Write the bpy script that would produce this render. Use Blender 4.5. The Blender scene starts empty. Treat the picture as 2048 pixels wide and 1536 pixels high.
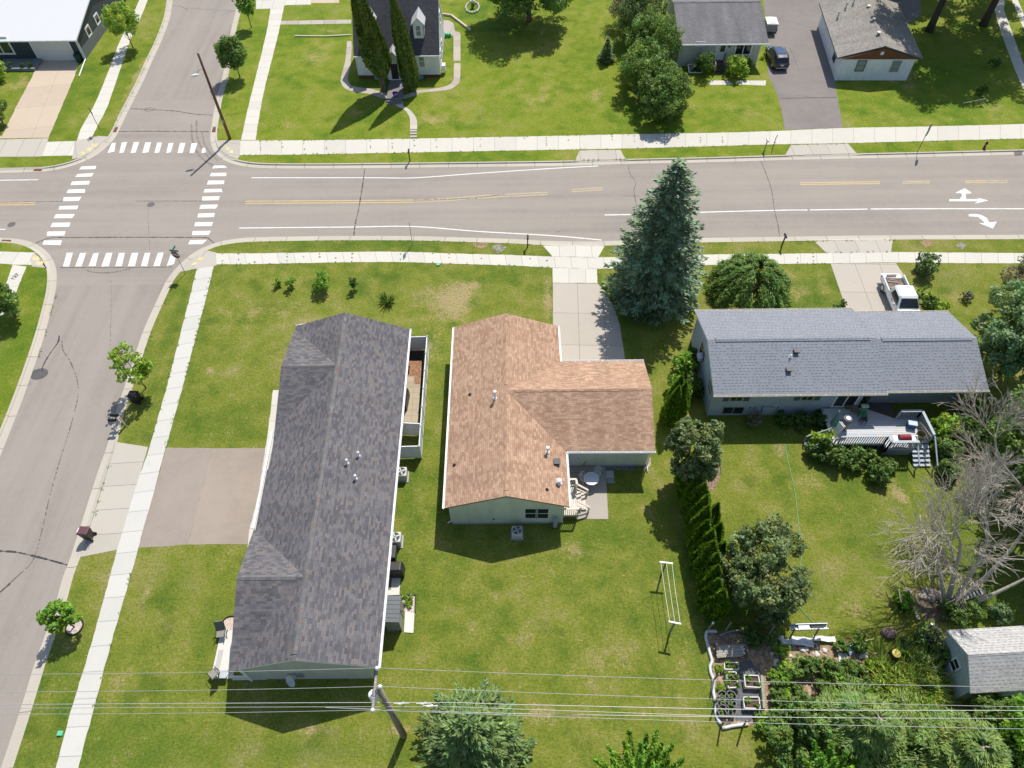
import bpy, bmesh, math, random
import numpy as np
from mathutils import Vector, Matrix
R = math.radians
random.seed(7)
S = bpy.context.scene
COL = S.collection

# ------------------------------------------------------------ camera, sky, sun, exposure
CAM_H, CAM_F, CAM_PITCH, CAM_ROLL = 45.0, 1420.0, R(52.66), R(-0.61)
_fw = Vector((0, math.cos(CAM_PITCH), -math.sin(CAM_PITCH)))
_rt = Vector((1, 0, 0)); _up = _rt.cross(_fw)
RT = math.cos(CAM_ROLL) * _rt + math.sin(CAM_ROLL) * _up
UP = -math.sin(CAM_ROLL) * _rt + math.cos(CAM_ROLL) * _up
cam = bpy.data.cameras.new("camera"); camo = bpy.data.objects.new("camera", cam); COL.objects.link(camo)
cam.sensor_width = 36.0; cam.lens = CAM_F / 2048 * 36.0; cam.clip_start = 0.5; cam.clip_end = 3000
m = Matrix.Identity(4)
for i in range(3):
    m[i][0] = RT[i]; m[i][1] = UP[i]; m[i][2] = -_fw[i]
m[2][3] = CAM_H
camo.matrix_world = m
S.camera = camo
SUN_AZ, SUN_EL = R(21.5), R(54.5)
w = bpy.data.worlds.new("World"); S.world = w; w.use_nodes = True
bg = w.node_tree.nodes['Background']
sky = w.node_tree.nodes.new('ShaderNodeTexSky'); sky.sky_type = 'NISHITA'; sky.sun_disc = False
sky.sun_elevation = SUN_EL; sky.sun_rotation = SUN_AZ
w.node_tree.links.new(sky.outputs[0], bg.inputs[0]); bg.inputs[1].default_value = 0.115
sl = bpy.data.lights.new("sun", 'SUN'); sl.energy = 4.4; sl.angle = R(0.53); sl.color = (1, .95, .87)
so = bpy.data.objects.new("sun", sl); COL.objects.link(so)
sv = Vector((math.sin(SUN_AZ) * math.cos(SUN_EL), math.cos(SUN_AZ) * math.cos(SUN_EL), math.sin(SUN_EL)))
so.rotation_euler = sv.to_track_quat('Z', 'Y').to_euler(); so.location = sv * 150
S.view_settings.view_transform = 'Standard'; S.view_settings.look = 'None'
S.view_settings.exposure = 0.27; S.view_settings.gamma = 1

# ------------------------------------------------------------ helpers
def P(u, v, z=0.0):
    """ground/level point seen at photo position (u, v) on the level z"""
    d = _fw + RT * ((u - 1024) / CAM_F) - UP * ((v - 768) / CAM_F)
    k = (z - CAM_H) / d.z
    return Vector((d.x * k, d.y * k, z))
def prow(p):
    q = Vector(p) - Vector((0, 0, CAM_H)); return 768 - CAM_F * q.dot(UP) / q.dot(_fw)
def height(base, row, zb=0.12):
    b = P(*base, zb); lo, hi = 0, 30
    for _ in range(40):
        mid = (lo + hi) / 2
        if prow(b + Vector((0, 0, mid))) > row: lo = mid
        else: hi = mid
    return lo
def V(*a): return Vector(a)
G = 0.12     # level of lawns and pavements above the carriageway

def tag(o, label=None, cat=None, group=None, kind=None):
    if label: o['label'] = label
    if cat: o['category'] = cat
    if group: o['group'] = group
    if kind: o['kind'] = kind
    return o
def thing(name, label, cat, loc=(0, 0, 0), rz=0, group=None):
    o = bpy.data.objects.new(name, None); COL.objects.link(o)
    o.location = loc; o.rotation_euler = (0, 0, rz); o.empty_display_size = .3
    return tag(o, label, cat, group)
def dup(root, loc=None, rz=None, label=None, group=None, scale=None, parent=None):
    c = root.copy(); COL.objects.link(c)
    if parent is not None: c.parent = parent
    if loc is not None: c.location = loc
    if rz is not None: c.rotation_euler = (0, 0, rz)
    if scale is not None: c.scale = (scale, scale, scale)
    if label: c['label'] = label
    if group: c['group'] = group
    for ch in list(root.children): dup(ch, parent=c)
    return c
def loc_of(o, p):
    """world point -> local coordinates of thing o (location + z rotation only)"""
    d = Vector(p) - Vector(o.location); a = -o.rotation_euler[2]
    return Vector((d.x * math.cos(a) - d.y * math.sin(a), d.x * math.sin(a) + d.y * math.cos(a), d.z))

class MB:
    def __init__(s): s.v = []; s.f = []; s.m = []; s.uv = {}
    def add(s, vs, fs, mi=0, uvs=None):
        n = len(s.v); s.v += [tuple(p) for p in vs]
        for k, f in enumerate(fs):
            if uvs: s.uv[len(s.f)] = uvs[k]
            s.f.append([i + n for i in f]); s.m.append(mi)
        return s
    def poly(s, pts, mi=0): return s.add(pts, [list(range(len(pts)))], mi)
    def box(s, c, d, rz=0, mi=0, tilt=None):
        hx, hy, hz = d[0] / 2, d[1] / 2, d[2] / 2
        M = Matrix.Rotation(rz, 3, 'Z')
        if tilt: M = M @ Matrix.Rotation(tilt[1], 3, tilt[0])
        c = Vector(c)
        vs = [c + M @ Vector((sx * hx, sy * hy, sz * hz)) for sz in (-1, 1) for sx, sy in ((-1, -1), (1, -1), (1, 1), (-1, 1))]
        return s.add(vs, [[3, 2, 1, 0], [4, 5, 6, 7], [0, 1, 5, 4], [1, 2, 6, 5], [2, 3, 7, 6], [3, 0, 4, 7]], mi)
    def b2(s, a, b, mi=0):
        return s.box([(a[i] + b[i]) / 2 for i in range(3)], [abs(b[i] - a[i]) for i in range(3)], 0, mi)
    def bar(s, a, b, wd, ht=None, mi=0):
        a, b = Vector(a), Vector(b); ht = ht or wd; d = (b - a); L = d.length
        if L < 1e-6: return s
        d.normalize(); up = Vector((0, 0, 1)) if abs(d.z) < .95 else Vector((0, 1, 0))
        x = d.cross(up).normalized() * wd / 2; y = x.cross(d).normalized() * ht / 2
        vs = [p + i * x + j * y for p in (a, b) for i, j in ((-1, -1), (1, -1), (1, 1), (-1, 1))]
        return s.add(vs, [[0, 1, 2, 3], [7, 6, 5, 4], [0, 4, 5, 1], [1, 5, 6, 2], [2, 6, 7, 3], [3, 7, 4, 0]], mi)
    def tube(s, pts, r, n=8, mi=0, cap=True):
        pts = [Vector(p) for p in pts]; rs = r if isinstance(r, (list, tuple)) else [r] * len(pts)
        vs = []; prev = None
        for i, p in enumerate(pts):
            d = (pts[min(i + 1, len(pts) - 1)] - pts[max(i - 1, 0)]).normalized()
            if prev is None:
                a = Vector((0, 0, 1)) if abs(d.z) < .9 else Vector((1, 0, 0)); x = d.cross(a).normalized()
            else: x = (prev - d * prev.dot(d)).normalized()
            prev = x; y = d.cross(x)
            vs += [p + (x * math.cos(t) + y * math.sin(t)) * rs[i] for t in (2 * math.pi * k / n for k in range(n))]
        fs = [[i * n + k, i * n + (k + 1) % n, (i + 1) * n + (k + 1) % n, (i + 1) * n + k] for i in range(len(pts) - 1) for k in range(n)]
        if cap: fs += [list(range(n))[::-1], [(len(pts) - 1) * n + k for k in range(n)]]
        return s.add(vs, fs, mi)
    def lathe(s, prof, c=(0, 0, 0), n=16, mi=0, sx=1, sy=1):
        c = Vector(c); vs = []
        for r, z in prof: vs += [c + Vector((r * sx * math.cos(2 * math.pi * k / n), r * sy * math.sin(2 * math.pi * k / n), z)) for k in range(n)]
        fs = [[i * n + k, i * n + (k + 1) % n, (i + 1) * n + (k + 1) % n, (i + 1) * n + k] for i in range(len(prof) - 1) for k in range(n)]
        fs += [list(range(n))[::-1], [(len(prof) - 1) * n + k for k in range(n)]]
        return s.add(vs, fs, mi)
    def prism(s, pts, z0, z1, mi=0, mside=None):
        n = len(pts); a = sum(pts[i][0] * pts[(i + 1) % n][1] - pts[(i + 1) % n][0] * pts[i][1] for i in range(n))
        if a < 0: pts = list(reversed(list(pts)))
        vs = [(p[0], p[1], z0) for p in pts] + [(p[0], p[1], z1) for p in pts]
        k = len(s.v); s.v += vs
        if n > 8:
            from mathutils.geometry import delaunay_2d_cdt
            r_ = delaunay_2d_cdt([Vector((p[0], p[1])) for p in pts], [(i, (i + 1) % n) for i in range(n)], [], 1, 1e-5)
            base = len(s.v); s.v += [(p.x, p.y, z1) for p in r_[0]]
            for f in r_[2]: s.f.append([base + i for i in f]); s.m.append(mi)
        else: s.f.append([k + i for i in range(n, 2 * n)]); s.m.append(mi)
        ms = mi if mside is None else mside
        for i in range(n): s.f.append([k + i, k + (i + 1) % n, k + n + (i + 1) % n, k + n + i]); s.m.append(ms)
        if n <= 8: s.f.append([k + i for i in range(n)][::-1]); s.m.append(ms)
        return s
    def slab(s, pts, t, mi=0, mside=1):
        """polygon pts (any plane) given a vertical thickness t downwards"""
        pts = [Vector(p) for p in pts]; n = len(pts)
        nz = sum((pts[i].x * pts[(i + 1) % n].y - pts[(i + 1) % n].x * pts[i].y) for i in range(n))
        if nz < 0: pts.reverse()
        vs = pts + [p - Vector((0, 0, t)) for p in pts]
        s.add(vs, [list(range(n))], mi)
        k = len(s.v) - 2 * n
        for i in range(n): s.f.append([k + i, k + n + i, k + n + (i + 1) % n, k + (i + 1) % n]); s.m.append(mside)
        s.f.append([k + n + i for i in range(n)][::-1]); s.m.append(mside)
        return s
    def wallpoly(s, pts, t, mi=0):
        """vertical planar polygon with thickness t (towards its back)"""
        pts = [Vector(p) for p in pts]; n = len(pts); nn = Vector((0, 0, 0))
        for i in range(n): nn += pts[i].cross(pts[(i + 1) % n])
        nn.normalize(); vs = pts + [p - nn * t for p in pts]
        return s.add(vs, [list(range(n)), [n + i for i in range(n)][::-1]] + [[i, n + i, n + (i + 1) % n, (i + 1) % n] for i in range(n)], mi)
    def build(s, name, mats, parent=None, bevel=0, smooth=False, off=None, seg=1):
        me = bpy.data.meshes.new(name); me.from_pydata(s.v, [], s.f)
        mats = mats if isinstance(mats, (list, tuple)) else [mats]
        for mm in mats: me.materials.append(mm)
        me.polygons.foreach_set('material_index', s.m)
        uvl = me.uv_layers.new(name='UVMap').data
        for p in me.polygons:
            if p.index in s.uv:
                for k, li in enumerate(p.loop_indices): uvl[li].uv = s.uv[p.index][k]
                continue
            n = p.normal
            if abs(n.z) > .998: u, vv = Vector((1, 0, 0)), Vector((0, 1, 0))
            else:
                u = Vector((0, 0, 1)).cross(n).normalized(); vv = n.cross(u)
            for li in p.loop_indices:
                c = me.vertices[me.loops[li].vertex_index].co; uvl[li].uv = (c.dot(u), c.dot(vv))
        if smooth: me.polygons.foreach_set('use_smooth', [True] * len(me.polygons))
        o = bpy.data.objects.new(name, me); COL.objects.link(o)
        if parent: o.parent = parent
        if off is not None: o.location = off
        if bevel:
            b = o.modifiers.new('bevel', 'BEVEL'); b.width = bevel; b.segments = seg; b.limit_method = 'ANGLE'; b.angle_limit = R(40)
        return o

def smooth_line(pts, step=.6):
    """Catmull-Rom through world points"""
    pts = [Vector(p) for p in pts]; out = []
    for i in range(len(pts) - 1):
        p0 = pts[max(i - 1, 0)]; p1, p2 = pts[i], pts[i + 1]; p3 = pts[min(i + 2, len(pts) - 1)]
        n = max(1, int((p2 - p1).length / step))
        for k in range(n):
            t = k / n
            out.append(.5 * ((2 * p1) + (p2 - p0) * t + (2 * p0 - 5 * p1 + 4 * p2 - p3) * t * t + (3 * p1 - p0 - 3 * p2 + p3) * t ** 3))
    out.append(pts[-1]); return out
def resample(pts, n):
    L = [0]
    for i in range(len(pts) - 1): L.append(L[-1] + (pts[i + 1] - pts[i]).length)
    out = []; j = 0
    for k in range(n):
        d = L[-1] * k / (n - 1)
        while j < len(L) - 2 and L[j + 1] < d: j += 1
        t = (d - L[j]) / max(1e-6, L[j + 1] - L[j]); out.append(pts[j].lerp(pts[j + 1], t))
    return out, L[-1]

# ------------------------------------------------------------ materials
MATS = {}
class NT:
    """small node-graph helper"""
    def __init__(s, name):
        s.mat = bpy.data.materials.new(name); s.mat.use_nodes = True; s.t = s.mat.node_tree; s.n = s.t.nodes; s.b = s.n['Principled BSDF']
    def new(s, ty, **kw):
        n = s.n.new(ty)
        for k, v in kw.items(): setattr(n, k, v)
        return n
    def link(s, a, b): s.t.links.new(a, b)
    def val(s, sock, x):
        if hasattr(x, 'is_output'): s.link(x, sock)
        elif x is not None: sock.default_value = x
    def math(s, op, a, b=None, c=None):
        n = s.new('ShaderNodeMath', operation=op)
        s.val(n.inputs[0], a); s.val(n.inputs[1], b); s.val(n.inputs[2], c)
        return n.outputs[0]
    def coord(s, kind='Object'):
        return s.new('ShaderNodeTexCoord').outputs[kind]
    def mapping(s, vec, scale=(1, 1, 1), rot=(0, 0, 0), loc=(0, 0, 0)):
        n = s.new('ShaderNodeMapping'); s.link(vec, n.inputs[0]); n.inputs['Scale'].default_value = scale; n.inputs['Rotation'].default_value = rot; n.inputs['Location'].default_value = loc
        return n.outputs[0]
    def noise(s, vec, scale, detail=4, rough=.55, out=0):
        n = s.new('ShaderNodeTexNoise'); s.link(vec, n.inputs['Vector']); n.inputs['Scale'].default_value = scale; n.inputs['Detail'].default_value = detail; n.inputs['Roughness'].default_value = rough
        return n.outputs[out]
    def ramp(s, fac, stops, interp='LINEAR'):
        n = s.new('ShaderNodeValToRGB'); s.link(fac, n.inputs[0]); n.color_ramp.interpolation = interp; e = n.color_ramp.elements
        while len(e) < len(stops): e.new(.5)
        for k, (p, c) in enumerate(stops):
            e[k].position = p; e[k].color = (*c, 1) if not isinstance(c, (int, float)) else (c, c, c, 1)
        return n.outputs[0]
    def mix(s, fac, a, b, mode='MIX'):
        n = s.new('ShaderNodeMix', data_type='RGBA', blend_type=mode); n.clamp_factor = True
        s.val(n.inputs[0], fac)
        for sock, x in ((n.inputs[6], a), (n.inputs[7], b)):
            if hasattr(x, 'is_output'): s.link(x, sock)
            else: sock.default_value = (*x, 1) if not isinstance(x, (int, float)) else (x, x, x, 1)
        return n.outputs[2]
    def sep(s, vec):
        n = s.new('ShaderNodeSeparateXYZ'); s.link(vec, n.inputs[0]); return n.outputs
    def comb(s, x, y, z=0.0):
        n = s.new('ShaderNodeCombineXYZ'); s.val(n.inputs[0], x); s.val(n.inputs[1], y); s.val(n.inputs[2], z); return n.outputs[0]
    def bump(s, h, strength=.3, dist=.02):
        n = s.new('ShaderNodeBump'); s.link(h, n.inputs['Height']); n.inputs['Strength'].default_value = strength; n.inputs['Distance'].default_value = dist
        s.link(n.outputs[0], s.b.inputs['Normal'])
    def done(s, col, rough=.8, spec=.3, metal=0):
        if hasattr(col, 'is_output'): s.link(col, s.b.inputs['Base Color'])
        else: s.b.inputs['Base Color'].default_value = (*col, 1)
        s.val(s.b.inputs['Roughness'], rough); s.b.inputs['Specular IOR Level'].default_value = spec; s.b.inputs['Metallic'].default_value = metal
        return s.mat
def hexc(h):
    def f(c): c /= 255; return c / 12.92 if c <= .04045 else ((c + .055) / 1.055) ** 2.4
    return tuple(f(int(h[i:i + 2], 16)) for i in (0, 2, 4))
def plain(name, col, rough=.6, var=.12, scale=3, metal=0, spec=.4, bump=0):
    """painted/cast surface with uneven tone"""
    if name in MATS: return MATS[name]
    t = NT(name); c = t.coord(); n = t.noise(c, scale, 6, .65)
    g = t.ramp(n, [(.3, 1 - var), (.7, 1 + var * .6)])
    o = t.mix(1, col, g, 'MULTIPLY')
    if bump: t.bump(t.noise(c, scale * 8, 3), bump, .01)
    MATS[name] = t.done(o, rough, spec, metal); return MATS[name]
# ------------------------------------------------------------ surface materials
def grass_mat(name, lush, mid, dry, patches, dryness=.5, green=(), fl=.5):
    t = NT(name); c = t.coord(); x = t.sep(c)
    c2 = t.comb(x[0], x[1])
    big = t.noise(c2, .09, 4, .6); med = t.noise(c2, .55, 5, .65); fine = t.noise(c2, 5.5, 4, .75); ff = t.noise(c2, 19, 3, .75)
    st = t.noise(t.mapping(c2, (2.2, 9, 1), (0, 0, R(38))), 1.0, 3, .7)
    st2 = t.noise(t.mapping(c2, (10, 2.5, 1), (0, 0, R(20))), 1.0, 3, .7)
    a = t.math('ADD', t.math('MULTIPLY', big, .5), t.math('MULTIPLY', med, .5))
    col = t.ramp(a, [(.36, lush), (.52, mid), (.68, tuple(.55 * m_ + .45 * d for m_, d in zip(mid, dry)))])
    def blobs(lst):
      acc = None
      for (u, v, rx, ry, k) in lst:
            p = P(u, v, G); q = P(u + rx, v, G); r_ = P(u, v + ry, G)
            sx = 1 / max(.3, (q - p).length); sy = 1 / max(.3, (r_ - p).length)
            dx = t.math('MULTIPLY', t.math('SUBTRACT', x[0], p.x), sx); dy = t.math('MULTIPLY', t.math('SUBTRACT', x[1], p.y), sy)
            d = t.math('SQRT', t.math('ADD', t.math('MULTIPLY', dx, dx), t.math('MULTIPLY', dy, dy)))
            f = t.math('MULTIPLY', t.math('SUBTRACT', 1.25, d), k)
            f = t.math('MAXIMUM', f, 0.0)
            acc = f if acc is None else t.math('MAXIMUM', acc, f)
      return acc
    ga = blobs(green)
    if ga is not None: col = t.mix(t.math('MINIMUM', ga, .75), col, tuple(l * 1.05 for l in lush))
    acc = blobs(patches)
    spk = t.math('MULTIPLY', st, st2)
    dm = t.math('ADD', t.math('MULTIPLY', spk, 1.6), t.math('MULTIPLY', med, .9))
    thr = 1.12 - .3 * dryness
    if acc is not None: dm = t.math('ADD', dm, t.math('MULTIPLY', acc, .55))
    f = t.math('MULTIPLY', t.math('SUBTRACT', dm, thr), 3.2)
    f = t.math('MINIMUM', t.math('MAXIMUM', f, 0.0), .8)
    col = t.mix(f, col, t.mix(ff, tuple(d * .75 for d in dry), tuple(d * 1.2 for d in dry)))
    fk = t.noise(t.mapping(c2, (5.2, 9, 1), (0, 0, R(50))), 1, 4, .7); fz = t.noise(c2, .3, 3, .6)
    fs_ = t.math('MULTIPLY', t.math('SUBTRACT', t.math('ADD', fk, t.math('MULTIPLY', fz, .35)), .77), 6 * fl); fs_ = t.math('MINIMUM', t.math('MAXIMUM', fs_, 0.0), .55 * fl)
    col = t.mix(fs_, col, dry)
    fk2 = t.math('MINIMUM', t.math('MAXIMUM', t.math('MULTIPLY', t.math('SUBTRACT', .43, t.noise(t.mapping(c2, (6.5, 6.5, 1), (0, 0, 1)), 1, 3, .7)), 7 * fl), 0.0), .6 * fl)
    col = t.mix(fk2, col, tuple(l * .62 for l in lush))
    clov = t.math('MULTIPLY', t.math('SUBTRACT', t.noise(c2, .38, 3, .5, 0), .6), 5); clov = t.math('MINIMUM', t.math('MAXIMUM', clov, 0.0), .5)
    col = t.mix(clov, col, tuple(l * .8 for l in lush))
    g = t.ramp(fine, [(.25, .6), (.5, 1.0), (.78, 1.4)]); col = t.mix(1, col, g, 'MULTIPLY')
    g = t.ramp(ff, [(.25, .5), (.5, 1.0), (.75, 1.5)]); col = t.mix(1, col, g, 'MULTIPLY')
    h = t.math('ADD', t.math('MULTIPLY', fine, .6), t.math('ADD', t.math('MULTIPLY', ff, .45), t.math('MULTIPLY', st, .5)))
    t.bump(h, .8, .09)
    return t.done(col, .9, .12)

def asphalt_mat(name, base, stretch=(.03, .8), rot=0, speck=.1):
    t = NT(name); c = t.coord(); x = t.sep(c); c2 = t.comb(x[0], x[1])
    a = t.noise(c2, .12, 5, .6); w = t.noise(t.mapping(c2, (stretch[0], stretch[1], 1), (0, 0, rot)), 1, 4, .6); f = t.noise(c2, 14, 3, .8); s2 = t.noise(c2, 1.3, 5, .7)
    g = t.math('ADD', t.math('MULTIPLY', a, .3), t.math('ADD', t.math('MULTIPLY', w, .5), t.math('MULTIPLY', s2, .2)))
    col = t.ramp(g, [(.3, tuple(b * .76 for b in base)), (.5, base), (.7, tuple(b * 1.14 for b in base))])
    col = t.mix(1, col, t.ramp(f, [(.3, 1 - speck * 1.6), (.7, 1 + speck)]), 'MULTIPLY')
    t.bump(f, .25, .012)
    return t.done(col, .9, .25)

def concrete_mat(name, base, joint=1.5, across=0.0, tint=.10, uvmap=True, line=.02, lc=.42):
    """slabs with tooled joints every `joint` metres along the strip"""
    t = NT(name); uv = t.coord('UV'); c = t.coord(); x = t.sep(c); c2 = t.comb(x[0], x[1]); u = t.sep(uv)
    fl = t.math('FLOOR', t.math('DIVIDE', u[0], joint)); 
    wn = t.new('ShaderNodeTexWhiteNoise', noise_dimensions='1D'); t.link(fl, wn.inputs['W'])
    a = t.noise(c2, .8, 5, .65); f = t.noise(c2, 9, 4, .8)
    g = t.math('ADD', t.math('MULTIPLY', wn.outputs[0], .45), t.math('MULTIPLY', a, .55))
    col = t.ramp(g, [(.2, tuple(b * (1 - tint) for b in base)), (.5, base), (.85, tuple(min(1, b * (1 + tint * .7)) for b in base))])
    col = t.mix(1, col, t.ramp(f, [(.3, .93), (.7, 1.05)]), 'MULTIPLY')
    st = t.math('MULTIPLY', t.math('SUBTRACT', t.noise(c2, .5, 6, .7), .6), 2.2); col = t.mix(t.math('MINIMUM', t.math('MAXIMUM', st, 0.0), .35), col, tuple(b * .72 for b in base))
    fr = t.math('ABSOLUTE', t.math('SUBTRACT', t.math('FRACT', t.math('DIVIDE', u[0], joint)), .5))
    j = t.math('GREATER_THAN', fr, .5 - line / joint)
    if across:
        fr2 = t.math('ABSOLUTE', t.math('SUBTRACT', t.math('FRACT', t.math('DIVIDE', u[1], across)), .5))
        j = t.math('MAXIMUM', j, t.math('GREATER_THAN', fr2, .5 - line / across))
    col = t.mix(t.math('MULTIPLY', j, .85), col, tuple(b * lc for b in base))
    t.bump(f, .15, .008)
    return t.done(col, .88, .25)

def shingle_mat(name, stops, w=.30, h=.145, line=.35, jit=.35, streak=.12, dash=False):
    """asphalt shingles: courses of tabs, each tab with a tone of its own"""
    t = NT(name); uv = t.coord('UV'); s = t.sep(uv)
    row = t.math('FLOOR', t.math('DIVIDE', s[1], h))
    wr = t.new('ShaderNodeTexWhiteNoise', noise_dimensions='1D'); t.link(row, wr.inputs['W'])
    uu = t.math('ADD', t.math('DIVIDE', s[0], w), t.math('MULTIPLY', wr.outputs[0], 7))
    col_i = t.math('FLOOR', uu)
    wn = t.new('ShaderNodeTexWhiteNoise', noise_dimensions='2D'); t.link(t.comb(col_i, row), wn.inputs['Vector'])
    cl = t.noise(t.comb(t.math('MULTIPLY', col_i, w), t.math('MULTIPLY', row, h)), .35, 4, .6)
    k = t.math('ADD', t.math('MULTIPLY', wn.outputs[0], 1 - jit), t.math('MULTIPLY', cl, jit))
    col = t.ramp(k, stops)
    fy = t.math('FRACT', t.math('DIVIDE', s[1], h)); ly = t.math('LESS_THAN', fy, .16)
    if dash: ly = t.math('MULTIPLY', t.math('MULTIPLY', t.math('LESS_THAN', fy, .3), t.math('LESS_THAN', t.math('FRACT', uu), .68)), t.math('GREATER_THAN', wn.outputs[0], .22))
    fx = t.math('FRACT', uu); lx = t.math('LESS_THAN', fx, 0.0 if dash else .07)
    col = t.mix(t.math('MULTIPLY', t.math('MAXIMUM', ly, lx), line), col, .0)
    n = t.noise(uv, 22, 3, .7); col = t.mix(1, col, t.ramp(n, [(.3, .8), (.7, 1.18)]), 'MULTIPLY')
    b = t.noise(t.mapping(uv, (.9, .12, 1)), 1, 5, .6); col = t.mix(1, col, t.ramp(b, [(.3, 1 - streak), (.7, 1 + streak)]), 'MULTIPLY')
    t.bump(t.math('ADD', fy, t.math('MULTIPLY', wn.outputs[0], .5)), .5, .012)
    return t.done(col, .92, .2)

def siding_mat(name, base, lap=.13, line=.25, vert=False):
    t = NT(name); uv = t.coord('UV'); s = t.sep(uv); c = t.coord()
    f = t.math('FRACT', t.math('DIVIDE', s[0 if vert else 1], lap)); l = t.math('LESS_THAN', f, .13)
    a = t.noise(c, 1.1, 5, .6); col = t.ramp(a, [(.3, tuple(b * .9 for b in base)), (.7, tuple(min(.9, b * 1.06) for b in base))])
    dr = t.noise(t.mapping(c, (2.5, 2.5, .25)), 1, 4, .6); col = t.mix(1, col, t.ramp(dr, [(.3, .93), (.7, 1.03)]), 'MULTIPLY')
    col = t.mix(t.math('MULTIPLY', l, line), col, tuple(b * .35 for b in base))
    t.bump(f, .35, .02)
    return t.done(col, .65, .35)

def plank_mat(name, base, w=.14, along=0, var=.2, gap=.12, wear=None):
    t = NT(name); uv = t.coord('UV'); s = t.sep(uv); c = t.coord()
    q = t.math('DIVIDE', s[1 - along], w); i = t.math('FLOOR', q); f = t.math('FRACT', q)
    wn = t.new('ShaderNodeTexWhiteNoise', noise_dimensions='1D'); t.link(i, wn.inputs['W'])
    col = t.ramp(wn.outputs[0], [(0, tuple(b * (1 - var) for b in base)), (1, tuple(min(.95, b * (1 + var * .6)) for b in base))])
    if wear:
        n = t.noise(c, .7, 5, .65); fcw = t.math('MINIMUM', t.math('MAXIMUM', t.math('MULTIPLY', t.math('SUBTRACT', n, .5), 5), 0.0), .8); col = t.mix(fcw, col, wear)
    gr = t.noise(t.mapping(uv, (1.5, 30, 1) if along == 0 else (30, 1.5, 1)), 1, 4, .7); col = t.mix(1, col, t.ramp(gr, [(.3, .85), (.7, 1.1)]), 'MULTIPLY')
    col = t.mix(t.math('MULTIPLY', t.math('LESS_THAN', f, gap), .75), col, tuple(b * .15 for b in base))
    return t.done(col, .75, .3)

def speckle_mat(name, stops, scale=14, rough=.9, bump=.8, dist=.04, vor=True):
    """gravel, mulch, pebbles, soil"""
    t = NT(name); c = t.coord()
    v = t.new('ShaderNodeTexVoronoi'); t.link(c, v.inputs['Vector']); v.inputs['Scale'].default_value = scale
    x = t.sep(v.outputs['Color']); n = t.noise(c, 1.2, 5, .65)
    k = t.math('ADD', t.math('MULTIPLY', x[0], .65), t.math('MULTIPLY', n, .35))
    col = t.ramp(k, stops); t.bump(v.outputs['Distance'], bump, dist)
    return t.done(col, rough, .2)

def bark_mat(name, base, var=.3):
    t = NT(name); c = t.coord(); n = t.noise(t.mapping(c, (9, 9, 1.6)), 1, 6, .7)
    col = t.ramp(n, [(.3, tuple(b * (1 - var) for b in base)), (.7, tuple(b * (1 + var) for b in base))]); t.bump(n, .6, .03)
    return t.done(col, .9, .15)

LEAFK = 1.9
def leaf_mat(name, base, trans=.35, gloss=.35):
    """leaf colour varies per leaf through the mesh's own 'tint' attribute"""
    t = NT(name); a = t.new('ShaderNodeAttribute', attribute_name='tint'); base = tuple(min(.8, c * LEAFK) for c in base)
    col = t.mix(1, base, a.outputs['Color'], 'MULTIPLY')
    t.done(col, .55, gloss)
    tr = t.new('ShaderNodeBsdfTranslucent'); t.link(t.mix(1, col, (1.15, 1.2, .55), 'MULTIPLY'), tr.inputs[0])
    ms = t.new('ShaderNodeMixShader'); ms.inputs[0].default_value = trans
    t.link(t.b.outputs[0], ms.inputs[1]); t.link(tr.outputs[0], ms.inputs[2]); t.link(ms.outputs[0], t.n['Material Output'].inputs[0])
    return t.mat

M_ASPH = asphalt_mat('road asphalt', (.305, .27, .235), (.02, .75), 0)
M_ASPH2 = asphalt_mat('side street asphalt', (.295, .262, .23), (.8, .03), R(14))
M_DRIVE = asphalt_mat('driveway asphalt', (.225, .2, .185), (.25, .25), 0, .12)
M_TAN = asphalt_mat('tan chip driveway', (.34, .285, .232), (.2, .2), 0, .1)
M_TAR = plain('crack sealer', (.05, .048, .046), .7, .3, 2)
M_TARL = plain('faded crack sealer', (.13, .12, .11), .8, .3, 2)
M_WALK = concrete_mat('pavement concrete', (.57, .545, .48), 1.5, 0, .07, lc=.5)
M_WALK2 = concrete_mat('long slab pavement concrete', (.56, .53, .465), 2.28, 0, .07, lc=.5)
M_APRON = concrete_mat('apron concrete', (0.45, 0.414, 0.356), 1.9, 0, .06)
M_CDRIVE = concrete_mat('driveway concrete', (0.451, 0.405, 0.345), 3.6, 2.2, .06)
M_TDRIVE = concrete_mat('warm driveway concrete', (0.506, 0.414, 0.317), 4.4, 3.5, .1, lc=.62)
M_PATH = concrete_mat('old path concrete', (.42, .37, .32), 1.6, 0, .14)
M_KERB = concrete_mat('kerb concrete', (.47, .43, .36), 3.0, 0, .08, line=.03)
M_PATIO = concrete_mat('patio concrete', (.40, .36, .31), 20, 0, .05)
M_SLABW = concrete_mat('white slab concrete', (.62, .60, .55), 3, 0, .04)
def paint_mat(name, col, wear=.5):
    t = NT(name); c = t.coord(); n = t.noise(c, 3.5, 6, .75); n2 = t.noise(c, 26, 3, .8)
    k = t.math('ADD', t.math('MULTIPLY', n, .6), t.math('MULTIPLY', n2, .4)); f = t.math('MULTIPLY', t.math('SUBTRACT', k, wear), 9)
    return t.done(t.mix(t.math('MINIMUM', t.math('MAXIMUM', f, 0.0), .8), col, (.3, .27, .24)), .7, .3)
M_PAINT = paint_mat('white road paint', (.69, .685, .66), .57)
M_PAINTW = paint_mat('worn white road paint', (.72, .71, .69), .55)
M_YEL = paint_mat('yellow road paint', (.55, .41, .18), .53)
M_YELW = paint_mat('worn yellow road paint', (.50, .40, .22), .5)
M_TACT = plain('yellow tactile pad', (.6, .52, .3), .8, .25, 4)
M_RUST = plain('rusty iron', (.16, .06, .04), .85, .4, 9)
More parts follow.
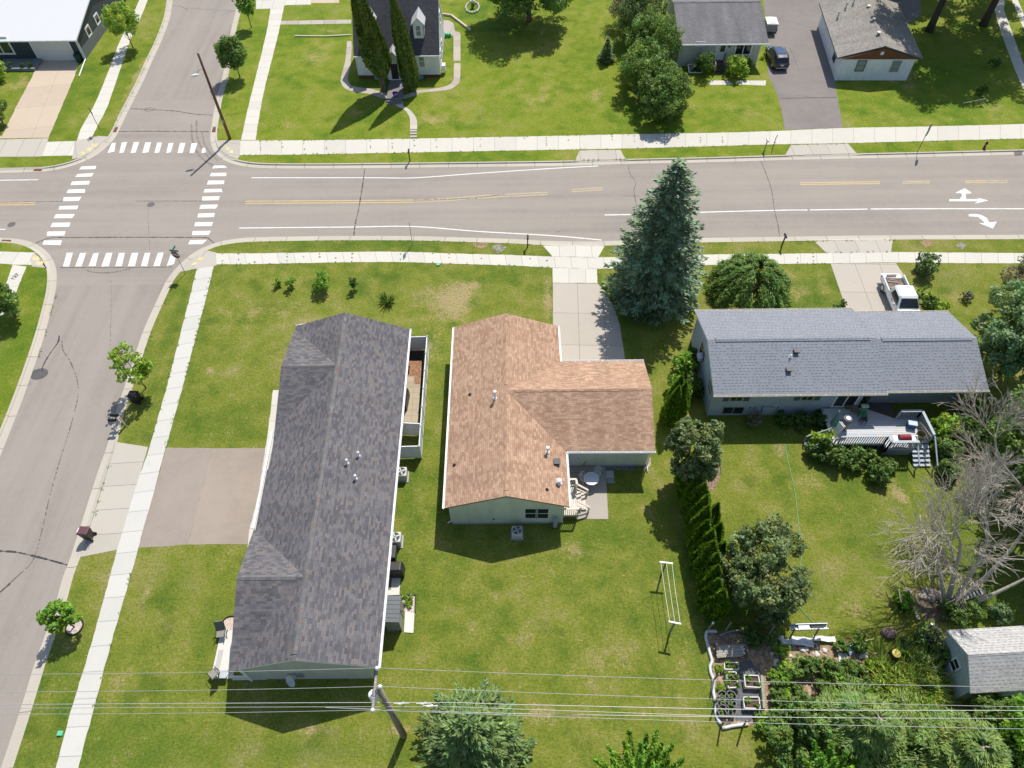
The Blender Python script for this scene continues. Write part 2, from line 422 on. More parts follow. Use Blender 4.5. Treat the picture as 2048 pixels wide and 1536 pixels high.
M_IRON = plain('grey iron', (.13, .115, .11), .7, .3, 8)
M_WHITE = plain('white painted trim', (.78, .78, .77), .5, .06, 2)
M_WHITEB = plain('white metal', (.76, .77, .78), .4, .06, 2)
M_BLACK = plain('black plastic', (.018, .018, .02), .5, .3, 5)
M_DGREY = plain('charcoal cloth', (.05, .052, .058), .7, .25, 4)
M_STEEL = plain('galvanised steel', (.42, .43, .44), .45, .2, 5, .6)
M_ALU = plain('dull aluminium', (.55, .56, .57), .4, .12, 5, .4)
def glass_mat(name, col=(.02, .025, .03)):
    t = NT(name); return t.done(col, .06, .6)
M_GLASS = glass_mat('window glass'); M_GLASSG = glass_mat('pale blind behind glass', (.25, .27, .26)); M_GLASSD = glass_mat('green dim glass', (.05, .06, .035))
M_POLE = bark_mat('weathered pole wood', (.30, .25, .2)); M_POLEB = bark_mat('brown pole wood', (.17, .095, .055))
M_WOODG = plank_mat('grey weathered wood', (.33, .31, .28), .14)
M_WOODB = plain('weathered timber', (.27, .215, .165), .85, .3, 6)
M_WOODL = plain('pale new timber', (.6, .5, .37), .75, .2, 6)
# ------------------------------------------------------------ the ground, streets, kerbs, lawns
def struct(o, kind='structure'): o['kind'] = kind; return o
def px(l, z=0): return [P(u, v, z) for u, v in l]
def sheet(name, pts, z, mat, ax=None, t=.06, jit=0.0, kind='structure', step=.35):
    """thin flat slab traced on the ground; uv runs along the axis ax (two px points) in metres"""
    w_ = px(pts, z); ctr = sum(w_, Vector()) / len(w_)
    if ax: d = (P(*ax[1], z) - P(*ax[0], z))
    else: d = w_[1] - w_[0]
    d.z = 0; d.normalize(); e = Vector((-d.y, d.x, 0)); o0 = w_[0].copy()
    if jit:
        rr = random.Random(int(abs(ctr.x) * 100)); q = []
        for i, p in enumerate(w_):
            nx = w_[(i + 1) % len(w_)]; n = max(1, int((nx - p).length / step)); nn = Vector((-(nx - p).y, (nx - p).x, 0)).normalized()
            for k in range(n): q.append(p.lerp(nx, k / n) + (nn * rr.uniform(-jit, jit) if k else Vector()))
        w_ = q
    mb = MB(); n = len(w_); a = sum(w_[i].x * w_[(i + 1) % n].y - w_[(i + 1) % n].x * w_[i].y for i in range(n))
    if a < 0: w_.reverse()
    vs = w_ + [p - Vector((0, 0, t)) for p in w_]
    fs = [list(range(n))] + [[n + i, n + (i + 1) % n, (i + 1) % n, i] for i in range(n)]
    uv = lambda p: ((Vector(p) - o0).dot(d), (Vector(p) - o0).dot(e))
    if n > 8:
        from mathutils.geometry import delaunay_2d_cdt
        r_ = delaunay_2d_cdt([Vector((p.x, p.y)) for p in w_], [(i, (i + 1) % n) for i in range(n)], [], 1, 1e-5)
        tv = [Vector((p.x, p.y, z)) for p in r_[0]]; mb.add(tv, r_[2], 0, [[uv(tv[i]) for i in f] for f in r_[2]]); fs = fs[1:]
    mb.add(vs, fs, 0, [[uv(vs[i]) for i in f] for f in fs])
    return struct(mb.build(name, mat), kind)
def strip(name, A, B, z, mat, jit=.025, step=.4, sm=True, t=.05, u0=0.0, world=False):
    A, B = (A, B) if world else (px(A, z), px(B, z))
    if sm: A, B = smooth_line(A, .5), smooth_line(B, .5)
    L = sum((A[i + 1] - A[i]).length for i in range(len(A) - 1)); n = max(2, int(L / step))
    A, _ = resample(A, n); B, _ = resample(B, n)
    rr = random.Random(int(L * 100)); vs = []; uvv = []; d = u0
    for i in range(n):
        if i: d += ((A[i] + B[i]) / 2 - (A[i - 1] + B[i - 1]) / 2).length
        x = (B[i] - A[i]); wd = x.length; x.normalize()
        a = A[i] + x * rr.uniform(-jit, jit); b = B[i] + x * rr.uniform(-jit, jit)
        vs += [a, b, a - Vector((0, 0, t)), b - Vector((0, 0, t))]; uvv += [(d, 0), (d, wd), (d, 0), (d, wd)]
    fs = []
    for i in range(n - 1):
        k = 4 * i
        fs += [[k, k + 1, k + 5, k + 4], [k + 2, k, k + 4, k + 6], [k + 1, k + 3, k + 7, k + 5]]
    mb = MB(); mb.add(vs, fs, 0, [[uvv[i] for i in f] for f in fs])
    # make sure the top looks up
    p, q, r_ = [Vector(vs[i]) for i in (0, 1, 5)]
    if (q - p).cross(r_ - p).z < 0: mb.f = [list(reversed(f)) for f in mb.f]; mb.uv = {k: list(reversed(x)) for k, x in mb.uv.items()}
    return struct(mb.build(name, mat))
def ribbon(name, pts, wd, z, mat, wobble=.3, step=.25, kind='structure', world=False, brk=0.0):
    """a painted or sealed line of width wd along px points"""
    L = smooth_line(pts if world else px(pts, z), step); rr = random.Random(int(L[0].x * 37 + L[-1].y * 11)); vs = []; n = len(L)
    for i, p in enumerate(L):
        d = (L[min(i + 1, n - 1)] - L[max(i - 1, 0)]); d.z = 0; d.normalize(); e = Vector((-d.y, d.x, 0)); h = wd / 2 * (1 + rr.uniform(-wobble, wobble))
        vs += [p - e * h, p + e * h]
    mb = MB(); fs = [[2 * i, 2 * i + 2, 2 * i + 3, 2 * i + 1] for i in range(n - 1) if rr.random() >= brk]
    fs = [list(reversed(f)) for f in fs]; mb.add(vs, fs); o = mb.build(name, mat)
    if o.data.polygons and o.data.polygons[0].normal.z < 0: o.data.flip_normals()
    return struct(o, kind)

mb = MB(); mb.poly([(-900, -600, -.3), (900, -600, -.3), (900, 1500, -.3), (-900, 1500, -.3)])
G_FAR = grass_mat('far grass', (.045, .085, .012), (.10, .14, .022), (.2, .17, .08), [])
struct(mb.build('ground', G_FAR))
mb = MB(); mb.poly([(-160, 61.0, 0), (160, 61.0 + .0, 0), (160, 48, 0), (-160, 48, 0)]); 
# one sheet of carriageway under the lawns: main road across, side street through it
mb = MB()
yN, yS = 76.0, 46.0
mb.poly([(-170, yS, 0), (170, yS, 0), (170, yN, 0), (-170, yN, 0)], 0)
mb.poly([(-170, yN, 0), (170, yN, 0), (170, 230, 0), (-170, 230, 0)], 1)
mb.poly([(-170, -60, 0), (170, -60, 0), (170, yS, 0), (-170, yS, 0)], 1)
struct(mb.build('road', [M_ASPH, M_ASPH2]))

def extend(w_, a=60, b=60):
    d0 = (w_[0] - w_[1]).normalized(); d1 = (w_[-1] - w_[-2]).normalized()
    return [w_[0] + d0 * a] + w_ + [w_[-1] + d1 * b]
K_SE = [(25, 1536), (60, 1427), (77, 1372), (92, 1322), (110, 1272), (130, 1212), (146, 1152), (160, 1115), (186, 1032), (212, 948), (234, 883), (248, 826), (262, 783), (289, 699), (302, 661), (320, 619), (335, 586), (347, 561), (360, 543), (374, 528), (390, 514), (408, 503), (430, 494), (462, 487), (512, 483), (662, 480.5), (812, 480.5), (912, 483), (1024, 486.5), (1086, 490), (1150, 491.5), (1209, 491), (1300, 487.5), (1411, 484.5), (1536, 482.5), (1628, 481), (1786, 479), (1900, 478.5), (2048, 478)]
K_NE = [(487, 0), (482, 20), (472, 62), (457, 148), (445, 195), (438, 235), (434, 262), (434, 278), (438, 292), (446, 303), (458, 312), (475, 319), (500, 324), (540, 326.5), (640, 327), (762, 326), (1024, 323), (1149, 321), (1254, 318), (1400, 315), (1536, 311), (1573, 310), (1713, 307), (1850, 304), (2048, 299)]
K_NW = [(334, 0), (327, 37), (310, 82), (292, 120), (275, 158), (256, 195), (238, 230), (226, 255), (217, 272), (205, 286), (185, 303), (160, 316), (127, 327), (92, 333), (40, 335), (0, 336)]
K_SW = [(0, 484.5), (25, 486), (50, 492), (70, 503), (84, 517), (92, 534), (95, 552), (92, 585), (80, 634), (67, 679), (50, 729), (36, 768), (15, 823), (0, 860)]
def lawn(name, K, far, mat, a=60, b=60):
    L = extend(smooth_line(px(K, G), .6), a, b)
    pts = L + [Vector((*f, G)) for f in far]
    mb = MB(); mb.prism([(p.x, p.y) for p in pts], -.29, G, 0); struct(mb.build(name, mat)); return L
LUSH, MIDG, DRY = (.058, .118, .012), (.165, .195, .02), (.33, .25, .115)
G_SE = grass_mat('south lawn', (.07, .13, .013), (.172, .197, .028), (.37, .285, .15),
    [(900, 600, 60, 45, .9), (940, 570, 40, 15, .6), (560, 620, 120, 40, .25), (860, 690, 30, 40, .5), (1095, 590, 12, 60, .6), (880, 1050, 20, 60, .25), (1150, 1105, 60, 25, .4), (1060, 1430, 120, 22, .45), (1330, 1160, 20, 12, .2),
     (640, 1458, 40, 14, .6), (1800, 990, 20, 30, .7), (1560, 900, 15, 20, .6), (1630, 960, 40, 25, .3), (1890, 1300, 40, 30, .3), (1720, 1215, 60, 20, .4), (295, 1190, 14, 26, .5), (290, 1350, 60, 25, .25), (140, 1290, 50, 40, .2), (1230, 1320, 180, 60, .22), (1000, 1250, 120, 60, .15), (1150, 860, 10, 40, .3), (1600, 580, 60, 40, .3), (800, 1460, 30, 10, .7), (420, 740, 12, 8, .5)], .42, [(300, 1500, 260, 60, .5), (600, 1500, 200, 30, .5), (340, 1180, 60, 60, .3), (420, 1250, 40, 60, .4), (825, 960, 20, 200, .45), (820, 1250, 25, 60, .5), (1740, 1060, 80, 120, .4), (1640, 1180, 60, 60, .25), (350, 640, 12, 120, .5), (420, 860, 90, 25, .4), (760, 490, 300, 8, .4), (1200, 1060, 60, 40, .3), (150, 1480, 30, 60, .4), (1540, 860, 90, 40, .5), (1990, 1100, 60, 140, .6), (1270, 700, 20, 60, .6), (1900, 560, 60, 25, .3)], .75)
G_NE = grass_mat('north lawn', (.078, .155, .010), (.178, .222, .02), (.36, .29, .125),
    [(630, 110, 40, 30, .45), (720, 225, 40, 10, .35), (560, 245, 80, 15, .25), (860, 240, 80, 18, .45), (1075, 195, 60, 30, .35), (1195, 190, 20, 18, .5), (960, 240, 70, 20, .3), (1800, 150, 40, 30, .6), (1780, 240, 80, 14, .25), (1500, 215, 50, 30, .2), (1990, 215, 40, 30, .3), (665, 63, 20, 5, .5)], .42, [(620, 22, 60, 12, .5), (640, 64, 60, 10, .3), (890, 70, 30, 40, .4), (560, 200, 40, 60, .3), (470, 150, 14, 90, .4), (1900, 150, 120, 70, .5), (1450, 230, 80, 14, .3), (1000, 225, 40, 20, .3)], .4)
G_NW = grass_mat('corner lawn', (.068, .14, .01), (.162, .205, .02), (.33, .28, .11), [(40, 165, 30, 20, .5), (275, 150, 10, 60, .6), (250, 215, 12, 40, .3)], .4, [(140, 200, 30, 90, .4), (20, 700, 40, 90, .5)], .4)
L_SE = lawn('lawn', K_SE, [(230, 20), (230, -60), (-30, -60)], G_SE)
L_NE = lawn('lawn', K_NE, [(230, 60), (230, 230), (-30, 230)], G_NE)
L_NW = lawn('lawn', K_NW, [(-200, 60), (-200, 230), (-60, 230)], G_NW)
L_SW = lawn('lawn', K_SW, [(-90, -60), (-200, -60), (-200, 40)], G_NW)

def kerb(name, L, cuts, right):
    """kerb and gutter pan swept along the lawn edge L, dropped at the driveways"""
    n = len(L); cutw = [(P(*a, 0), P(*b, 0)) for a, b in cuts]
    def drop(p):
        for a, b in cutw:
            d = b - a; t = (p - a).dot(d) / d.length_squared
            if abs((p - (a + d * t)).length) < 2.5 and -.02 < t < 1.02: return min(1, min(t + .02, 1.02 - t) * d.length / .5)
        return 0
    rows = []; dist = 0; uvs = []
    for i, p in enumerate(L):
        if i: dist += (p - L[i - 1]).length
        d = (L[min(i + 1, n - 1)] - L[max(i - 1, 0)]); d.z = 0; d.normalize()
        e = Vector((d.y, -d.x, 0)) * (1 if right else -1); k = drop(Vector((p.x, p.y, 0)))
        prof = [(-.02, -.2), (-.02, G + .005), (.15, (G + .005) * (1 - k * .45)), (.19 + .1 * k, .02), (.72, .012), (.74, -.05)]
        rows.append([Vector((p.x, p.y, 0)) + e * o + Vector((0, 0, z)) for o, z in prof]); uvs.append(dist)
    m_ = len(rows[0]); vs = [p for r_ in rows for p in r_]; fs = []; uu = []
    for i in range(n - 1):
        for j in range(m_ - 1):
            f = [i * m_ + j, i * m_ + j + 1, (i + 1) * m_ + j + 1, (i + 1) * m_ + j]
            uv = [(uvs[i], j * .2), (uvs[i], j * .2 + .2), (uvs[i + 1], j * .2 + .2), (uvs[i + 1], j * .2)]
            if right: f.reverse(); uv.reverse()
            fs.append(f); uu.append(uv)
    mb = MB(); mb.add(vs, fs, 0, uu); o = mb.build(name, M_KERB)
    if o.data.polygons[len(o.data.polygons) // 2 // (m_ - 1) * (m_ - 1) + 3].normal.z < 0: o.data.flip_normals()
    return struct(o)
kerb('kerb', L_SE, [((234, 885), (160, 1115)), ((1086, 491), (1209, 491)), ((1628, 482), (1788, 479)), ((364, 537), (425, 496))], False)
kerb('kerb', L_NE, [((1149, 321), (1254, 318)), ((1573, 310), (1713, 307)), ((440, 296), (478, 320))], True)
kerb('kerb', L_NW, [((-40, 336), (95, 333)), ((208, 284), (158, 317))], False)
kerb('kerb', L_SW, [((60, 496), (96, 545))], False)

# pavements
W = M_WALK
strip('sidewalk', [(424, 506.5), (512, 506.5), (687, 504), (799, 503.5), (912, 507), (1024, 510), (1106, 513), (1224, 514.5), (1411, 509), (1536, 508), (1656, 506), (1786, 504), (1900, 505), (2048, 506), (2200, 507)],
      [(429, 529), (512, 528), (687, 524.5), (799, 524), (912, 527.5), (1024, 531), (1106, 535), (1224, 537), (1411, 530), (1536, 528), (1661, 526.5), (1793, 525), (1900, 526), (2048, 526.5), (2200, 527)], G + .006, W)
strip('sidewalk', [(394, 536), (377, 604), (360, 671), (335, 768), (299, 893), (277, 958), (250, 1045), (220, 1152), (180, 1297), (147, 1404), (111, 1536), (60, 1720)],
      [(428, 530), (410, 604), (390, 679), (367, 768), (332, 893), (305, 993), (275, 1100), (261, 1152), (220, 1294), (185, 1427), (156, 1536), (110, 1720)], G + .009, concrete_mat('grey pavement concrete', (.54, .525, .48), 1.55, 0, .06, lc=.5))
strip('sidewalk', [(478, 281), (600, 280.5), (782, 278), (1024, 273.5), (1249, 268.5), (1400, 266), (1536, 262.5), (1686, 256), (1850, 253), (2048, 248), (2200, 245)],
      [(478, 310), (600, 309), (762, 306), (1024, 301), (1244, 297), (1400, 293), (1536, 289), (1696, 286), (1850, 282), (2048, 277), (2200, 274)], G + .006, M_WALK2)
strip('sidewalk', [(482, 280), (497, 212), (510, 160), (534, 60), (544, 0), (560, -60)], [(511, 280), (522, 212), (532, 165), (556, 70), (571, 0), (585, -60)], G + .009, W)
strip('sidewalk', [(147, 311), (160, 262), (190, 207), (217, 142), (240, 82), (270, 20), (290, -30)], [(166, 311), (196, 250), (215, 212), (240, 140), (260, 82), (287, 22), (305, -30)], G + .006, W)
sheet('sidewalk', [(95, 283.5), (153, 282), (146, 311), (83, 312)], G + .009, W, ((95, 283), (153, 282)), jit=.02)
sheet('sidewalk', [(-200, 284), (97, 276.5), (84, 313), (-200, 315)], G + .012, M_APRON, ((0, 284), (97, 276)))
sheet('sidewalk', [(-120, 503), (0, 503), (72, 505), (60, 518), (68, 530), (24, 529), (0, 527), (-120, 526)], G + .006, W, ((0, 503), (72, 505)), jit=.02)
sheet('footpath', [(25, 529.5), (53, 533), (37, 572), (20, 625), (-30, 640), (15, 560)], G + .009, W, ((25, 529), (15, 554)), jit=.02)
sheet('sidewalk', [(1985, 0), (1997, -30), (2012, -30), (2008, 20), (2048, 130), (2120, 300), (2100, 300), (2030, 140), (2000, 60)], G + .006, W, ((2000, 60), (2030, 140)))
sheet('sidewalk', [(2020, -10), (2032, -10), (2060, 60), (2060, 90)], G + .009, W, ((2020, -10), (2060, 60)))
# corner ramps
for pts in ([(414, 501), (432, 505), (433, 531), (392, 537), (374, 541), (360, 543.5), (374, 528.5), (390, 514.5), (402, 506)],
            [(480, 311), (475, 318), (458, 311.5), (446, 303), (438, 292), (434.5, 281), (481, 280)],
            [(150, 282.5), (197, 272), (216, 273), (203, 287), (184, 303), (158, 316), (144, 318)],
            [(68, 504.5), (82, 518), (91, 536), (94, 536), (64, 533), (60, 518)]):
    sheet('kerb_ramp', pts, G + .015, M_APRON)
for a in ([(398, 514), (408, 514), (403, 521), (393, 521)], [(388, 524), (398, 523), (392, 530), (381, 531)],
          [(444, 287), (450, 287), (453, 293), (446, 294)], [(450, 294), (457, 293), (460, 299), (453, 300)], [(458, 301), (465, 300), (468, 307), (461, 307)],
          [(184, 287), (196, 286.5), (193, 293.5), (182, 294)], [(175, 295), (185, 294.5), (182, 302), (172, 303)], [(162, 302.5), (173, 302), (169, 310), (160, 311)],
          [(65, 512), (76, 511.5), (80, 520.5), (64, 521)], [(72, 522.5), (88, 522), (84, 530), (73, 530)]):
    sheet('tactile_pad', a, G + .022, M_TACT, t=.02, jit=.012)
# driveways
sheet('driveway_apron', [(234, 884), (296, 894), (236, 1099), (160, 1114), (187, 1033), (213, 948)], G + .006, M_APRON, ((232, 890), (165, 1100)))
sheet('driveway', [(333, 895), (426, 896.5), (376, 1089), (276, 1096)], G + .006, asphalt_mat('grey chip driveway', (.315, .268, .226), (.2, .2), 0, .1), jit=.03)
sheet('driveway', [(426, 896.5), (560, 896), (520, 1088), (376, 1089)], G + .009, M_TAN, jit=.02)
strip('footpath', [(546, 780), (536, 860), (516, 990), (499, 1060), (495, 1095)], [(575, 780), (565, 860), (545, 990), (530, 1060), (526, 1095)], G + .014, M_WALK)
sheet('driveway_apron', [(1086, 491), (1209, 492), (1196, 514.5), (1105, 513)], G + .012, M_WALK, ((1086, 491), (1209, 491)), jit=.02)
sheet('driveway_apron', [(1105, 535.5), (1194, 538), (1195, 566), (1105.5, 565.5)], G + .009, M_WALK, ((1105, 535), (1194, 538)), jit=.02)
sheet('driveway', [(1105.5, 566), (1195, 566.5), (1209, 582), (1226, 610), (1240, 650), (1244, 680), (1251, 722), (1252, 790), (1106, 790)], G + .006, M_CDRIVE, ((1106, 566), (1106, 790)), jit=.02)
sheet('driveway_apron', [(1628, 482), (1786, 479), (1782, 504), (1653, 506)], G + .012, M_APRON, ((1628, 482), (1786, 479)), jit=.03)
sheet('driveway', [(1661, 527), (1792, 526), (1812, 556), (1850, 640), (1870, 690), (1715, 690), (1691, 614)], G + .009, M_CDRIVE, ((1661, 527), (1700, 640)), jit=.02)
sheet('driveway_apron', [(1159, 301), (1241, 299.5), (1252, 318.5), (1150, 320.5)], G + .012, M_APRON, ((1159, 301), (1241, 300)), jit=.04)
sheet('driveway_apron', [(1581, 290), (1696, 287), (1713, 306.5), (1570, 311)], G + .012, M_APRON, ((1581, 290), (1696, 287)), jit=.04)
sheet('driveway', [(1570, 259.5), (1686, 255.5), (1677, 205), (1669, 165), (1690, 120), (1800, 60), (1842, 30), (1838, -60), (1520, -60), (1533, 60), (1536, 150), (1553, 185), (1564, 225)], G + .006, M_DRIVE, jit=.05)
sheet('driveway', [(-200, 283), (-30, 283), (0, 277), (97, 275.5), (150, 150), (160, 115), (77, 115), (65, 152), (33, 212), (4, 272)], G + .006, M_TDRIVE, ((97, 276), (155, 120)), jit=.03)
# paths round the white house and small slabs
def path(name, A, B, z=G + .007, mat=None, jit=.02): return strip(name, A, B, z, mat or M_PATH, jit)
path('footpath', [(550, 42), (600, 41), (650, 40), (702, 39)], [(548, 49), (600, 48.5), (650, 48), (702, 47)])
path('footpath', [(694, 82), (691, 118), (684, 146), (681, 158), (683, 168), (692, 178), (712, 184), (740, 188), (762, 196), (782, 200)], [(703, 82), (703, 105), (700, 135), (696, 152), (697, 163), (702, 171), (716, 175), (740, 177), (764, 184), (782, 190)])
path('footpath', [(806, 191), (828, 184), (834, 180), (862, 178), (890, 173), (903, 166), (907, 158), (908, 126)], [(806, 198), (830, 191), (838, 186), (865, 183), (898, 179), (913, 171), (920, 160), (921, 126)], G + .009)
sheet('footpath', [(907, 68), (921, 68), (921, 122), (907, 122)], G + .007, M_PATH, ((908, 68), (908, 122)))
sheet('footpath', [(887, 40), (898, 41), (907, 46), (910, 62), (920, 65), (920, 71), (890, 71), (888, 80), (886, 80)], G + .011, M_PATH)
path('footpath', [(789, 203), (792, 212), (806, 217), (816, 228), (820, 240), (820, 258)], [(806, 203), (806, 212), (818, 218), (829, 230), (834, 242), (834, 258)], G + .011, concrete_mat('curved path concrete', (.5, .46, .4), 2.6))
mb = MB()
for k, v in enumerate((261, 266, 271.5)):
    a, b = P(820, v, G), P(834, v, G); mb.b2((a.x, a.y - .34, G - .1), (b.x, a.y, G + .10 - .025 * k))
tag(mb.build('garden_steps', M_PATH, bevel=.01), 'three low concrete steps where the curved path meets the north sidewalk', 'steps')
sheet('driveway', [(571, 0), (622, -2), (622, 9), (573, 10), (545, 17), (512, 18), (512, 0)], G + .014, M_WALK)
sheet('driveway', [(624, -40), (680, -40), (678, 6), (620, 6)], G + .017, M_TDRIVE)
sheet('stepping_slab', [(1418, 161), (1456, 161), (1467, 169), (1420, 170)], G + .01, M_WALK)
sheet('stepping_slab', [(1474, 161), (1532, 161), (1531, 171), (1478, 169)], G + .01, M_WALK)
# patios
sheet('patio', [(1100, 944), (1100, 928), (1210, 928), (1212.5, 960), (1216.5, 1038), (1153, 1037.5), (1120, 1030)], G + .01, M_PATIO)
sheet('stepping_slab', [(1211.5, 941), (1227, 941), (1228.5, 956), (1212.5, 956)], G + .014, plain('grey slab concrete', (.45, .45, .44), .8, .12, 4))
sheet('stepping_slab', [(1213.5, 957), (1228, 956.5), (1230, 966), (1215, 967)], G + .014, plain('dark slab concrete', (.3, .31, .33), .8, .12, 4))
sheet('gravel_bed', [(1211, 928), (1269, 928), (1268.5, 941), (1211, 939)], G + .014, speckle_mat('grey gravel', [(.2, (.12, .12, .12)), (.8, (.28, .28, .28))], 18))
sheet('rock_bed', [(1290, 928), (1296, 905), (1301, 915), (1302, 930), (1290, 940), (1284, 944)], G + .01, speckle_mat('pink gravel', [(.2, (.3, .2, .16)), (.8, (.55, .45, .4))], 20))
sheet('mulch_bed', [(1408, 918), (1421, 912), (1434, 922), (1441, 938), (1440, 955), (1434, 970), (1420, 985), (1410, 960)], G + .01, speckle_mat('wood mulch', [(.2, (.14, .09, .06)), (.8, (.32, .24, .17))], 13), jit=.05)
sheet('dirt_patch', [(945, 486.5), (958, 485), (976, 487), (974, 494), (960, 497), (950, 494)], G + .008, speckle_mat('bare soil', [(.2, (.16, .11, .06)), (.8, (.34, .25, .14))], 9), jit=.06)
sheet('dirt_patch', [(983, 492), (998, 487), (1013, 494), (1004, 503), (995, 506), (986, 500)], G + .008, speckle_mat('stony soil', [(.2, (.13, .12, .09)), (.8, (.32, .3, .24))], 7), jit=.06)
sheet('dirt_patch', [(1839, 483), (1852, 480), (1868, 484), (1862, 492), (1850, 494)], G + .008, MATS.get('x') or speckle_mat('tan soil', [(.2, (.2, .13, .07)), (.8, (.36, .26, .15))], 9), jit=.06)
sheet('dirt_patch', [(1912, 488), (1925, 484), (1935, 491), (1926, 499), (1915, 494)], G + .008, bpy.data.materials['stony soil'], jit=.06)
M_SOIL = speckle_mat('garden soil', [(.2, (.2, .135, .08)), (.5, (.3, .215, .135)), (.85, (.42, .33, .23))], 7)
sheet('garden_soil', [(1412, 1268), (1432, 1262), (1480, 1268), (1520, 1266), (1600, 1280), (1660, 1290), (1720, 1300), (1800, 1310), (1850, 1300), (1875, 1360), (1892, 1410), (1800, 1450), (1650, 1440), (1500, 1452), (1440, 1452), (1432, 1430), (1426, 1390), (1425, 1340)], G + .01, M_SOIL, jit=.12)
sheet('weed_mat', [(1470, 1325), (1500, 1318), (1525, 1350), (1530, 1420), (1500, 1445), (1470, 1440), (1466, 1380)], G + .018, plain('dark weed fabric', (.10, .105, .115), .7, .5, 6), jit=.1)
sheet('dirt_patch', [(1826, 1180), (1860, 1172), (1900, 1185), (1915, 1215), (1890, 1245), (1850, 1235), (1832, 1212)], G + .008, speckle_mat('dark leaf litter', [(.2, (.08, .06, .04)), (.8, (.2, .16, .11))], 8), jit=.15)

# road markings -------------------------------------------------------------------------------
def bars(name, quads, mat, z=.004):
    for q in quads:
        rr = random.Random(int(q[0][0] * 7)); w_ = [P(u + rr.uniform(-1, 1), v, z) for u, v in q]
        mb = MB(); mb.poly(w_); o = mb.build(name, mat)
        if o.data.polygons[0].normal.z < 0: o.data.flip_normals()
        struct(o)
bars('crosswalk_bar', [[(223, 286.5), (231, 285), (229, 303), (216, 306)], [(243.5, 285), (255, 284), (248, 305), (237.5, 306)], [(267, 284.5), (278, 284), (271, 305), (261, 306)], [(291, 285), (302, 284.5), (296, 304.5), (285, 306)], [(314, 285), (325, 285), (319, 305), (308, 306)], [(337, 286.5), (348, 285.5), (342, 304.5), (332, 306)], [(360, 286), (371, 285.5), (365, 305.5), (355, 306)], [(383.5, 286.5), (394.5, 286), (388.5, 305.5), (378.5, 306)], [(405, 297), (411, 295), (411.5, 305), (402, 306)]], M_PAINT)
L_ = [[(163, 333), (193, 331.5), (190, 338), (158, 339)], [(155, 348), (187, 346), (183, 353), (150, 354)], [(145, 363), (180, 361.5), (177, 369), (141, 370)], [(137, 379), (171, 378), (170, 385.5), (133, 386)], [(128, 394.5), (164, 393.5), (158, 401.5), (126, 402)], [(120, 412), (157, 411), (154, 418.5), (117, 419)], [(112, 428.5), (149, 428), (145, 436), (108, 436.5)], [(104, 445.5), (141, 445), (138, 453.5), (100, 454)], [(96, 463), (132, 462.5), (129, 471), (93, 471.5)], [(89, 481), (124.5, 480.5), (122, 490), (85, 489)]]
bars('crosswalk_bar', L_, M_PAINT)
R_ = [[(427, 331), (449, 331), (454, 335), (425, 337)], [(423, 346), (453, 345.5), (453, 352), (420, 352.5)], [(416, 361), (450, 361), (448, 368), (413, 369)], [(409, 378), (444, 377.5), (444, 384), (407, 385)], [(406, 393), (440, 392.5), (437, 400), (404.5, 401)], [(402, 409.5), (436, 409), (433, 417), (399, 417.5)], [(396, 427), (430, 426), (428, 434), (394, 435)], [(391, 444.5), (426, 444), (424, 452), (388.5, 452.5)], [(385, 462), (421, 461.5), (418, 469.5), (383, 470.5)], [(381, 480.5), (415, 479.5), (405, 488), (377, 488.5)]]
bars('crosswalk_bar', R_, M_PAINT)
bars('crosswalk_bar', [[(133, 505.5), (146, 505.5), (138, 533), (125, 533)], [(160, 506), (173, 505.5), (164, 532.5), (151, 533)], [(186, 507), (198, 505.5), (191, 532), (177, 532.5)], [(211.5, 506), (224, 505.5), (217, 532.5), (203, 533)], [(237.5, 506), (250, 505.5), (243, 532), (230, 532.5)], [(263.5, 506), (276, 505.5), (270, 532.5), (256, 532.5)], [(290, 506), (301, 505.5), (294, 532.5), (282, 532)], [(316, 505.5), (328, 505), (320, 532), (307, 532)], [(342, 508), (353, 510), (347, 528), (334, 532)]], M_PAINT)
for pts, wd, mt in [([(503, 355.5), (740, 355.5), (830, 355.5), (950, 347), (1110, 336.5), (1196, 332)], .13, M_PAINT), ([(0, 360.5), (77, 359.5)], .13, M_PAINT),
                    ([(478, 456), (700, 454), (825, 453), (960, 463), (1100, 471), (1203, 480)], .13, M_PAINT), ([(0, 458.5), (11, 458.5)], .13, M_PAINT),
                    ([(1209, 430), (1280, 428.5), (1400, 424.5), (1560, 420.5), (1615, 420)], .14, M_PAINT), ([(1620, 419.8), (1735, 418.2)], .14, M_PAINT), ([(1741, 418), (1860, 417.5), (2060, 417.5)], .14, M_PAINT)]:
    ribbon('lane_line', pts, wd, .004, mt, .12)
for dy in (0, 4.4):
    for pts, mt in [([(-20, 405.5 + dy), (71, 405 + dy)], M_YEL), ([(490, 402.5 + dy), (640, 401.5 + dy), (828, 400 + dy)], M_YEL), ([(830, 400 + dy), (900, 396.5 + dy), (960, 391.5 + dy), (1095, 384.5 + dy)], M_YELW), ([(1143, 379 + dy), (1205, 375 + dy)], M_YELW),
                    ([(1600, 365.5 + dy * .8), (1760, 363.5 + dy * .8)], M_YEL), ([(1805, 363 + dy * .8), (1860, 362 + dy * .8)], M_YELW), ([(1930, 362 + dy * .8), (1975, 361.5 + dy * .8)], M_YEL), ([(1976, 361.5 + dy * .8), (2015, 361.5 + dy * .8)], M_YELW)]:
        ribbon('centre_line', pts, .13, .004, mt, .15)
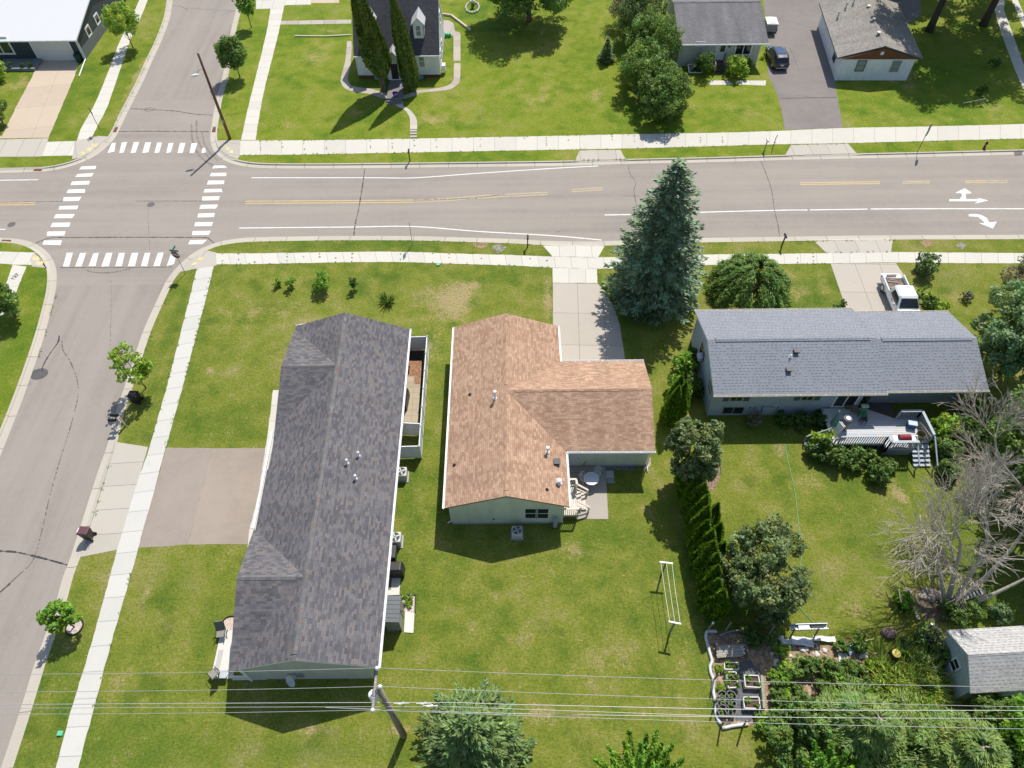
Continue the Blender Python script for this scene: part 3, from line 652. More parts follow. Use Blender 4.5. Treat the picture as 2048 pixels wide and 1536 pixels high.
# turn arrows
bars('lane_arrow', [[(1899, 398.5), (1960, 398), (1952, 394), (1976, 401), (1950, 407.5), (1956, 402.5), (1899, 402.5)]], M_PAINT)
bars('lane_arrow', [[(1920, 398), (1924, 391), (1922, 386.5), (1910, 386), (1930, 376.5), (1944, 386.5), (1932, 387.5), (1933, 398)]], M_PAINT, .0045)
bars('lane_arrow', [[(1937, 428.5), (1952, 428), (1964, 430), (1974, 436), (1979, 445), (1993, 443), (1986, 457), (1958, 446), (1969, 446), (1964, 440), (1955, 433.5), (1938, 432.5)]], M_PAINTW)
# sealed cracks
for pts, wd, br in [([(730, 333), (726, 365), (722, 390), (717, 420), (711, 445), (707, 475)], .10, 0), ([(1257, 330), (1259, 345), (1266, 356), (1271, 366), (1268, 384), (1273, 410), (1276, 430)], .08, 0), ([(1520, 318), (1533, 350), (1543, 380), (1549, 420), (1556, 450), (1559, 473)], .08, 0),
                    ([(342, 11), (360, 12.5), (377, 21)], .07, 0), ([(370, 16), (420, 19), (470, 22)], .05, 0), ([(440, 31), (468, 21)], .06, 0), ([(262, 217), (290, 219), (318, 220), (350, 222), (390, 228), (425, 230)], .1, 0), ([(300, 221), (310, 217), (305, 222), (292, 222), (290, 218), (303, 215)], .08, 0),
                    ([(235, 263), (300, 262.5), (418, 263)], .1, 0), ([(0, 404.5), (125, 402.5)], .08, 0), ([(272, 402), (345, 402), (406, 402)], .08, 0), ([(70, 487), (100, 476), (140, 475), (260, 474.5), (400, 475), (418, 478), (428, 487)], .1, 0),
                    ([(120, 535), (240, 535), (345, 534)], .09, 0), ([(173, 539), (185, 544), (220, 545.5), (262, 537)], .08, 0), ([(124, 682), (126, 700), (140, 722), (154, 756)], .08, .15), ([(154, 756), (156, 790), (142, 850), (120, 920), (100, 990), (84, 1060), (66, 1120), (35, 1152), (0, 1185)], .075, .3),
                    ([(118, 670), (116, 684), (98, 710), (86, 732), (84, 744)], .12, 0), ([(-10, 1102), (30, 1104), (80, 1115), (135, 1130)], .12, 0), ([(20, 1167), (0, 1184)], .12, 0), ([(828, 399), (880, 398), (945, 397), (985, 391), (1010, 388)], .07, .15), ([(1120, 463), (1110, 464)], .05, 0), ([(300, 500), (298, 470), (296, 430), (299, 412)], .035, .2), ([(340, 345), (343, 390)], .04, 1),
                    ([(208, 545), (222, 560), (220, 700)], .04, .35), ([(1246, 392), (1280, 392)], .05, 0), ([(1590, 190), (1640, 196)], .04, .3), ([(1560, 196), (1672, 194)], .07, 0), ([(1545, 140), (1605, 138), (1640, 138)], .04, .2)]:
    ribbon('crack_seal', pts, wd * .85, .008 if pts[0][1] > 200 or pts[0][0] < 500 else G + .012, M_TAR if wd > .09 else M_TARL, .65, .14, brk=br)
M_SKID = plain('tyre rubber smear', (.215, .192, .17), .85, .25, 3)
for pts, wd, br in [([(383, 248), (384, 275), (392, 300), (408, 320), (440, 338)], .22, 0), ([(393, 240), (394, 270), (403, 296), (420, 318)], .18, 0), ([(404, 262), (408, 285), (420, 305), (436, 322)], .14, 0)]: ribbon('tyre_mark', pts, wd, .003, M_SKID, .5, .3, brk=br)
ribbon('driveway_crack', [(1562, 197), (1610, 196), (1672, 195)], .09, G + .012, M_TAR, .4)
ribbon('driveway_crack', [(1580, 95), (1590, 120), (1598, 140)], .05, G + .012, M_TARL, .4)
ribbon('driveway_crack', [(1556, 38), (1600, 48), (1640, 62)], .05, G + .012, M_TARL, .4)
#, (404, 960), (392, 1020), (375, 1087)], .04, G + .014, M_TARL, .5, brk=.25)
for u, v, rx, ry in [(302, 409, .75, .75), (23, 449, .75, .75)]:
    mb = MB(); mb.lathe([(rx / 2, .002), (rx / 2, .008), (rx / 2 - .08, .008), (rx / 2 - .1, .005)], P(u, v, 0), 20); o = mb.build('manhole_cover', M_IRON); 
    tag(o, 'round iron manhole cover in the road ' + ('between the two crosswalks' if u > 100 else 'at the left edge left of the crosswalk'), 'manhole')
mb = MB(); q = P(78, 748, 0); mb.lathe([(.95, .002), (.95, .006)], q, 24, sx=.75, sy=.62); struct(mb.build('asphalt_patch', plain('dark patch asphalt', (.10, .095, .09), .8, .3, 3)))
for pts in ([(223, 254), (236, 254), (232, 263.5), (222, 263.5)], [(426, 254), (434, 254), (432, 263.5), (423.5, 263.5)], [(70, 337), (85, 337), (82, 341.5), (66, 341.5)], [(3, 479.5), (22, 479.5), (21, 484.5), (2, 484.5)], [(2028, 303.5), (2046, 303), (2044, 309), (2030, 310)]):
    o = sheet('storm_drain', pts, .06 if pts[0][1] < 300 else .05, M_RUST if pts[0][0] < 600 else M_IRON, t=.04); o['kind'] = ''; del o['kind']
    tag(o, {223: 'rusty storm drain grate in the left kerb of the upper side street', 426: 'rusty storm drain grate in the right kerb by the leaning utility pole', 70: 'rusty storm drain grate in the main road gutter by the left driveway', 3: 'dark storm drain grate in the gutter at the left edge corner', 2028: 'dark storm drain grate at the right edge of the north gutter'}[pts[0][0]], 'storm drain')
# ------------------------------------------------------------ houses
def ray(u, v): return (_fw + RT * ((u - 1024) / CAM_F) - UP * ((v - 768) / CAM_F))
def hit(u, v, p0, n):
    """point of the plane (p0, n) seen at photo position (u, v)"""
    o = Vector((0, 0, CAM_H)); d = ray(u, v); n = Vector(n); return o + d * ((Vector(p0) - o).dot(n) / d.dot(n))
def part(mb, name, mats, t, **k): return mb.build(name, mats, t, off=-Vector(t.location), **k)
def sub(mb, name, mats, p, **k): return mb.build(name, mats, p, **k)    # the parent part already carries the offset
def opening(t, name, a, b, z0, z1, n, glass=None, frame=None, fw=.09, cols=1, rows=1, fr=None, depth=.05, label=None):
    """window or glazed door on a wall from a to b (ground line), outward normal n"""
    a, b, n = Vector(a), Vector(b), Vector(n).normalized(); d = (b - a); L = d.length; d.normalize(); frame = frame or M_WHITE
    q = lambda s_, z, o: Vector((a.x, a.y, 0)) + d * s_ + n * o + Vector((0, 0, z))
    m_ = MB(); hw = fw / 2
    m_.bar(q(-hw, z0, depth / 2), q(L + hw, z0, depth / 2), depth, fw); m_.bar(q(-hw, z1, depth / 2), q(L + hw, z1, depth / 2), depth, fw)
    m_.bar(q(0, z0 + hw, depth / 2), q(0, z1 - hw, depth / 2), fw, depth) if False else None
    for s_ in (0, L): vbar(m_, q(s_, z0 + hw, depth / 2), q(s_, z1 - hw, depth / 2), d, n, fw, depth)
    for k in range(1, cols): vbar(m_, q(L * k / cols, z0 + hw, depth * .4), q(L * k / cols, z1 - hw, depth * .4), d, n, fw * .7, depth * .8)
    for k in range(1, rows): m_.bar(q(hw, z0 + (z1 - z0) * k / rows, depth * .4), q(L - hw, z0 + (z1 - z0) * k / rows, depth * .4), depth * .7, fw * .6)
    o = part(m_, name, frame, t)
    if label: o['label'] = label
    g = MB(); g.wallpoly([q(hw, z0 + hw, .02), q(L - hw, z0 + hw, .02), q(L - hw, z1 - hw, .02), q(hw, z1 - hw, .02)] if (Vector(d).cross(Vector((0, 0, 1)))).dot(n) > 0 else [q(hw, z1 - hw, .02), q(L - hw, z1 - hw, .02), q(L - hw, z0 + hw, .02), q(hw, z0 + hw, .02)], .02)
    sub(g, 'pane', glass or M_GLASS, o); return o
def vbar(m_, a, b, d, n, wd, dp):
    d, n = d * wd / 2, n * dp / 2
    vs = [p + i * d + j * n for p in (a, b) for i, j in ((-1, -1), (1, -1), (1, 1), (-1, 1))]
    if d.cross(n).z < 0: vs = [p + i * d + j * n for p in (a, b) for i, j in ((-1, -1), (-1, 1), (1, 1), (1, -1))]
    m_.add(vs, [[3, 2, 1, 0], [4, 5, 6, 7], [0, 1, 5, 4], [1, 2, 6, 5], [2, 3, 7, 6], [3, 0, 4, 7]])
def win_px(t, wall, n, quad, glass=None, **k):
    """window whose corners (u0, v0)-(u1, v1) are seen on the wall plane"""
    (u0, v0), (u1, v1) = quad; um, vm = (u0 + u1) / 2, (v0 + v1) / 2
    a = hit(u0, v1, wall, n); b = hit(u1, v1, wall, n); tp = hit(um, v0, wall, n)
    return opening(t, k.pop('name', 'window'), a, b, max(.15, hit(um, v1, wall, n).z), tp.z, n, glass, **k)
def gutter(t, roof, a, b, out, mat=None, w_=.13, h=.11):
    a, b, out = Vector(a), Vector(b), Vector(out).normalized()
    m_ = MB(); dz = Vector((0, 0, -.06)); m_.bar(a + out * w_ / 2 + dz - Vector((0, 0, .04)), b + out * w_ / 2 + dz - Vector((0, 0, .04)), w_, .02); m_.bar(a + out * w_ + dz, b + out * w_ + dz, .02, h); m_.bar(a + out * .01 + dz, b + out * .01 + dz, .02, h)
    n = max(2, int((b - a).length / .9))
    for k in range(n + 1):
        p = a.lerp(b, k / n); m_.bar(p + out * .0 + Vector((0, 0, .0)), p + out * w_ + Vector((0, 0, -.005)), .03, .012)
    return sub(m_, 'gutter', mat or M_WHITE, roof)
def ridge_cap(t, roof, a, b, s1, s2, mat, wd=.17, th=.035, name='ridge_cap'):
    """capping folded over the ridge line a-b; s1, s2 are unit directions down the two slopes"""
    a, b, s1, s2 = Vector(a), Vector(b), Vector(s1).normalized(), Vector(s2).normalized(); up = Vector((0, 0, th))
    vs = []
    for p in (a, b): vs += [p + s1 * wd + up, p + up * 1.2, p + s2 * wd + up, p + s1 * wd - up * .3, p + s2 * wd - up * .3]
    m_ = MB(); m_.add(vs, [[0, 1, 6, 5], [1, 2, 7, 6], [3, 0, 5, 8], [2, 4, 9, 7], [0, 3, 4, 2, 1], [5, 6, 7, 9, 8]])
    return sub(m_, name, mat, roof)
def roof_pipe(roof, p, r=.05, h=.4, mat=None, base=True, name='vent_pipe', cap=False):
    m_ = MB(); p = Vector(p); m_.lathe([(r, -.1), (r, h)] + ([(r * 1.9, h), (r * 1.9, h + .1), (r * .4, h + .16)] if cap else [(r * .8, h + .005)]), p, 10)
    if base: m_.lathe([(r * 2.6, -.05), (r * 2.2, .05), (r * 1.05, .12)], p, 10)
    return sub(m_, name, mat or M_WHITEB, roof, smooth=False)
def box_vent(roof, p, sl, s=.3, mat=None):
    m_ = MB(); p = Vector(p); m_.box(p + Vector((0, 0, .12)), (s, s, .1)); m_.box(p + Vector((0, 0, .03)), (s * .75, s * .75, .2)); m_.box(p + Vector((0, 0, .18)), (s * 1.1, s * 1.1, .03))
    return sub(m_, 'box_vent', mat or M_BLACK, roof)

C_TAN = [(0, (.29, .175, .115)), (.3, (.36, .225, .15)), (.55, (.42, .27, .182)), (.8, (.48, .32, .218)), (1, (.60, .45, .32))]
SH_TAN = shingle_mat('tan brown shingles', C_TAN, .32, .145, .28)
SH_DUP = shingle_mat('charcoal mixed shingles', [(0, (0.079, 0.076, 0.083)), (.35, (0.117, 0.112, 0.122)), (.6, (0.150, 0.145, 0.154)), (.8, (0.174, 0.154, 0.150)), (.92, (0.195, 0.162, 0.145)), (1, (0.280, 0.276, 0.291))], .32, .145, .22, .3)
SH_CAP = shingle_mat('mixed ridge shingles', [(0, (.12, .125, .13)), (.4, (.16, .155, .158)), (.7, (.18, .172, .17)), (.88, (.165, .12, .10)), (1, (.22, .225, .23))], .3, .3, .3, .05)
SH_BLUE = shingle_mat('blue grey shingles', [(0, (.225, .24, .27)), (.5, (.24, .256, .288)), (.9, (.258, .273, .304)), (1, (.33, .345, .37))], .3, .23, .45, .3, .05, True)
SH_DARK = shingle_mat('black shingles', [(0, (0.060, 0.060, 0.066)), (1, (0.102, 0.100, 0.108))], .3, .145, .3, .4)
SH_MID = shingle_mat('grey shingles', [(0, (0.138, 0.134, 0.138)), (1, (0.228, 0.222, 0.228))], .3, .145, .18, .6, .2)
SH_SMALL = shingle_mat('weathered grey shingles', [(0, (.2, .18, .16)), (.5, (.26, .24, .215)), (1, (.33, .31, .28))], .3, .145, .2, .4, .15)
SH_SHED = shingle_mat('pale grey shingles', [(0, (.36, .355, .35)), (.5, (.45, .44, .43)), (1, (.52, .51, .5))], .34, .2, .4, .3, .12, True)
SD_CREAM = siding_mat('cream siding', (.62, .66, .52), .13, .12)
SD_BLUE = siding_mat('pale blue siding', (.43, .49, .56), .13, .2)
SD_WHITE = siding_mat('white siding', (.74, .77, .78), .14, .22)
SD_MID = siding_mat('pale grey siding', (.5, .49, .46), .2, .18)
SD_NAVY = siding_mat('dark slate siding', (.045, .058, .07), .2, .3)
SD_GREY = siding_mat('slate grey siding', (.15, .165, .175), .2, .3)
SD_DUP = siding_mat('greige siding', (.5, .5, .45), .13, .15)
SD_SHED = siding_mat('shed siding', (.5, .56, .6), .2, .12)
M_FOUND = plain('concrete foundation', (.36, .37, .37), .9, .15, 3)
M_BRICK = plain('red brick base', (.16, .06, .045), .9, .3, 14)

# ---- tan roofed ranch house
t = H_TAN = thing('house', 'cream sided ranch house under an L shaped tan brown shingle roof', 'house', (-.42, 30, G))
x0, x1, xr, y0, y1, ze, zr = -4.56, 3.72, -.42, 21.98, 38.0, 2.75, 4.3
sl = (zr - ze) / (xr - x0); wx0, wx1, wy0, wy1 = -4.22, 3.38, 22.12, 37.86
def penta_y(m_, xa, xb, xm, ya, yb, z0, ze_, zm, mi=0):
    pr = [(xa, z0), (xb, z0), (xb, ze_), (xm, zm), (xa, ze_)]; vs = [(x, ya, z) for x, z in pr] + [(x, yb, z) for x, z in pr]
    m_.add(vs, [[0, 1, 2, 3, 4], [9, 8, 7, 6, 5]] + [[i, i + 5, (i + 1) % 5 + 5, (i + 1) % 5] for i in range(5)], mi)
def penta_x(m_, ya, yb, ym, xa, xb, z0, ze_, zm, mi=0):
    pr = [(ya, z0), (yb, z0), (yb, ze_), (ym, zm), (ya, ze_)]; vs = [(xa, y, z) for y, z in pr] + [(xb, y, z) for y, z in pr]
    m_.add(vs, [[4, 3, 2, 1, 0], [5, 6, 7, 8, 9]] + [[i, (i + 1) % 5, (i + 1) % 5 + 5, i + 5] for i in range(5)], mi)
mb = MB(); penta_y(mb, wx0, wx1, xr, wy0, wy1, .3, ze + sl * .34 - .17, zr - .17)
penta_x(mb, 26.62, 33.98, 30.5, 3.3, 9.72, .3, ze - .03, zr - .17)
WALL = part(mb, 'wall', SD_CREAM, t)
mb = MB(); mb.prism([(wx0 - .03, wy0 - .03), (wx1 + .03, wy0 - .03), (wx1 + .03, wy1), (wx0 - .03, wy1)], 0, .3); mb.prism([(3.5, 26.59), (9.75, 26.59), (9.75, 34.01), (3.5, 34.01)], 0, .298)
part(mb, 'foundation', M_FOUND, t)
mb = MB(); T = .14
mb.slab([(x0, y0, ze), (xr, y0, zr), (xr, y1, zr), (x0, y1, ze)], T); mb.slab([(x1, y0, ze), (xr, y0, zr), (xr, y1, zr), (x1, y1, ze)], T)
mb.slab([(xr, 30.5, zr + .012), (10.02, 30.5, zr + .012), (9.93, 26.23, ze + .012), (x1, 26.3, ze + .012)], T); mb.slab([(xr, 30.5, zr + .012), (10.02, 30.5, zr + .012), (10.12, 34.33, ze + .012), (x1, 34.34, ze + .012)], T)
ROOF = part(mb, 'roof', [SH_TAN, plain('brown drip edge', (.2, .13, .085), .6)], t)
M_RV = shingle_mat('ridge vent shingles', C_TAN[1:4], .3, .3, .5)
for ya, yb in ((22.4, 30.05), (31.0, 37.6)): ridge_cap(t, ROOF, (xr, ya, zr), (xr, yb, zr), (-1, 0, -sl), (1, 0, -sl), SH_TAN, .16, .03, 'ridge_vent')
ridge_cap(t, ROOF, (.15, 30.5, zr + .01), (9.4, 30.5, zr + .01), (0, -1, -.36), (0, 1, -.4), SH_TAN, .16, .03, 'ridge_vent')
gutter(t, ROOF, (x0, y0, ze), (x0, y1, ze), (-1, 0, 0)); gutter(t, ROOF, (x1, y0 + .05, ze), (x1, 26.2, ze), (1, 0, 0)); gutter(t, ROOF, (x1, 34.4, ze), (x1, y1, ze), (1, 0, 0))
gutter(t, ROOF, (x1 + .1, 26.28, ze), (9.95, 26.22, ze), (0, -1, 0)); gutter(t, ROOF, (x1 + .1, 34.34, ze), (10.1, 34.33, ze), (0, 1, 0))
nW, nE, nG = (-sl, 0, 1), (sl, 0, 1), (0, -.365, 1)
roof_pipe(ROOF, hit(990, 797, (xr, 30, zr), nW), .07, .75, cap=True)
for u, v in ((940, 789), (909, 930)): roof_pipe(ROOF, hit(u, v, (xr, 30, zr), nW), .05, .16, M_DGREY)
roof_pipe(ROOF, hit(1095, 905, (xr, 30, zr), nE), .07, .55, cap=True); roof_pipe(ROOF, hit(1118, 966, (xr, 30, zr), nE), .09, .3, cap=True); roof_pipe(ROOF, hit(1094, 979, (xr, 30, zr), nE), .05, .14, M_DGREY); box_vent(ROOF, hit(1114, 925, (xr, 30, zr), nE), 0, .42)
win_px(t, (0, wy0, 0), (0, -1, 0), ((1049, 1016), (1072.5, 1036)), cols=1, rows=2, frame=plain('cream vinyl', (.68, .70, .6), .5, .05)); win_px(t, (0, wy0, 0), (0, -1, 0), ((1073.5, 1016), (1097, 1036)), cols=1, rows=2, frame=MATS['cream vinyl'])
mb = MB(); mb.b2((3.9, 26.58, .33), (4.8, 26.63, 2.35)); d_ = part(mb, 'door', plain('grey white door', (.62, .64, .62), .5, .05), t)
mb = MB(); mb.lathe([(.03, 0), (.035, .05)], (4.7, 26.55, 1.3), 8); sub(mb, 'handle', M_BLACK, d_)
mb = MB(); mb.box((-1.35, 22.1, .8), (.12, .06, .1)); part(mb, 'wall_vent', M_BLACK, t)
mb = MB(); mb.tube([(9.62, 26.5, 2.6), (9.72, 26.48, 2.3), (9.76, 26.55, .35), (9.76, 26.1, .22)], .04, 6); part(mb, 'downspout', M_WHITE, t); mb = MB(); mb.tube([(wx0 - .05, wy0 + .1, 2.6), (wx0 - .05, wy0 + .1, .4), (wx0 - .3, wy0 + .05, .2)], .045, 6); part(mb, 'downspout', M_WHITE, t)

# ---- long charcoal roofed duplex
t = H_DUP = thing('duplex_house', 'long duplex under a charcoal mottled shingle roof with two cross gables', 'house', (-12.5, 25, G))
ze, zr = 2.7, 4.45
NWc, NEc, SWc, SEc = P(592, 652, ze), P(819.5, 657.7, ze), P(458, 1342, ze), P(756.5, 1334.5, ze)
rN, rS = P(690.7, 623.5, zr), P(585.5, 1321, zr); rN.y = (NWc.y + NEc.y) / 2; rS.y = (SWc.y + SEc.y) / 2
g1, g2 = P(562.5, 732, zr - .05), P(473.7, 1155.5, zr - .05)
def on_ridge(y): k = (y - rS.y) / (rN.y - rS.y); return rS.lerp(rN, k)
r1, r2 = on_ridge(g1.y), on_ridge(g2.y); r1.z = g1.z; r2.z = g2.z
c1S, c2N = P(549, 857, ze), P(507.5, 1058, ze); c1N = NWc + Vector((-.05, -.35, 0)); c2S = SWc + Vector((0, .05, 0))
mb = MB(); T = .16
mb.slab([NWc, rN, rS, SWc], T); mb.slab([NEc, rN, rS, SEc], T)
eps = Vector((0, 0, .015))
for g_, r_, n_, s_ in ((g1, r1, c1N, c1S), (g2, r2, c2N, c2S)):
    for c_ in (n_, s_): mb.slab([g_ + eps, r_ + eps, c_ + eps + Vector((.02, 0, 0))], T)
ROOF = part(mb, 'roof', [SH_DUP, M_WHITE], t)
dR = (rN - rS).normalized(); e_ = Vector((dR.y, -dR.x, 0)); slE = (NEc - rN); slE = e_ * abs(slE.dot(e_)) + Vector((0, 0, ze - zr))
slW = -e_ * abs((NWc - rN).dot(e_)) + Vector((0, 0, ze - zr))
ridge_cap(t, ROOF, rS.lerp(rN, .012), rS.lerp(rN, .985), slW, slE, SH_CAP, .2, .045)
for g_, r_, n_, s_ in ((g1, r1, c1N, c1S), (g2, r2, c2N, c2S)): ridge_cap(t, ROOF, g_.lerp(r_, .06), g_.lerp(r_, .86), (n_ - g_) * Vector((0, 1, 1)), (s_ - g_) * Vector((0, 1, 1)), SH_CAP, .17, .035)
gutter(t, ROOF, SEc, NEc, (1, 0, 0)); gutter(t, ROOF, P(546, 862, ze), P(508.5, 1055, ze), (-1, 0, 0)); gutter(t, ROOF, NWc + Vector((0, .02, 0)), NWc + Vector((.9, .02, .2)), (0, 1, 0), h=.06)
nE = slE.cross(dR); nE = nE if nE.z > 0 else -nE
for u, v in ((718, 912), (695, 927), (712, 958)): roof_pipe(ROOF, hit(u, v, rS, nE), .05, .38, cap=True)
SWw, SEw = P(502, 1357, .2), P(747, 1356, .2); ex = (SEw - SWw).normalized(); ey = dR
mb = MB(); A = [SWw, SEw, NEc * Vector((1, 1, 0)) + Vector((-.4, -.3, 0)), NWc * Vector((1, 1, 0)) + Vector((.7, -.3, 0))]; mb.prism([(p.x, p.y) for p in A], G, ze - .16)
a, b = SWw, SEw; k = (rS - a).dot(ex); zt = lambda p: ze - .17 + (zr - ze) * max(0, 1 - abs((p - a).dot(ex) - k) / 4.28)
q = [Vector((a.x, a.y, G)), Vector((b.x, b.y, G)), Vector((b.x, b.y, zt(b))), Vector(((a + ex * k).x, (a + ex * k).y, zr - .17)), Vector((a.x, a.y, zt(a)))]
mb.wallpoly([p - Vector((0, .012, 0)) for p in q], .15)
q2 = [p + Vector((0, 0, 0)) for p in (NEc, NWc, rN)]; mb.wallpoly([q2[0] + V(-.3, -.25, -.2), q2[1] + V(.3, -.25, -.2), q2[2] + V(0, -.25, -.25)], .1)
WALL = part(mb, 'wall', SD_DUP, t)
mb = MB(); mb.box((a.x + .05, a.y - .06, 1.35), (.16, .16, 2.5)); mb.box((SWc.x + .25, a.y + .1, 1.3), (.14, .14, 2.5)); part(mb, 'porch_post', M_WHITE, t)
mb = MB(); mb.prism([(SWc.x + .3, a.y - .05), (a.x + 1, a.y - .05), (a.x + 1, a.y + 6.5), (SWc.x + .3, a.y + 6.5)], G, G + .12); part(mb, 'porch_floor', M_SLABW, t)
mb = MB(); pz = a.y - .08
mb.b2((SWc.x - .6, pz - .03, .95), (a.x, pz + .03, 1.02)); mb.b2((SWc.x - .6, pz - .02, .25), (a.x, pz + .02, .3))
for i in range(15): xx = SWc.x - .55 + i * (a.x - SWc.x + .5) / 14; mb.b2((xx - .015, pz - .015, .3), (xx + .015, pz + .015, .95))
part(mb, 'porch_railing', M_WHITE, t)
mb = MB(); p = hit(601, 1353, SWw - V(0, .1, 0), (0, -1, 0)); mb.box((p.x, p.y + .02, 1.15), (.45, .12, .6)); part(mb, 'meter_box', M_STEEL, t)
# white privacy fence on the duplex's east side
t = thing('privacy_fence', 'white panel privacy fence enclosing a narrow paved yard beside the charcoal roof', 'fence', (P(850, 740, G).x, P(850, 740, G).y, G))
ftop = [(853.9, 672.8), (852.3, 707), (848.4, 741.6), (845.5, 777.7), (843.5, 813.8), (840.6, 851.5), (838, 892)]
M_VIN = siding_mat('white vinyl fence', (.75, .76, .75), .15, .18, True)
fp = [P(u, v, 1.8) for u, v in ftop]; fx0, fx6 = fp[0], fp[-1]; fp = [fx0.lerp(fx6, i / 6) for i in range(7)]
def panel(a, b, nm='panel'):
    m_ = MB(); a2, b2_ = Vector((a.x, a.y, 0)), Vector((b.x, b.y, 0)); d = (b2_ - a2).normalized(); n = Vector((d.y, -d.x, 0))
    m_.wallpoly([a2 + V(0, 0, .3) + n * .02, b2_ + V(0, 0, .3) + n * .02, b2_ + V(0, 0, 1.76) + n * .02, a2 + V(0, 0, 1.76) + n * .02], .04)
    m_.bar(a2 + V(0, 0, 1.78), b2_ + V(0, 0, 1.78), .07, .06); m_.bar(a2 + V(0, 0, .26), b2_ + V(0, 0, .26), .06, .08); part(m_, nm, M_VIN, t)
def post(p):
    m_ = MB(); m_.box((p.x, p.y, .98), (.1, .1, 1.74)); m_.add([(p.x + i * .07, p.y + j * .07, 1.84) for i, j in ((-1, -1), (1, -1), (1, 1), (-1, 1))] + [(p.x, p.y, 1.92)], [[3, 2, 1, 0], [0, 1, 4], [1, 2, 4], [2, 3, 4], [3, 0, 4]]); part(m_, 'post', M_WHITE, t)
for i in range(6): panel(fp[i + 1], fp[i])
for p in fp: post(p)
for k, (u, v) in ((0, (815, 674.5)), (5, (803, 844.5)), (6, (798.5, 893.3))):
    q = P(u, v, 1.8) - V(.5, 0, 0); panel(fp[k] if k != 5 else fp[5] + V(-.06, .2, 0), q)
sheet('mulch_bed', [(790, 690), (848, 700), (838, 850), (796, 850)], G + .008, speckle_mat('dark soil', [(.2, (.03, .026, .022)), (.8, (.07, .06, .05))], 9))
sheet('paver_yard', [(790, 722), (843, 722), (836.5, 846), (790, 846)], G + .03, concrete_mat('tan pavers', (.40, .34, .245), .55, .55, .12, line=.015, lc=.6), ((843, 722), (836, 846)))
sheet('mulch_bed', [(795, 722), (843, 722), (840, 768), (829, 768), (829, 752), (795, 752)], G + .036, speckle_mat('red mulch', [(.2, (.22, .11, .06)), (.8, (.38, .21, .13))], 11), jit=.03)

# ---- blue grey split level
t = H_BLUE = thing('house', 'pale blue sided split level house under a blue grey shingle roof with a rear deck', 'house', (24.5, 34.5, G))
ze, zr, zr2 = 3.3, 4.62, 4.55
A = {k: P(*v) for k, v in dict(NW=(1395, 622, ze), NWe=(1711, 617, ze), NW2=(1717, 625, ze - .05), NE=(1896, 622, ze - .05), SW=(1422, 790.5, ze), SWe=(1769, 786.5, ze), SW2=(1769, 782.5, ze - .05), SE=(1955, 779.5, ze - .05)).items()}
A['SE'].x = A['NE'].x
xL, xM, xR = (A['NW'].x + A['SW'].x) / 2, (A['NWe'].x + A['SWe'].x) / 2, A['NE'].x; yS1, yS2 = (A['SW'].y + A['SWe'].y) / 2, A['SW2'].y; yN1, yN2 = (A['NW'].y + A['NWe'].y) / 2, A['NW2'].y; ym1, ym2 = (yS1 + yN1) / 2, (yS2 + yN2) / 2
mb = MB()
mb.slab([(xL, yS1, ze), (xM, yS1, ze), (xM, ym1, zr), (xL, ym1, zr)], .15); mb.slab([(xL, yN1, ze), (xM, yN1, ze), (xM, ym1, zr), (xL, ym1, zr)], .15)
mb.slab([(xM + .003, yS2, ze - .05), (xR, yS2, ze - .05), (xR, ym2, zr2), (xM + .003, ym2, zr2)], .15); mb.slab([(xM + .003, yN2, ze - .05), (xR, yN2, ze - .05), (xR, ym2, zr2), (xM + .003, ym2, zr2)], .15)
ROOF = part(mb, 'roof', [SH_BLUE, M_WHITE], t)
ridge_cap(t, ROOF, (xL + .6, ym1, zr), (xM - .5, ym1, zr), (0, -1, -.3), (0, 1, -.3), SH_BLUE, .22, .05, 'ridge_vent'); ridge_cap(t, ROOF, (xM + .4, ym2, zr2), (xR - .4, ym2, zr2), (0, -1, -.3), (0, 1, -.3), SH_BLUE, .22, .05, 'ridge_vent')
M_GUT = plain('cream gutter', (.62, .58, .48), .5, .08)
gutter(t, ROOF, (xL, yS1, ze), (xM, yS1, ze), (0, -1, 0), M_GUT); gutter(t, ROOF, (xM + .05, yS2, ze - .05), (xR, yS2, ze - .05), (0, -1, 0), M_GUT); gutter(t, ROOF, (xL, yN1, ze), (xM, yN1, ze), (0, 1, 0), M_GUT); gutter(t, ROOF, (xM + .05, yN2, ze - .05), (xR, yN2, ze - .05), (0, 1, 0), M_GUT)
nS = (0, -(zr - ze) / (ym1 - yS1), 1)
box_vent(ROOF, hit(1592, 704, (0, ym1, zr), nS), 0, .36); box_vent(ROOF, hit(1577, 741, (0, ym1, zr), nS), 0, .36); roof_pipe(ROOF, hit(1580, 715, (0, ym1, zr), nS), .05, .3)
mb = MB(); wxL, wyS = xL + .22, yS1 + .42
penta_x(mb, wyS, yN1 - .35, ym1, wxL, 26.1, G - .05, ze - .03, zr - .17); mb.b2((26.08, 32.95, G - .05), (27.5, yN2 - .36, ze - .1)); penta_x(mb, 32.0, yN2 - .35, ym2, 27.5, xR - .4, G - .05, ze - .12, zr2 - .3)
WALL = part(mb, 'wall', SD_BLUE, t)
W0 = (0, wyS, 0); SN = (0, -1, 0)
M_SHUT = plain('slate shutter', (.10, .12, .14), .7, .1); M_ALM = plain('almond frame', (.42, .38, .3), .6, .1)
for u0, u1 in ((1462, 1486), (1604, 1627)):
    a, b = hit(u0, 794, W0, SN), hit(u1, 794, W0, SN); opening(t, 'window', a, b, 2.0, 2.95, SN, M_GLASSD, M_ALM, .08, 2)
    for xa in (a.x - .32, b.x + .32): mb = MB(); mb.box((xa, wyS - .02, 2.5), (.42, .04, 1.05)); part(mb, 'shutter', M_SHUT, t)
a, b = hit(1443, 825, W0, SN), hit(1485, 825, W0, SN); opening(t, 'window', a, b, .35, 1.25, SN, None, M_ALU, .07, 2)
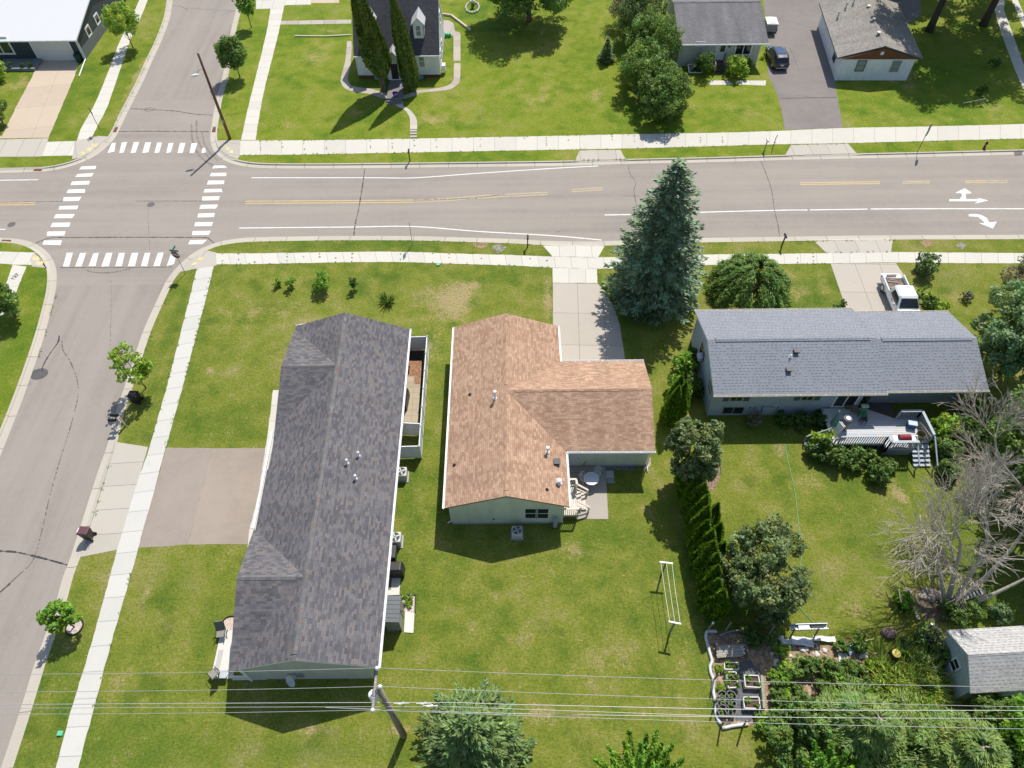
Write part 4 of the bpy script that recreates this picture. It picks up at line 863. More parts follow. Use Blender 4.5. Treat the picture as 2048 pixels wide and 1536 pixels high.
a, b = hit(1670, 800, W0, SN), hit(1714, 800, W0, SN); opening(t, 'sliding_door', a, b, 1.15, 3.0, SN, None, M_WHITE, .12, 2)
mb = MB(); mb.tube([hit(1525, 812, W0, SN) + V(0, -.06, 0), hit(1522, 830, W0, SN) * V(1, 1, 0) + V(0, -.06, G)], .04, 6); mb.tube([hit(1528, 812, W0, SN) + V(0, -.06, 0), hit(1550, 813, W0, SN) + V(0, -.06, 0)], .025, 6); part(mb, 'service_pipe', plain('blue grey conduit', (.2, .25, .32), .5), t)
a = hit(1500, 816, W0, SN); 
for dx in (0, .35, 2.1): mb = MB(); mb.box((a.x + dx, wyS - .05, 1.1), (.1, .1, .22)); part(mb, 'meter_box', M_STEEL, t)
WN = (-1, 0, 0)
opening(t, 'window', (wxL, 36.2, 0), (wxL, 34.6, 0), 1.75, 3.0, WN, None, M_GUT, .09, 2); opening(t, 'window', (wxL, 32.6, 0), (wxL, 31.4, 0), 1.75, 2.9, WN, M_GLASSG, M_GUT, .09, 1, 2)
mb = MB(); mb.b2((wxL - .35, 35.0, 1.8), (wxL - .03, 35.6, 2.15)); part(mb, 'window_air_conditioner', M_WHITEB, t)
mb = MB(); mb.b2((26.25, 32.9, .9), (27.3, 32.94, 2.9)); part(mb, 'door', plain('dark doorway', (.02, .018, .016), .6), t)

# ---- grey roofed garden shed
t = thing('garden_shed', 'pale grey gabled garden shed with one small window and a light shingle roof', 'shed', (28, 12, G))
ze, zr = 2.2, 3.35; e0, e1, rw = P(1941, 1387, ze), P(1893, 1260, ze), P(1939, 1310, zr); xW = (e0.x + e1.x) / 2; xE = 30.9; rise = .012
f = lambda x, y, z: Vector((x, y + (x - xW) * .045, z))
yS_, yN_ = e0.y, e1.y; ymd = (yS_ + yN_) / 2
mb = MB(); mb.slab([f(xW, yS_, ze), f(xE, yS_, ze), f(xE, ymd, zr), f(xW, ymd, zr)], .1); mb.slab([f(xW, yN_, ze), f(xE, yN_, ze), f(xE, ymd, zr), f(xW, ymd, zr)], .1)
ROOF = part(mb, 'roof', [SH_SHED, plain('pale trim', (.55, .6, .63), .5)], t); ridge_cap(t, ROOF, f(xW + .05, ymd, zr), f(xE - .05, ymd, zr), (0, -1, -.65), (0, 1, -.65), SH_SHED, .12, .02)
mb = MB(); vs = []
for x in (xW + .28, xE - .28):
    for y, z in ((yS_ + .2, G), (yN_ - .2, G), (yN_ - .2, ze), (ymd, zr - .13), (yS_ + .2, ze)): vs.append(f(x, y, z))
mb.add(vs, [[4, 3, 2, 1, 0], [5, 6, 7, 8, 9]] + [[i, (i + 1) % 5, (i + 1) % 5 + 5, i + 5] for i in range(5)]); part(mb, 'wall', SD_SHED, t)
xw = xW + .28; opening(t, 'window', f(xw, 12.35, 0), f(xw, 11.75, 0), .85, 1.75, (-1, 0, 0), None, M_WHITE, .09, 1, 2)
mb = MB(); mb.bar(f(xw - .02, yS_ + .25, ze), f(xw - .02, yN_ - .25, ze), .03, .06); part(mb, 'trim', MATS['pale trim'], t)

# ---- small dark storage shed
t = thing('storage_shed', 'small resin storage shed with a dark lean-to lid beside the duplex', 'shed', (P(790, 1250, G).x, P(790, 1250, G).y, G))
A = [P(770.5, 1193.7, 1.85), P(802, 1191.4, 1.85), P(798, 1244.6, 1.85), P(766, 1245.8, 1.85)]
cx = sum(A, Vector()) / 4; mb = MB(); mb.slab([A[0] + V(0, 0, .18), A[1], A[2], A[3] + V(0, 0, .18)], .07)
for i in range(1, 6): a, b = (A[0] + V(0, 0, .18)).lerp(A[3] + V(0, 0, .18), i / 6), A[1].lerp(A[2], i / 6); mb.bar(a + V(0, 0, .01), b + V(0, 0, .01), .03, .02)
part(mb, 'roof', plain('slate blue lid', (.055, .07, .085), .5, .1, 2), t)
mb = MB(); B = [cx + (p - cx) * .93 for p in A]; mb.prism([(p.x, p.y) for p in B], G, 1.8); part(mb, 'wall', plain('greige resin', (.27, .26, .24), .6, .1, 2), t)
a, b = B[1], B[2]; mb = MB(); c_ = a.lerp(b, .5); mb.bar(V(c_.x + .02, c_.y, .2), V(c_.x + .02, c_.y, 1.75), .02); mb.box((c_.x + .05, c_.y + .15, 1.0), (.06, .05, .2)); part(mb, 'door_handle', M_BLACK, t)

# ---- white house with two dormers
t = H_WHITE = thing('house', 'white two storey cottage with a steep black roof and two dormers', 'house', (-12.9, 84, G))
x0, x1, yS_, dep, ze, zr = -17.78, -8.02, 80.1, 8.6, 3.0, 7.2; ym = yS_ + dep / 2; o = .15
mb = MB(); pr = [(yS_, .5), (yS_ + dep, .5), (yS_ + dep, ze), (ym, zr - .15), (yS_, ze)]
mb.add([(x0, y, z) for y, z in pr] + [(x1, y, z) for y, z in pr], [[4, 3, 2, 1, 0], [5, 6, 7, 8, 9]] + [[i, (i + 1) % 5, (i + 1) % 5 + 5, i + 5] for i in range(5)]); part(mb, 'wall', SD_WHITE, t)
mb = MB(); mb.b2((x0 + .05, yS_ + .05, 0), (x1 - .05, yS_ + dep - .05, .52)); part(mb, 'foundation', M_BRICK, t)
mb = MB(); sl = (zr - ze) / (dep / 2); za = ze - .2 * sl + .12
mb.slab([(x0 - .1, yS_ - .2, za), (x1 + .06, yS_ - .2, za), (x1 + .06, ym, zr), (x0 - .1, ym, zr)], .16); mb.slab([(x0 - .1, yS_ + dep + .2, za), (x1 + .06, yS_ + dep + .2, za), (x1 + .06, ym, zr), (x0 - .1, ym, zr)], .16)
ROOF = part(mb, 'roof', [SH_DARK, M_WHITE], t); gutter(t, ROOF, (x0 - .1, yS_ - .2, za), (x1 + .06, yS_ - .2, za), (0, -1, 0))
nR = (0, -sl, 1); rp = (0, ym, zr)
def dormer(u, vb, wd=1.25):
    b = hit(u, vb, rp, nR); zb = b.z; zt = zb + 1.75; zp = zt + .65; yb = b.y; back = lambda z: ym - (zr - z) / sl
    m_ = MB(); h = wd / 2; m_.wallpoly([(b.x - h, yb, zb - .1), (b.x + h, yb, zb - .1), (b.x + h, yb, zt), (b.x, yb, zp), (b.x - h, yb, zt)], .08)
    for s_ in (-1, 1): m_.add([(b.x + s_ * h, yb, zb - .1), (b.x + s_ * h, yb, zt), (b.x + s_ * h, back(zt) + .1, zt), (b.x + s_ * (h - .05), yb, zb - .1), (b.x + s_ * (h - .05), yb, zt), (b.x + s_ * (h - .05), back(zt) + .1, zt)], [[0, 1, 2], [5, 4, 3], [0, 3, 4, 1], [1, 4, 5, 2], [2, 5, 3, 0]])
    d = part(m_, 'dormer', SD_WHITE, t); m_ = MB(); q = .16
    for s_ in (-1, 1): m_.slab([(b.x, yb - q, zp + .08), (b.x, back(zp) + .15, zp + .08), (b.x + s_ * (h + q), back(zt - .1) + .15, zt - .1), (b.x + s_ * (h + q), yb - q, zt - .1)], .07)
    sub(m_, 'dormer_roof', [plain('pale grey dormer shingles', (.42, .43, .44), .85, .08, 6), M_WHITE], d)
    w2 = opening(t, 'window', (b.x - .3, yb, 0), (b.x + .3, yb, 0), zb + .35, zb + 1.55, (0, -1, 0), M_GLASSG, M_WHITE, .1, 1, 2)
dormer(838.5, 78); dormer(741, 76)
W0 = (0, yS_, 0)
win_px(t, W0, SN, ((839, 110), (850.5, 134)), M_GLASSG, rows=2, fw=.11); win_px(t, W0, SN, ((730, 110), (745, 136)), M_GLASSG, rows=2, fw=.11)
EN = (1, 0, 0)
for y, z in ((81.3, 1.2), (83.6, 1.2), (84.4, 4.2)): opening(t, 'window', (x1, y, 0), (x1, y + .9, 0), z, z + 1.4, EN, M_GLASSG, M_WHITE, .1, 1, 2)
# entry
p, q = hit(777, 160, (0, 79.2, 0), SN), hit(808, 160, (0, 79.2, 0), SN); xa, xb, ya = p.x, q.x, 79.0
mb = MB(); pr = [(xa, .5), (xb, .5), (xb, 2.7), ((xa + xb) / 2, 3.9), (xa, 2.7)]; mb.add([(x, ya, z) for x, z in pr] + [(x, yS_ + .02, z) for x, z in pr], [[0, 1, 2, 3, 4], [9, 8, 7, 6, 5]] + [[i, i + 5, (i + 1) % 5 + 5, (i + 1) % 5] for i in range(5)]); E_ = part(mb, 'entry_porch', SD_WHITE, t)
mb = MB(); xm = (xa + xb) / 2
for s_, xe in ((-1, xa - .18), (1, xb + .18)): mb.slab([(xm, ya - .2, 4.02), (xm, yS_ + .5, 4.02), (xe, yS_ + .5, 2.62), (xe, ya - .2, 2.62)], .08)
sub(mb, 'entry_roof', [bpy.data.materials['pale grey dormer shingles'], M_WHITE], E_)
opening(t, 'door', (xm - .48, ya, 0), (xm + .48, ya, 0), .55, 2.55, SN, plain('dark door', (.02, .024, .028), .4, .1), M_WHITE, .14)
mb = MB(); p = [P(779, 162, .5), P(809, 162, .5), P(807, 200, .3), P(779, 200, .3)]; mb.b2((p[0].x, p[2].y, 0), (p[1].x, ya - .02, .5)); 
for k in range(2): mb.b2((p[0].x, p[2].y - .3 * (k + 1), 0), (p[1].x, p[2].y - .3 * k - .002, .33 - .16 * k))
part(mb, 'front_steps', plain('grey deck concrete', (.2, .195, .19), .9, .2, 3), t)
for xx in (-15.4, -10.6): mb = MB(); mb.b2((xx - .5, yS_ - .35, .05), (xx + .5, yS_ + .04, .42)); part(mb, 'basement_window_cover', plain('blue plastic bubble', (.2, .3, .36), .25, .1), t)

# ---- grey roofed house north of the road
t = H_MID = thing('house', 'low pale grey house with a plain grey roof behind porch shrubs', 'house', (25.4, 86, G))
x0, x1, yS_, ze, zr = 20.2, 29.75, 82.15, 2.9, 4.7; ym = 88.5; sl = (zr - ze) / (ym - 81.85)
mb = MB(); penta_x(mb, yS_, 94.8, ym, x0, x1, .3, ze - .08, zr - .2); part(mb, 'wall', SD_MID, t)
mb = MB(); mb.b2((x0 - .03, yS_ - .03, 0), (x1 + .03, 94.8, .3)); part(mb, 'foundation', M_FOUND, t)
mb = MB(); mb.slab([(x0 - .2, 81.85, ze), (x1 + .75, 81.85, ze), (x1 + .75, ym, zr), (x0 - .2, ym, zr)], .14); mb.slab([(x0 - .2, 95.2, ze), (x1 + .75, 95.2, ze), (x1 + .75, ym, zr), (x0 - .2, ym, zr)], .14)
ROOF = part(mb, 'roof', [SH_MID, M_WHITE], t); gutter(t, ROOF, (x0 - .2, 81.85, ze), (x1 + .75, 81.85, ze), (0, -1, 0)); ridge_cap(t, ROOF, (x0 - .1, ym, zr), (x1 + .7, ym, zr), (0, -1, -.27), (0, 1, -.27), SH_MID, .2, .04)
W0 = (0, yS_, 0)
win_px(t, W0, SN, ((1391.5, 84.5), (1408.5, 92)), cols=2, fw=.12); win_px(t, W0, SN, ((1468, 86), (1500, 109)), cols=2, fw=.14)
opening(t, 'door', hit(1431, 110, W0, SN), hit(1448, 110, W0, SN), .95, 2.85, SN, plain('white storm door', (.6, .64, .66), .4, .05), M_WHITE, .14)
p = hit(1440, 120, W0, SN); opening(t, 'window', (p.x - .32, yS_ - .035, 0), (p.x + .32, yS_ - .035, 0), 1.8, 2.65, SN, M_GLASSD, M_WHITE, .06)
mb = MB(); p = hit(1459, 92, W0, SN); mb.box((p.x, yS_ - .08, p.z), (.16, .12, .26)); part(mb, 'wall_lamp', M_BLACK, t)
t2 = thing('porch_steps', 'weathered wooden porch steps with rails below the white storm door', 'steps', (P(1438, 150, G).x, P(1438, 150, G).y, G))
xa, xb = P(1425, 140, G).x, P(1447, 140, G).x; mb = MB(); mb.b2((xa, yS_ - 1.0, .72), (xb, yS_ - .04, .8))
for k in range(3): mb.b2((xa, yS_ - 1.02 - .3 * (k + 1), .5 - .19 * k), (xb, yS_ - 1.02 - .3 * k, .55 - .19 * k))
part(mb, 'treads', plain('dark worn wood', (.12, .09, .075), .9, .3, 4), t2)
for xx in (xa, xb):
    mb = MB(); mb.box((xx, yS_ - .15, .95), (.1, .1, 1.7)); mb.box((xx, yS_ - 1.95, .7), (.1, .1, 1.15)); mb.bar((xx, yS_ - .15, 1.75), (xx, yS_ - 1.95, 1.25), .1, .05); mb.bar((xx, yS_ - .15, 1.3), (xx, yS_ - 1.95, .8), .06, .04); part(mb, 'railing', M_WOODB, t2)
t2 = thing('egress_window_cover', 'white framed basement window well cover below the small window of the grey house', 'window well', (P(1385, 138, G).x, P(1385, 138, G).y, G))
mb = MB(); a, b, c, d = P(1376, 129, .7), P(1402, 129, .7), P(1405, 145, .25), P(1378, 145, .25); [mb.bar(i, j, .1) for i, j in ((a, b), (b, c), (c, d), (d, a))]; part(mb, 'frame', M_WHITE, t2); mb = MB(); mb.slab([a, b, c, d], .03, 0, 0); part(mb, 'pane', M_GLASS, t2)

# ---- small white cottage with brown gable
t = H_SMALL = thing('house', 'small white cottage with a brown front gable and shaded grey roof', 'house', (42.5, 84, G))
ze, zr = 2.75, 4.15
eSW, eSE, ap, eNW = P(1675, 115.5, ze), P(1847, 117, ze), P(1773.5, 86, zr), P(1651, 20, ze)
dr = (eNW - eSW).normalized(); LEN = 13.5; ap = (eSW + eSE) / 2 + V(0, 0, zr - ze); bk = V(.115, 1, 0).normalized() * LEN
mb = MB(); mb.slab([eSW, ap, ap + bk, eSW + bk], .16); mb.slab([eSE, ap, ap + bk, eSE + bk], .16)
ROOF = part(mb, 'roof', [SH_SMALL, plain('dark green grey trim', (.10, .11, .10), .7)], t); ridge_cap(t, ROOF, ap, ap + bk, eSW - ap, eSE - ap, SH_SMALL, .16, .03)
wSW, wSE = P(1669, 161, .1), P(1812.2, 161, .1); bw = V(.115, 1, 0).normalized() * (LEN - .5)
mb = MB(); q = [wSW, wSE, wSE + bw, wSW + bw]; mb.prism([(p.x, p.y) for p in q], G - .05, ze - .06); part(mb, 'wall', SD_WHITE, t)
mb = MB(); mm = (wSW + wSE) / 2; mb.wallpoly([wSW * V(1, 1, 0) + V(-.2, -.03, ze - .08), wSE * V(1, 1, 0) + V(.35, -.03, ze - .08), V(ap.x, mm.y - .03, zr - .2)], .12); part(mb, 'gable', siding_mat('brown gable boards', (.17, .065, .03), .16, .25), t)
mb = MB(); mb.box((ap.x - .1, mm.y - .06, zr - .75), (.36, .05, .36)); [mb.box((ap.x - .1, mm.y - .09, zr - .87 + .08 * k), (.3, .03, .03)) for k in range(4)]; part(mb, 'gable_vent', M_WHITE, t)
fr = plain('dark window frame', (.1, .1, .095), .6, .1)
WNn = (wSE - wSW).normalized(); WNn = V(WNn.y, -WNn.x, 0)
win_px(t, wSW, WNn, ((1709, 121), (1726, 142)), M_GLASSG, rows=2, frame=fr); win_px(t, wSW, WNn, ((1778, 121.5), (1794.5, 143)), M_GLASSG, rows=2, frame=plain('grey window frame', (.3, .3, .29), .6, .1))
a = wSW + bw * .17; b = wSW + bw * .26; opening(t, 'window', b, a, 1.0, 2.3, (-1, .1, 0), None, fr)
nR = (ap - eSW).cross(bk); nR = nR if nR.z > 0 else -nR; nE_ = (ap - eSE).cross(bk); nE_ = nE_ if nE_.z > 0 else -nE_
for u, v in ((1675, 36), (1691, 17), (1706, 8)): roof_pipe(ROOF, hit(u, v, ap, nR), .07, .65, M_STEEL, cap=True)
for u, v in ((1737, 14), (1748, 40), (1757, 67)): box_vent(ROOF, hit(u, v, ap, nR if u < 1740 else nE_), 0, .34, M_STEEL)

# ---- dark sided house with the white metal roof
t = H_NW = thing('house', 'slate sided house with a white metal roof and pale garage door', 'house', (-58, 88, G))
ze, zr = 2.85, 4.9; c = P(157, 80, ze); c2 = P(181, -18, zr); xE = (c.x + c2.x) / 2 - .1; yS_ = c.y; ym = yS_ + 8.4
mb = MB(); mb.slab([(xE - 28, yS_, ze), (xE, yS_, ze), (xE, ym, zr), (xE - 28, ym, zr)], .16); mb.slab([(xE - 28, 2 * ym - yS_, ze), (xE, 2 * ym - yS_, ze), (xE, ym, zr), (xE - 28, ym, zr)], .16)
tm = NT('white metal roof'); uvn = tm.sep(tm.coord('UV')); ff = tm.math('LESS_THAN', tm.math('FRACT', tm.math('DIVIDE', uvn[0], .9)), .05)
ROOF = part(mb, 'roof', [tm.done(tm.mix(tm.math('MULTIPLY', ff, .06), (.66, .66, .655), .2), .45, .4), M_WHITE], t); gutter(t, ROOF, (xE - 28, yS_, ze), (xE, yS_, ze), (0, -1, 0))
wx = xE - .35; wy = yS_ + .45
mb = MB(); penta_x(mb, wy, 2 * ym - wy, ym, xE - 28, wx, G - .05, ze - .05, zr - .2); part(mb, 'wall', SD_NAVY, t)
mb = MB(); mb.b2((wx - .02, wy - .03, G - .04), (wx + .03, wy + 13, 1.35)); part(mb, 'wainscot', SD_GREY, t)
for y in (wy + 3.0, wy + 6.1): opening(t, 'window', (wx, y, 0), (wx, y + 1.05, 0), 1.45, 2.5, EN, None, M_WHITE, .16)
W0 = (0, wy, 0); a, b = hit(78, 117, W0, SN), hit(152, 117, W0, SN); mb = MB(); mb.b2((a.x, wy - .04, G), (b.x, wy + .02, 2.45))
[mb.b2((a.x + .02, wy - .055, G + .05 + k * .58), (b.x - .02, wy - .045, G + .58 + k * .58)) for k in range(4)]
d = part(mb, 'garage_door', plain('pale garage door', (.6, .6, .58), .5, .05), t)
mb = MB(); [mb.b2((x - .06, wy - .06, G), (x + .06, wy, 2.56)) for x in (a.x - .07, b.x + .07, wx - .02)]; mb.b2((a.x - .1, wy - .06, 2.5), (b.x + .1, wy - .01, 2.62)); part(mb, 'door_trim', M_WHITE, t)
win_px(t, W0, SN, ((-12, 74), (30, 107)), M_GLASSD, cols=2, fw=.2)
mb = MB(); mb.tube([(wx + .08, wy + .1, 2.7), (wx + .08, wy + .05, .3), P(158, 152, .2)], .07, 6); part(mb, 'downspout', M_WHITE, t)
t = thing('planter', 'grey block planter with three clipped plants under the white roof house window', 'planter', (P(50, 130, G).x, P(50, 130, G).y, G))
mb = MB(); a, b = P(-10, 138, .45), P(68, 137, .45); mb.b2((a.x, a.y, G), (b.x, wy - .05, .45)); part(mb, 'box', plain('grey block', (.2, .22, .22), .9, .12), t)
# ------------------------------------------------------------ trees and plants
rng = np.random.default_rng(11)
def leafmesh(name, C, A, N, L, Wd, tint, mat, fold=.0):
    """C centres, A long axis, N rough normal, L length, Wd width (arrays); one four-cornered leaf or spray each"""
    n = len(C); A = A / np.linalg.norm(A, axis=1, keepdims=True); B = np.cross(N, A); B /= np.maximum(1e-6, np.linalg.norm(B, axis=1, keepdims=True))
    L = L[:, None]; Wd = Wd[:, None]
    v = np.empty((n, 4, 3)); v[:, 0] = C - A * L * .5; v[:, 1] = C + B * Wd * .5 - A * L * .08; v[:, 2] = C + A * L * .5; v[:, 3] = C - B * Wd * .5 - A * L * .08
    me = bpy.data.meshes.new(name); me.vertices.add(4 * n); me.loops.add(4 * n); me.polygons.add(n)
    me.vertices.foreach_set('co', v.astype(np.float32).ravel()); me.loops.foreach_set('vertex_index', np.arange(4 * n, dtype=np.int32))
    me.polygons.foreach_set('loop_start', np.arange(0, 4 * n, 4, dtype=np.int32)); me.polygons.foreach_set('loop_total', np.full(n, 4, dtype=np.int32))
    at = me.attributes.new('tint', 'FLOAT_COLOR', 'POINT'); t4 = np.ones((n, 4, 4), np.float32); t4[:, :, :3] = tint[:, None, :]; at.data.foreach_set('color', t4.ravel())
    me.materials.append(mat); me.update(); return me
def addmesh(name, me, parent=None):
    o = bpy.data.objects.new(name, me); COL.objects.link(o)
    if parent: o.parent = parent
    return o
def unit(n): v = rng.normal(size=(n, 3)); return v / np.linalg.norm(v, axis=1, keepdims=True)
def tints(n, amt=.25, hue=.12, groups=None):
    b = 1 + rng.normal(0, amt, n) * .6
    if groups is not None: b = b * (1 + rng.normal(0, amt, groups.max() + 1) * .55)[groups]
    h = rng.normal(0, hue, n)
    if groups is not None: h = h * .6 + rng.normal(0, hue, groups.max() + 1)[groups]
    return np.clip(np.stack([b * (1 + h), b, b * (1 - h * .8)], 1), .25, 2.4)
def puffs(c, r, size, n, up=.0, flat=1.0):
    """leaves on the skins of clumps: c (k,3) centres, r (k) radii"""
    k = len(c); m_ = 13; sd = unit(k * m_); sd[:, 2] = sd[:, 2] * flat + up * .35; sd /= np.linalg.norm(sd, axis=1, keepdims=True)
    rr_ = np.repeat(r, m_); sub_ = np.repeat(c, m_, 0) + sd * (rr_ * rng.uniform(.6, 1.05, k * m_))[:, None]; sr = rr_ * rng.uniform(.26, .52, k * m_); w_ = sr ** 2
    g = rng.choice(k * m_, n, p=w_ / w_.sum()); d = unit(n) + sd[g] * .45; d /= np.linalg.norm(d, axis=1, keepdims=True)
    C = sub_[g] + d * (sr[g] * (1.1 - np.abs(rng.normal(0, .35, n))))[:, None]; N = d + unit(n) * .7 + np.array([0, 0, .35]); A = d * .6 + np.cross(N, unit(n)) + np.array([0, 0, -.1])
    L = size * rng.uniform(.6, 1.5, n); return C, A, N, L, g
def crown_puffs(k, rx, ry, rz, zc, lo=.28, hi=.42, shell=.55, skew=0):
    d = unit(k); f = rng.uniform(shell, 1, k) ** .6; c = d * f[:, None] * np.array([rx, ry, rz]) * .78; c[:, 2] += zc
    r = rng.uniform(lo, hi, k) * min(rx, ry, rz * 1.2); return c, r
def trunk_mesh(h, r0, limbs, mat, name='trunk', lean=(0, 0), n=8):
    m_ = MB(); top = Vector((lean[0], lean[1], h)); m_.tube([Vector((0, 0, -.1)), Vector((lean[0] * .1, lean[1] * .1, h * .12)), Vector((lean[0] * .45, lean[1] * .45, h * .5)), top], [r0 * 1.35, r0, r0 * .75, r0 * .35], n)
    for a, b, r in limbs:
        a, b = Vector(a), Vector(b); mid = a.lerp(b, .5) + Vector((random.uniform(-.1, .1), random.uniform(-.1, .1), (b - a).length * .08)); m_.tube([a, mid, b], [r, r * .7, r * .25], 6)
    return m_
BARK = bark_mat('grey brown bark', (.16, .125, .095)); BARKD = bark_mat('dark bark', (.075, .06, .048)); BARKG = bark_mat('bleached dead bark', (.42, .37, .31), .15)
def broadleaf(name, label, cat, base, h, rx, ry=None, n=9000, k=26, size=.2, mat=None, group=None, zlo=.22, amt=.25, hue=.1, up=.2, shell=.5, lo=.28, hi=.42, trunk=True, r0=None, aspect=.6, flat=1.0, lean=(0, 0), top_pow=1, bark=None):
    ry = ry or rx; t = thing(name, label, cat, base, rng.uniform(0, 6.28), group)
    rz = h * (1 - zlo) / 2; zc = h * zlo + rz; c, r = crown_puffs(k, rx, ry, rz, zc, lo, hi, shell)
    # pull clumps so that the outline is uneven
    if top_pow != 1: f = 1 - np.clip((c[:, 2] - zc) / rz, -1, 1) * (1 - top_pow) * .5 - .0; c[:, :2] *= np.clip(f, .3, 1.4)[:, None]
    c[:, 0] += lean[0] * (c[:, 2] / h); c[:, 1] += lean[1] * (c[:, 2] / h)
    C, A, N, L, g = puffs(c, r, size, n, up, flat); C[:, 2] = np.maximum(C[:, 2], .05)
    addmesh('crown', leafmesh('crown', C, A, N, L, L * aspect, tints(n, amt, hue, g), mat), t)
    if trunk:
        limbs = [((lean[0] * .3, lean[1] * .3, h * (zlo * .7 + .1 * (i % 3))), tuple(c[i] * .9), (r0 or h * .018) * .45) for i in range(min(9, k))]
        trunk_mesh(h * .75, r0 or h * .018, limbs, bark or BARK, lean=lean).build('trunk', bark or BARK, t, smooth=True)
    return t
def spruce(name, label, cat, base, h, r, mat, whorls=26, per=13, spr=34, L0=.30, w0=.11, droop=.25, zlo=.04, group=None, amt=.34, jag=.25, power=.85, upturn=.15, tintmul=(1, 1, 1), bark=None):
    t = thing(name, label, cat, base, rng.uniform(0, 6.28), group); Cs = []; As = []; Ns = []; Ls = []; gs = []; gi = 0; m_ = MB()
    m_.tube([(0, 0, -.1), (0, 0, h * .5), (0, 0, h * .97)], [h * .02, h * .013, .02], 8)
    for i in range(whorls):
        f = (i + rng.uniform(-.3, .3)) / whorls; f = min(max(f, 0), .985); z = h * (zlo + (1 - zlo) * f); R_ = r * (1 - f) ** power * (1 - .18 * max(0, .12 - f) / .12)
        nb = max(5, int(per * (1 - f * .55)))
        for j in range(nb):
            a = 6.283 * (j + rng.uniform(-.35, .35)) / nb + i * 1.7; Lb = max(.22, R_ * rng.uniform(1 - jag, 1 + jag * .55)); dr = np.array([math.cos(a), math.sin(a), 0])
            ns = max(6, int(spr * (Lb / r) + 4)); s_ = rng.uniform(.12, 1, ns) ** .75; zz = z - droop * Lb * s_ + upturn * Lb * s_ ** 2.5
            side = np.array([-dr[1], dr[0], 0]); off = rng.normal(0, 1, ns) * (.24 * Lb * (1.05 - s_) + .05)
            C = dr[None] * (Lb * s_)[:, None] + side[None] * off[:, None]; C[:, 2] = zz - np.abs(off) * .22 + rng.normal(0, .05, ns)
            A = dr[None] * 1.0 + side[None] * (np.sign(off) * rng.uniform(.2, .9, ns))[:, None] + np.array([0, 0, 1]) * rng.uniform(-.3, .35, ns)[:, None]
            Cs.append(C); As.append(A); Ns.append(np.array([0, 0, 1.]) + rng.normal(0, .45, (ns, 3))); Ls.append(L0 * rng.uniform(.6, 1.35, ns)); gs.append(np.full(ns, gi)); gi += 1
            if j % 3 == 0: m_.tube([(0, 0, z), tuple(dr * Lb * .8 + np.array([0, 0, z - droop * Lb * .75]))], [.035, .012], 4, cap=False)
    C = np.concatenate(Cs); A = np.concatenate(As); N = np.concatenate(Ns); L = np.concatenate(Ls); g = np.concatenate(gs); C[:, 2] = np.maximum(C[:, 2], .06)
    tn = tints(len(C), amt, .06, g) * np.array(tintmul); addmesh('foliage', leafmesh('foliage', C, A, N, L, L * (w0 / L0), tn, mat), t); m_.build('trunk', bark or BARKD, t); return t
def column_tree(name, label, cat, base, h, r, mat, n=5200, group=None, L0=.24, w0=.1, lean=(0, 0), shape=None, zlo=.02, amt=.22, lobes=5, trunk=True):
    """arborvitae: upright sprays over a narrow lobed cone"""
    t = thing(name, label, cat, base, 0 if lean != (0, 0) else rng.uniform(0, 6.28), group); f = rng.uniform(0, 1, n) ** 1.15
    sh = shape or (lambda q: np.where(q < .2, .72 + q * 1.4, np.maximum(.02, 1 - ((q - .2) / .8) ** 1.55)))
    a = rng.uniform(0, 6.283, n); ph = rng.uniform(0, 6.28, 3); lob = 1 + .13 * np.sin(a * lobes + ph[0] + f * 3) + .08 * np.sin(a * (lobes + 4) + ph[1] - f * 9)
    rad = r * sh(f) * lob * (1 - np.abs(rng.normal(0, .16, n))); z = h * (zlo + (1 - zlo) * f)
    C = np.stack([np.cos(a) * rad + lean[0] * f, np.sin(a) * rad + lean[1] * f, z], 1); D = np.stack([np.cos(a), np.sin(a), np.zeros(n)], 1)
    A = np.array([0, 0, 1.0]) + D * .45 + rng.normal(0, .28, (n, 3)); N = D + rng.normal(0, .5, (n, 3)); g = ((a / 6.283 * 7).astype(int) + 7 * (f * 9).astype(int)); g -= g.min()
    L = L0 * rng.uniform(.6, 1.4, n); addmesh('foliage', leafmesh('foliage', C, A, N, L, L * (w0 / L0), tints(n, amt, .08, g), mat), t)
    if trunk: m_ = MB(); m_.tube([(0, 0, -.1), (lean[0] * .8, lean[1] * .8, h * .8)], [r * .12 + .02, .015], 6); m_.build('trunk', BARK, t)
    return t
def shrub(name, label, cat, base, h, r, mat, n=1200, k=9, size=.14, group=None, **kw):
    kw.setdefault('zlo', .05); kw.setdefault('trunk', False); kw.setdefault('shell', .3); kw.setdefault('lo', .3); kw.setdefault('hi', .5)
    t = broadleaf(name, label, cat, base, h, r, None, n, k, size, mat, group, **kw)
    m_ = MB(); [m_.tube([(0, 0, -.03), (r * .4 * math.cos(a), r * .4 * math.sin(a), h * .6)], [.02, .008], 4) for a in (0, 1.3, 2.6, 3.9, 5.2)]; m_.build('stems', BARK, t); return t
def blades(name, label, cat, base, h, r, mat, n=140, w_=.05, group=None, arch=.5, kind=None):
    """tussock of long arching leaves"""
    t = thing(name, label, cat, base, 0, group); a = rng.uniform(0, 6.283, n); s_ = np.sqrt(rng.uniform(0, 1, n)) ; d = np.stack([np.cos(a), np.sin(a), np.zeros(n)], 1)
    C0 = d * (s_ * r * .45)[:, None]; A = d * (arch + s_[:, None] * .7) + np.array([0, 0, 1.0]) + rng.normal(0, .15, (n, 3)); L = h * rng.uniform(.6, 1.15, n); An = A / np.linalg.norm(A, axis=1, keepdims=True)
    C = C0 + An * (L * .5)[:, None]; addmesh('leaves', leafmesh('leaves', C, A, np.cross(A, unit(n)), L, np.full(n, w_), tints(n, .25, .1), mat), t); return t

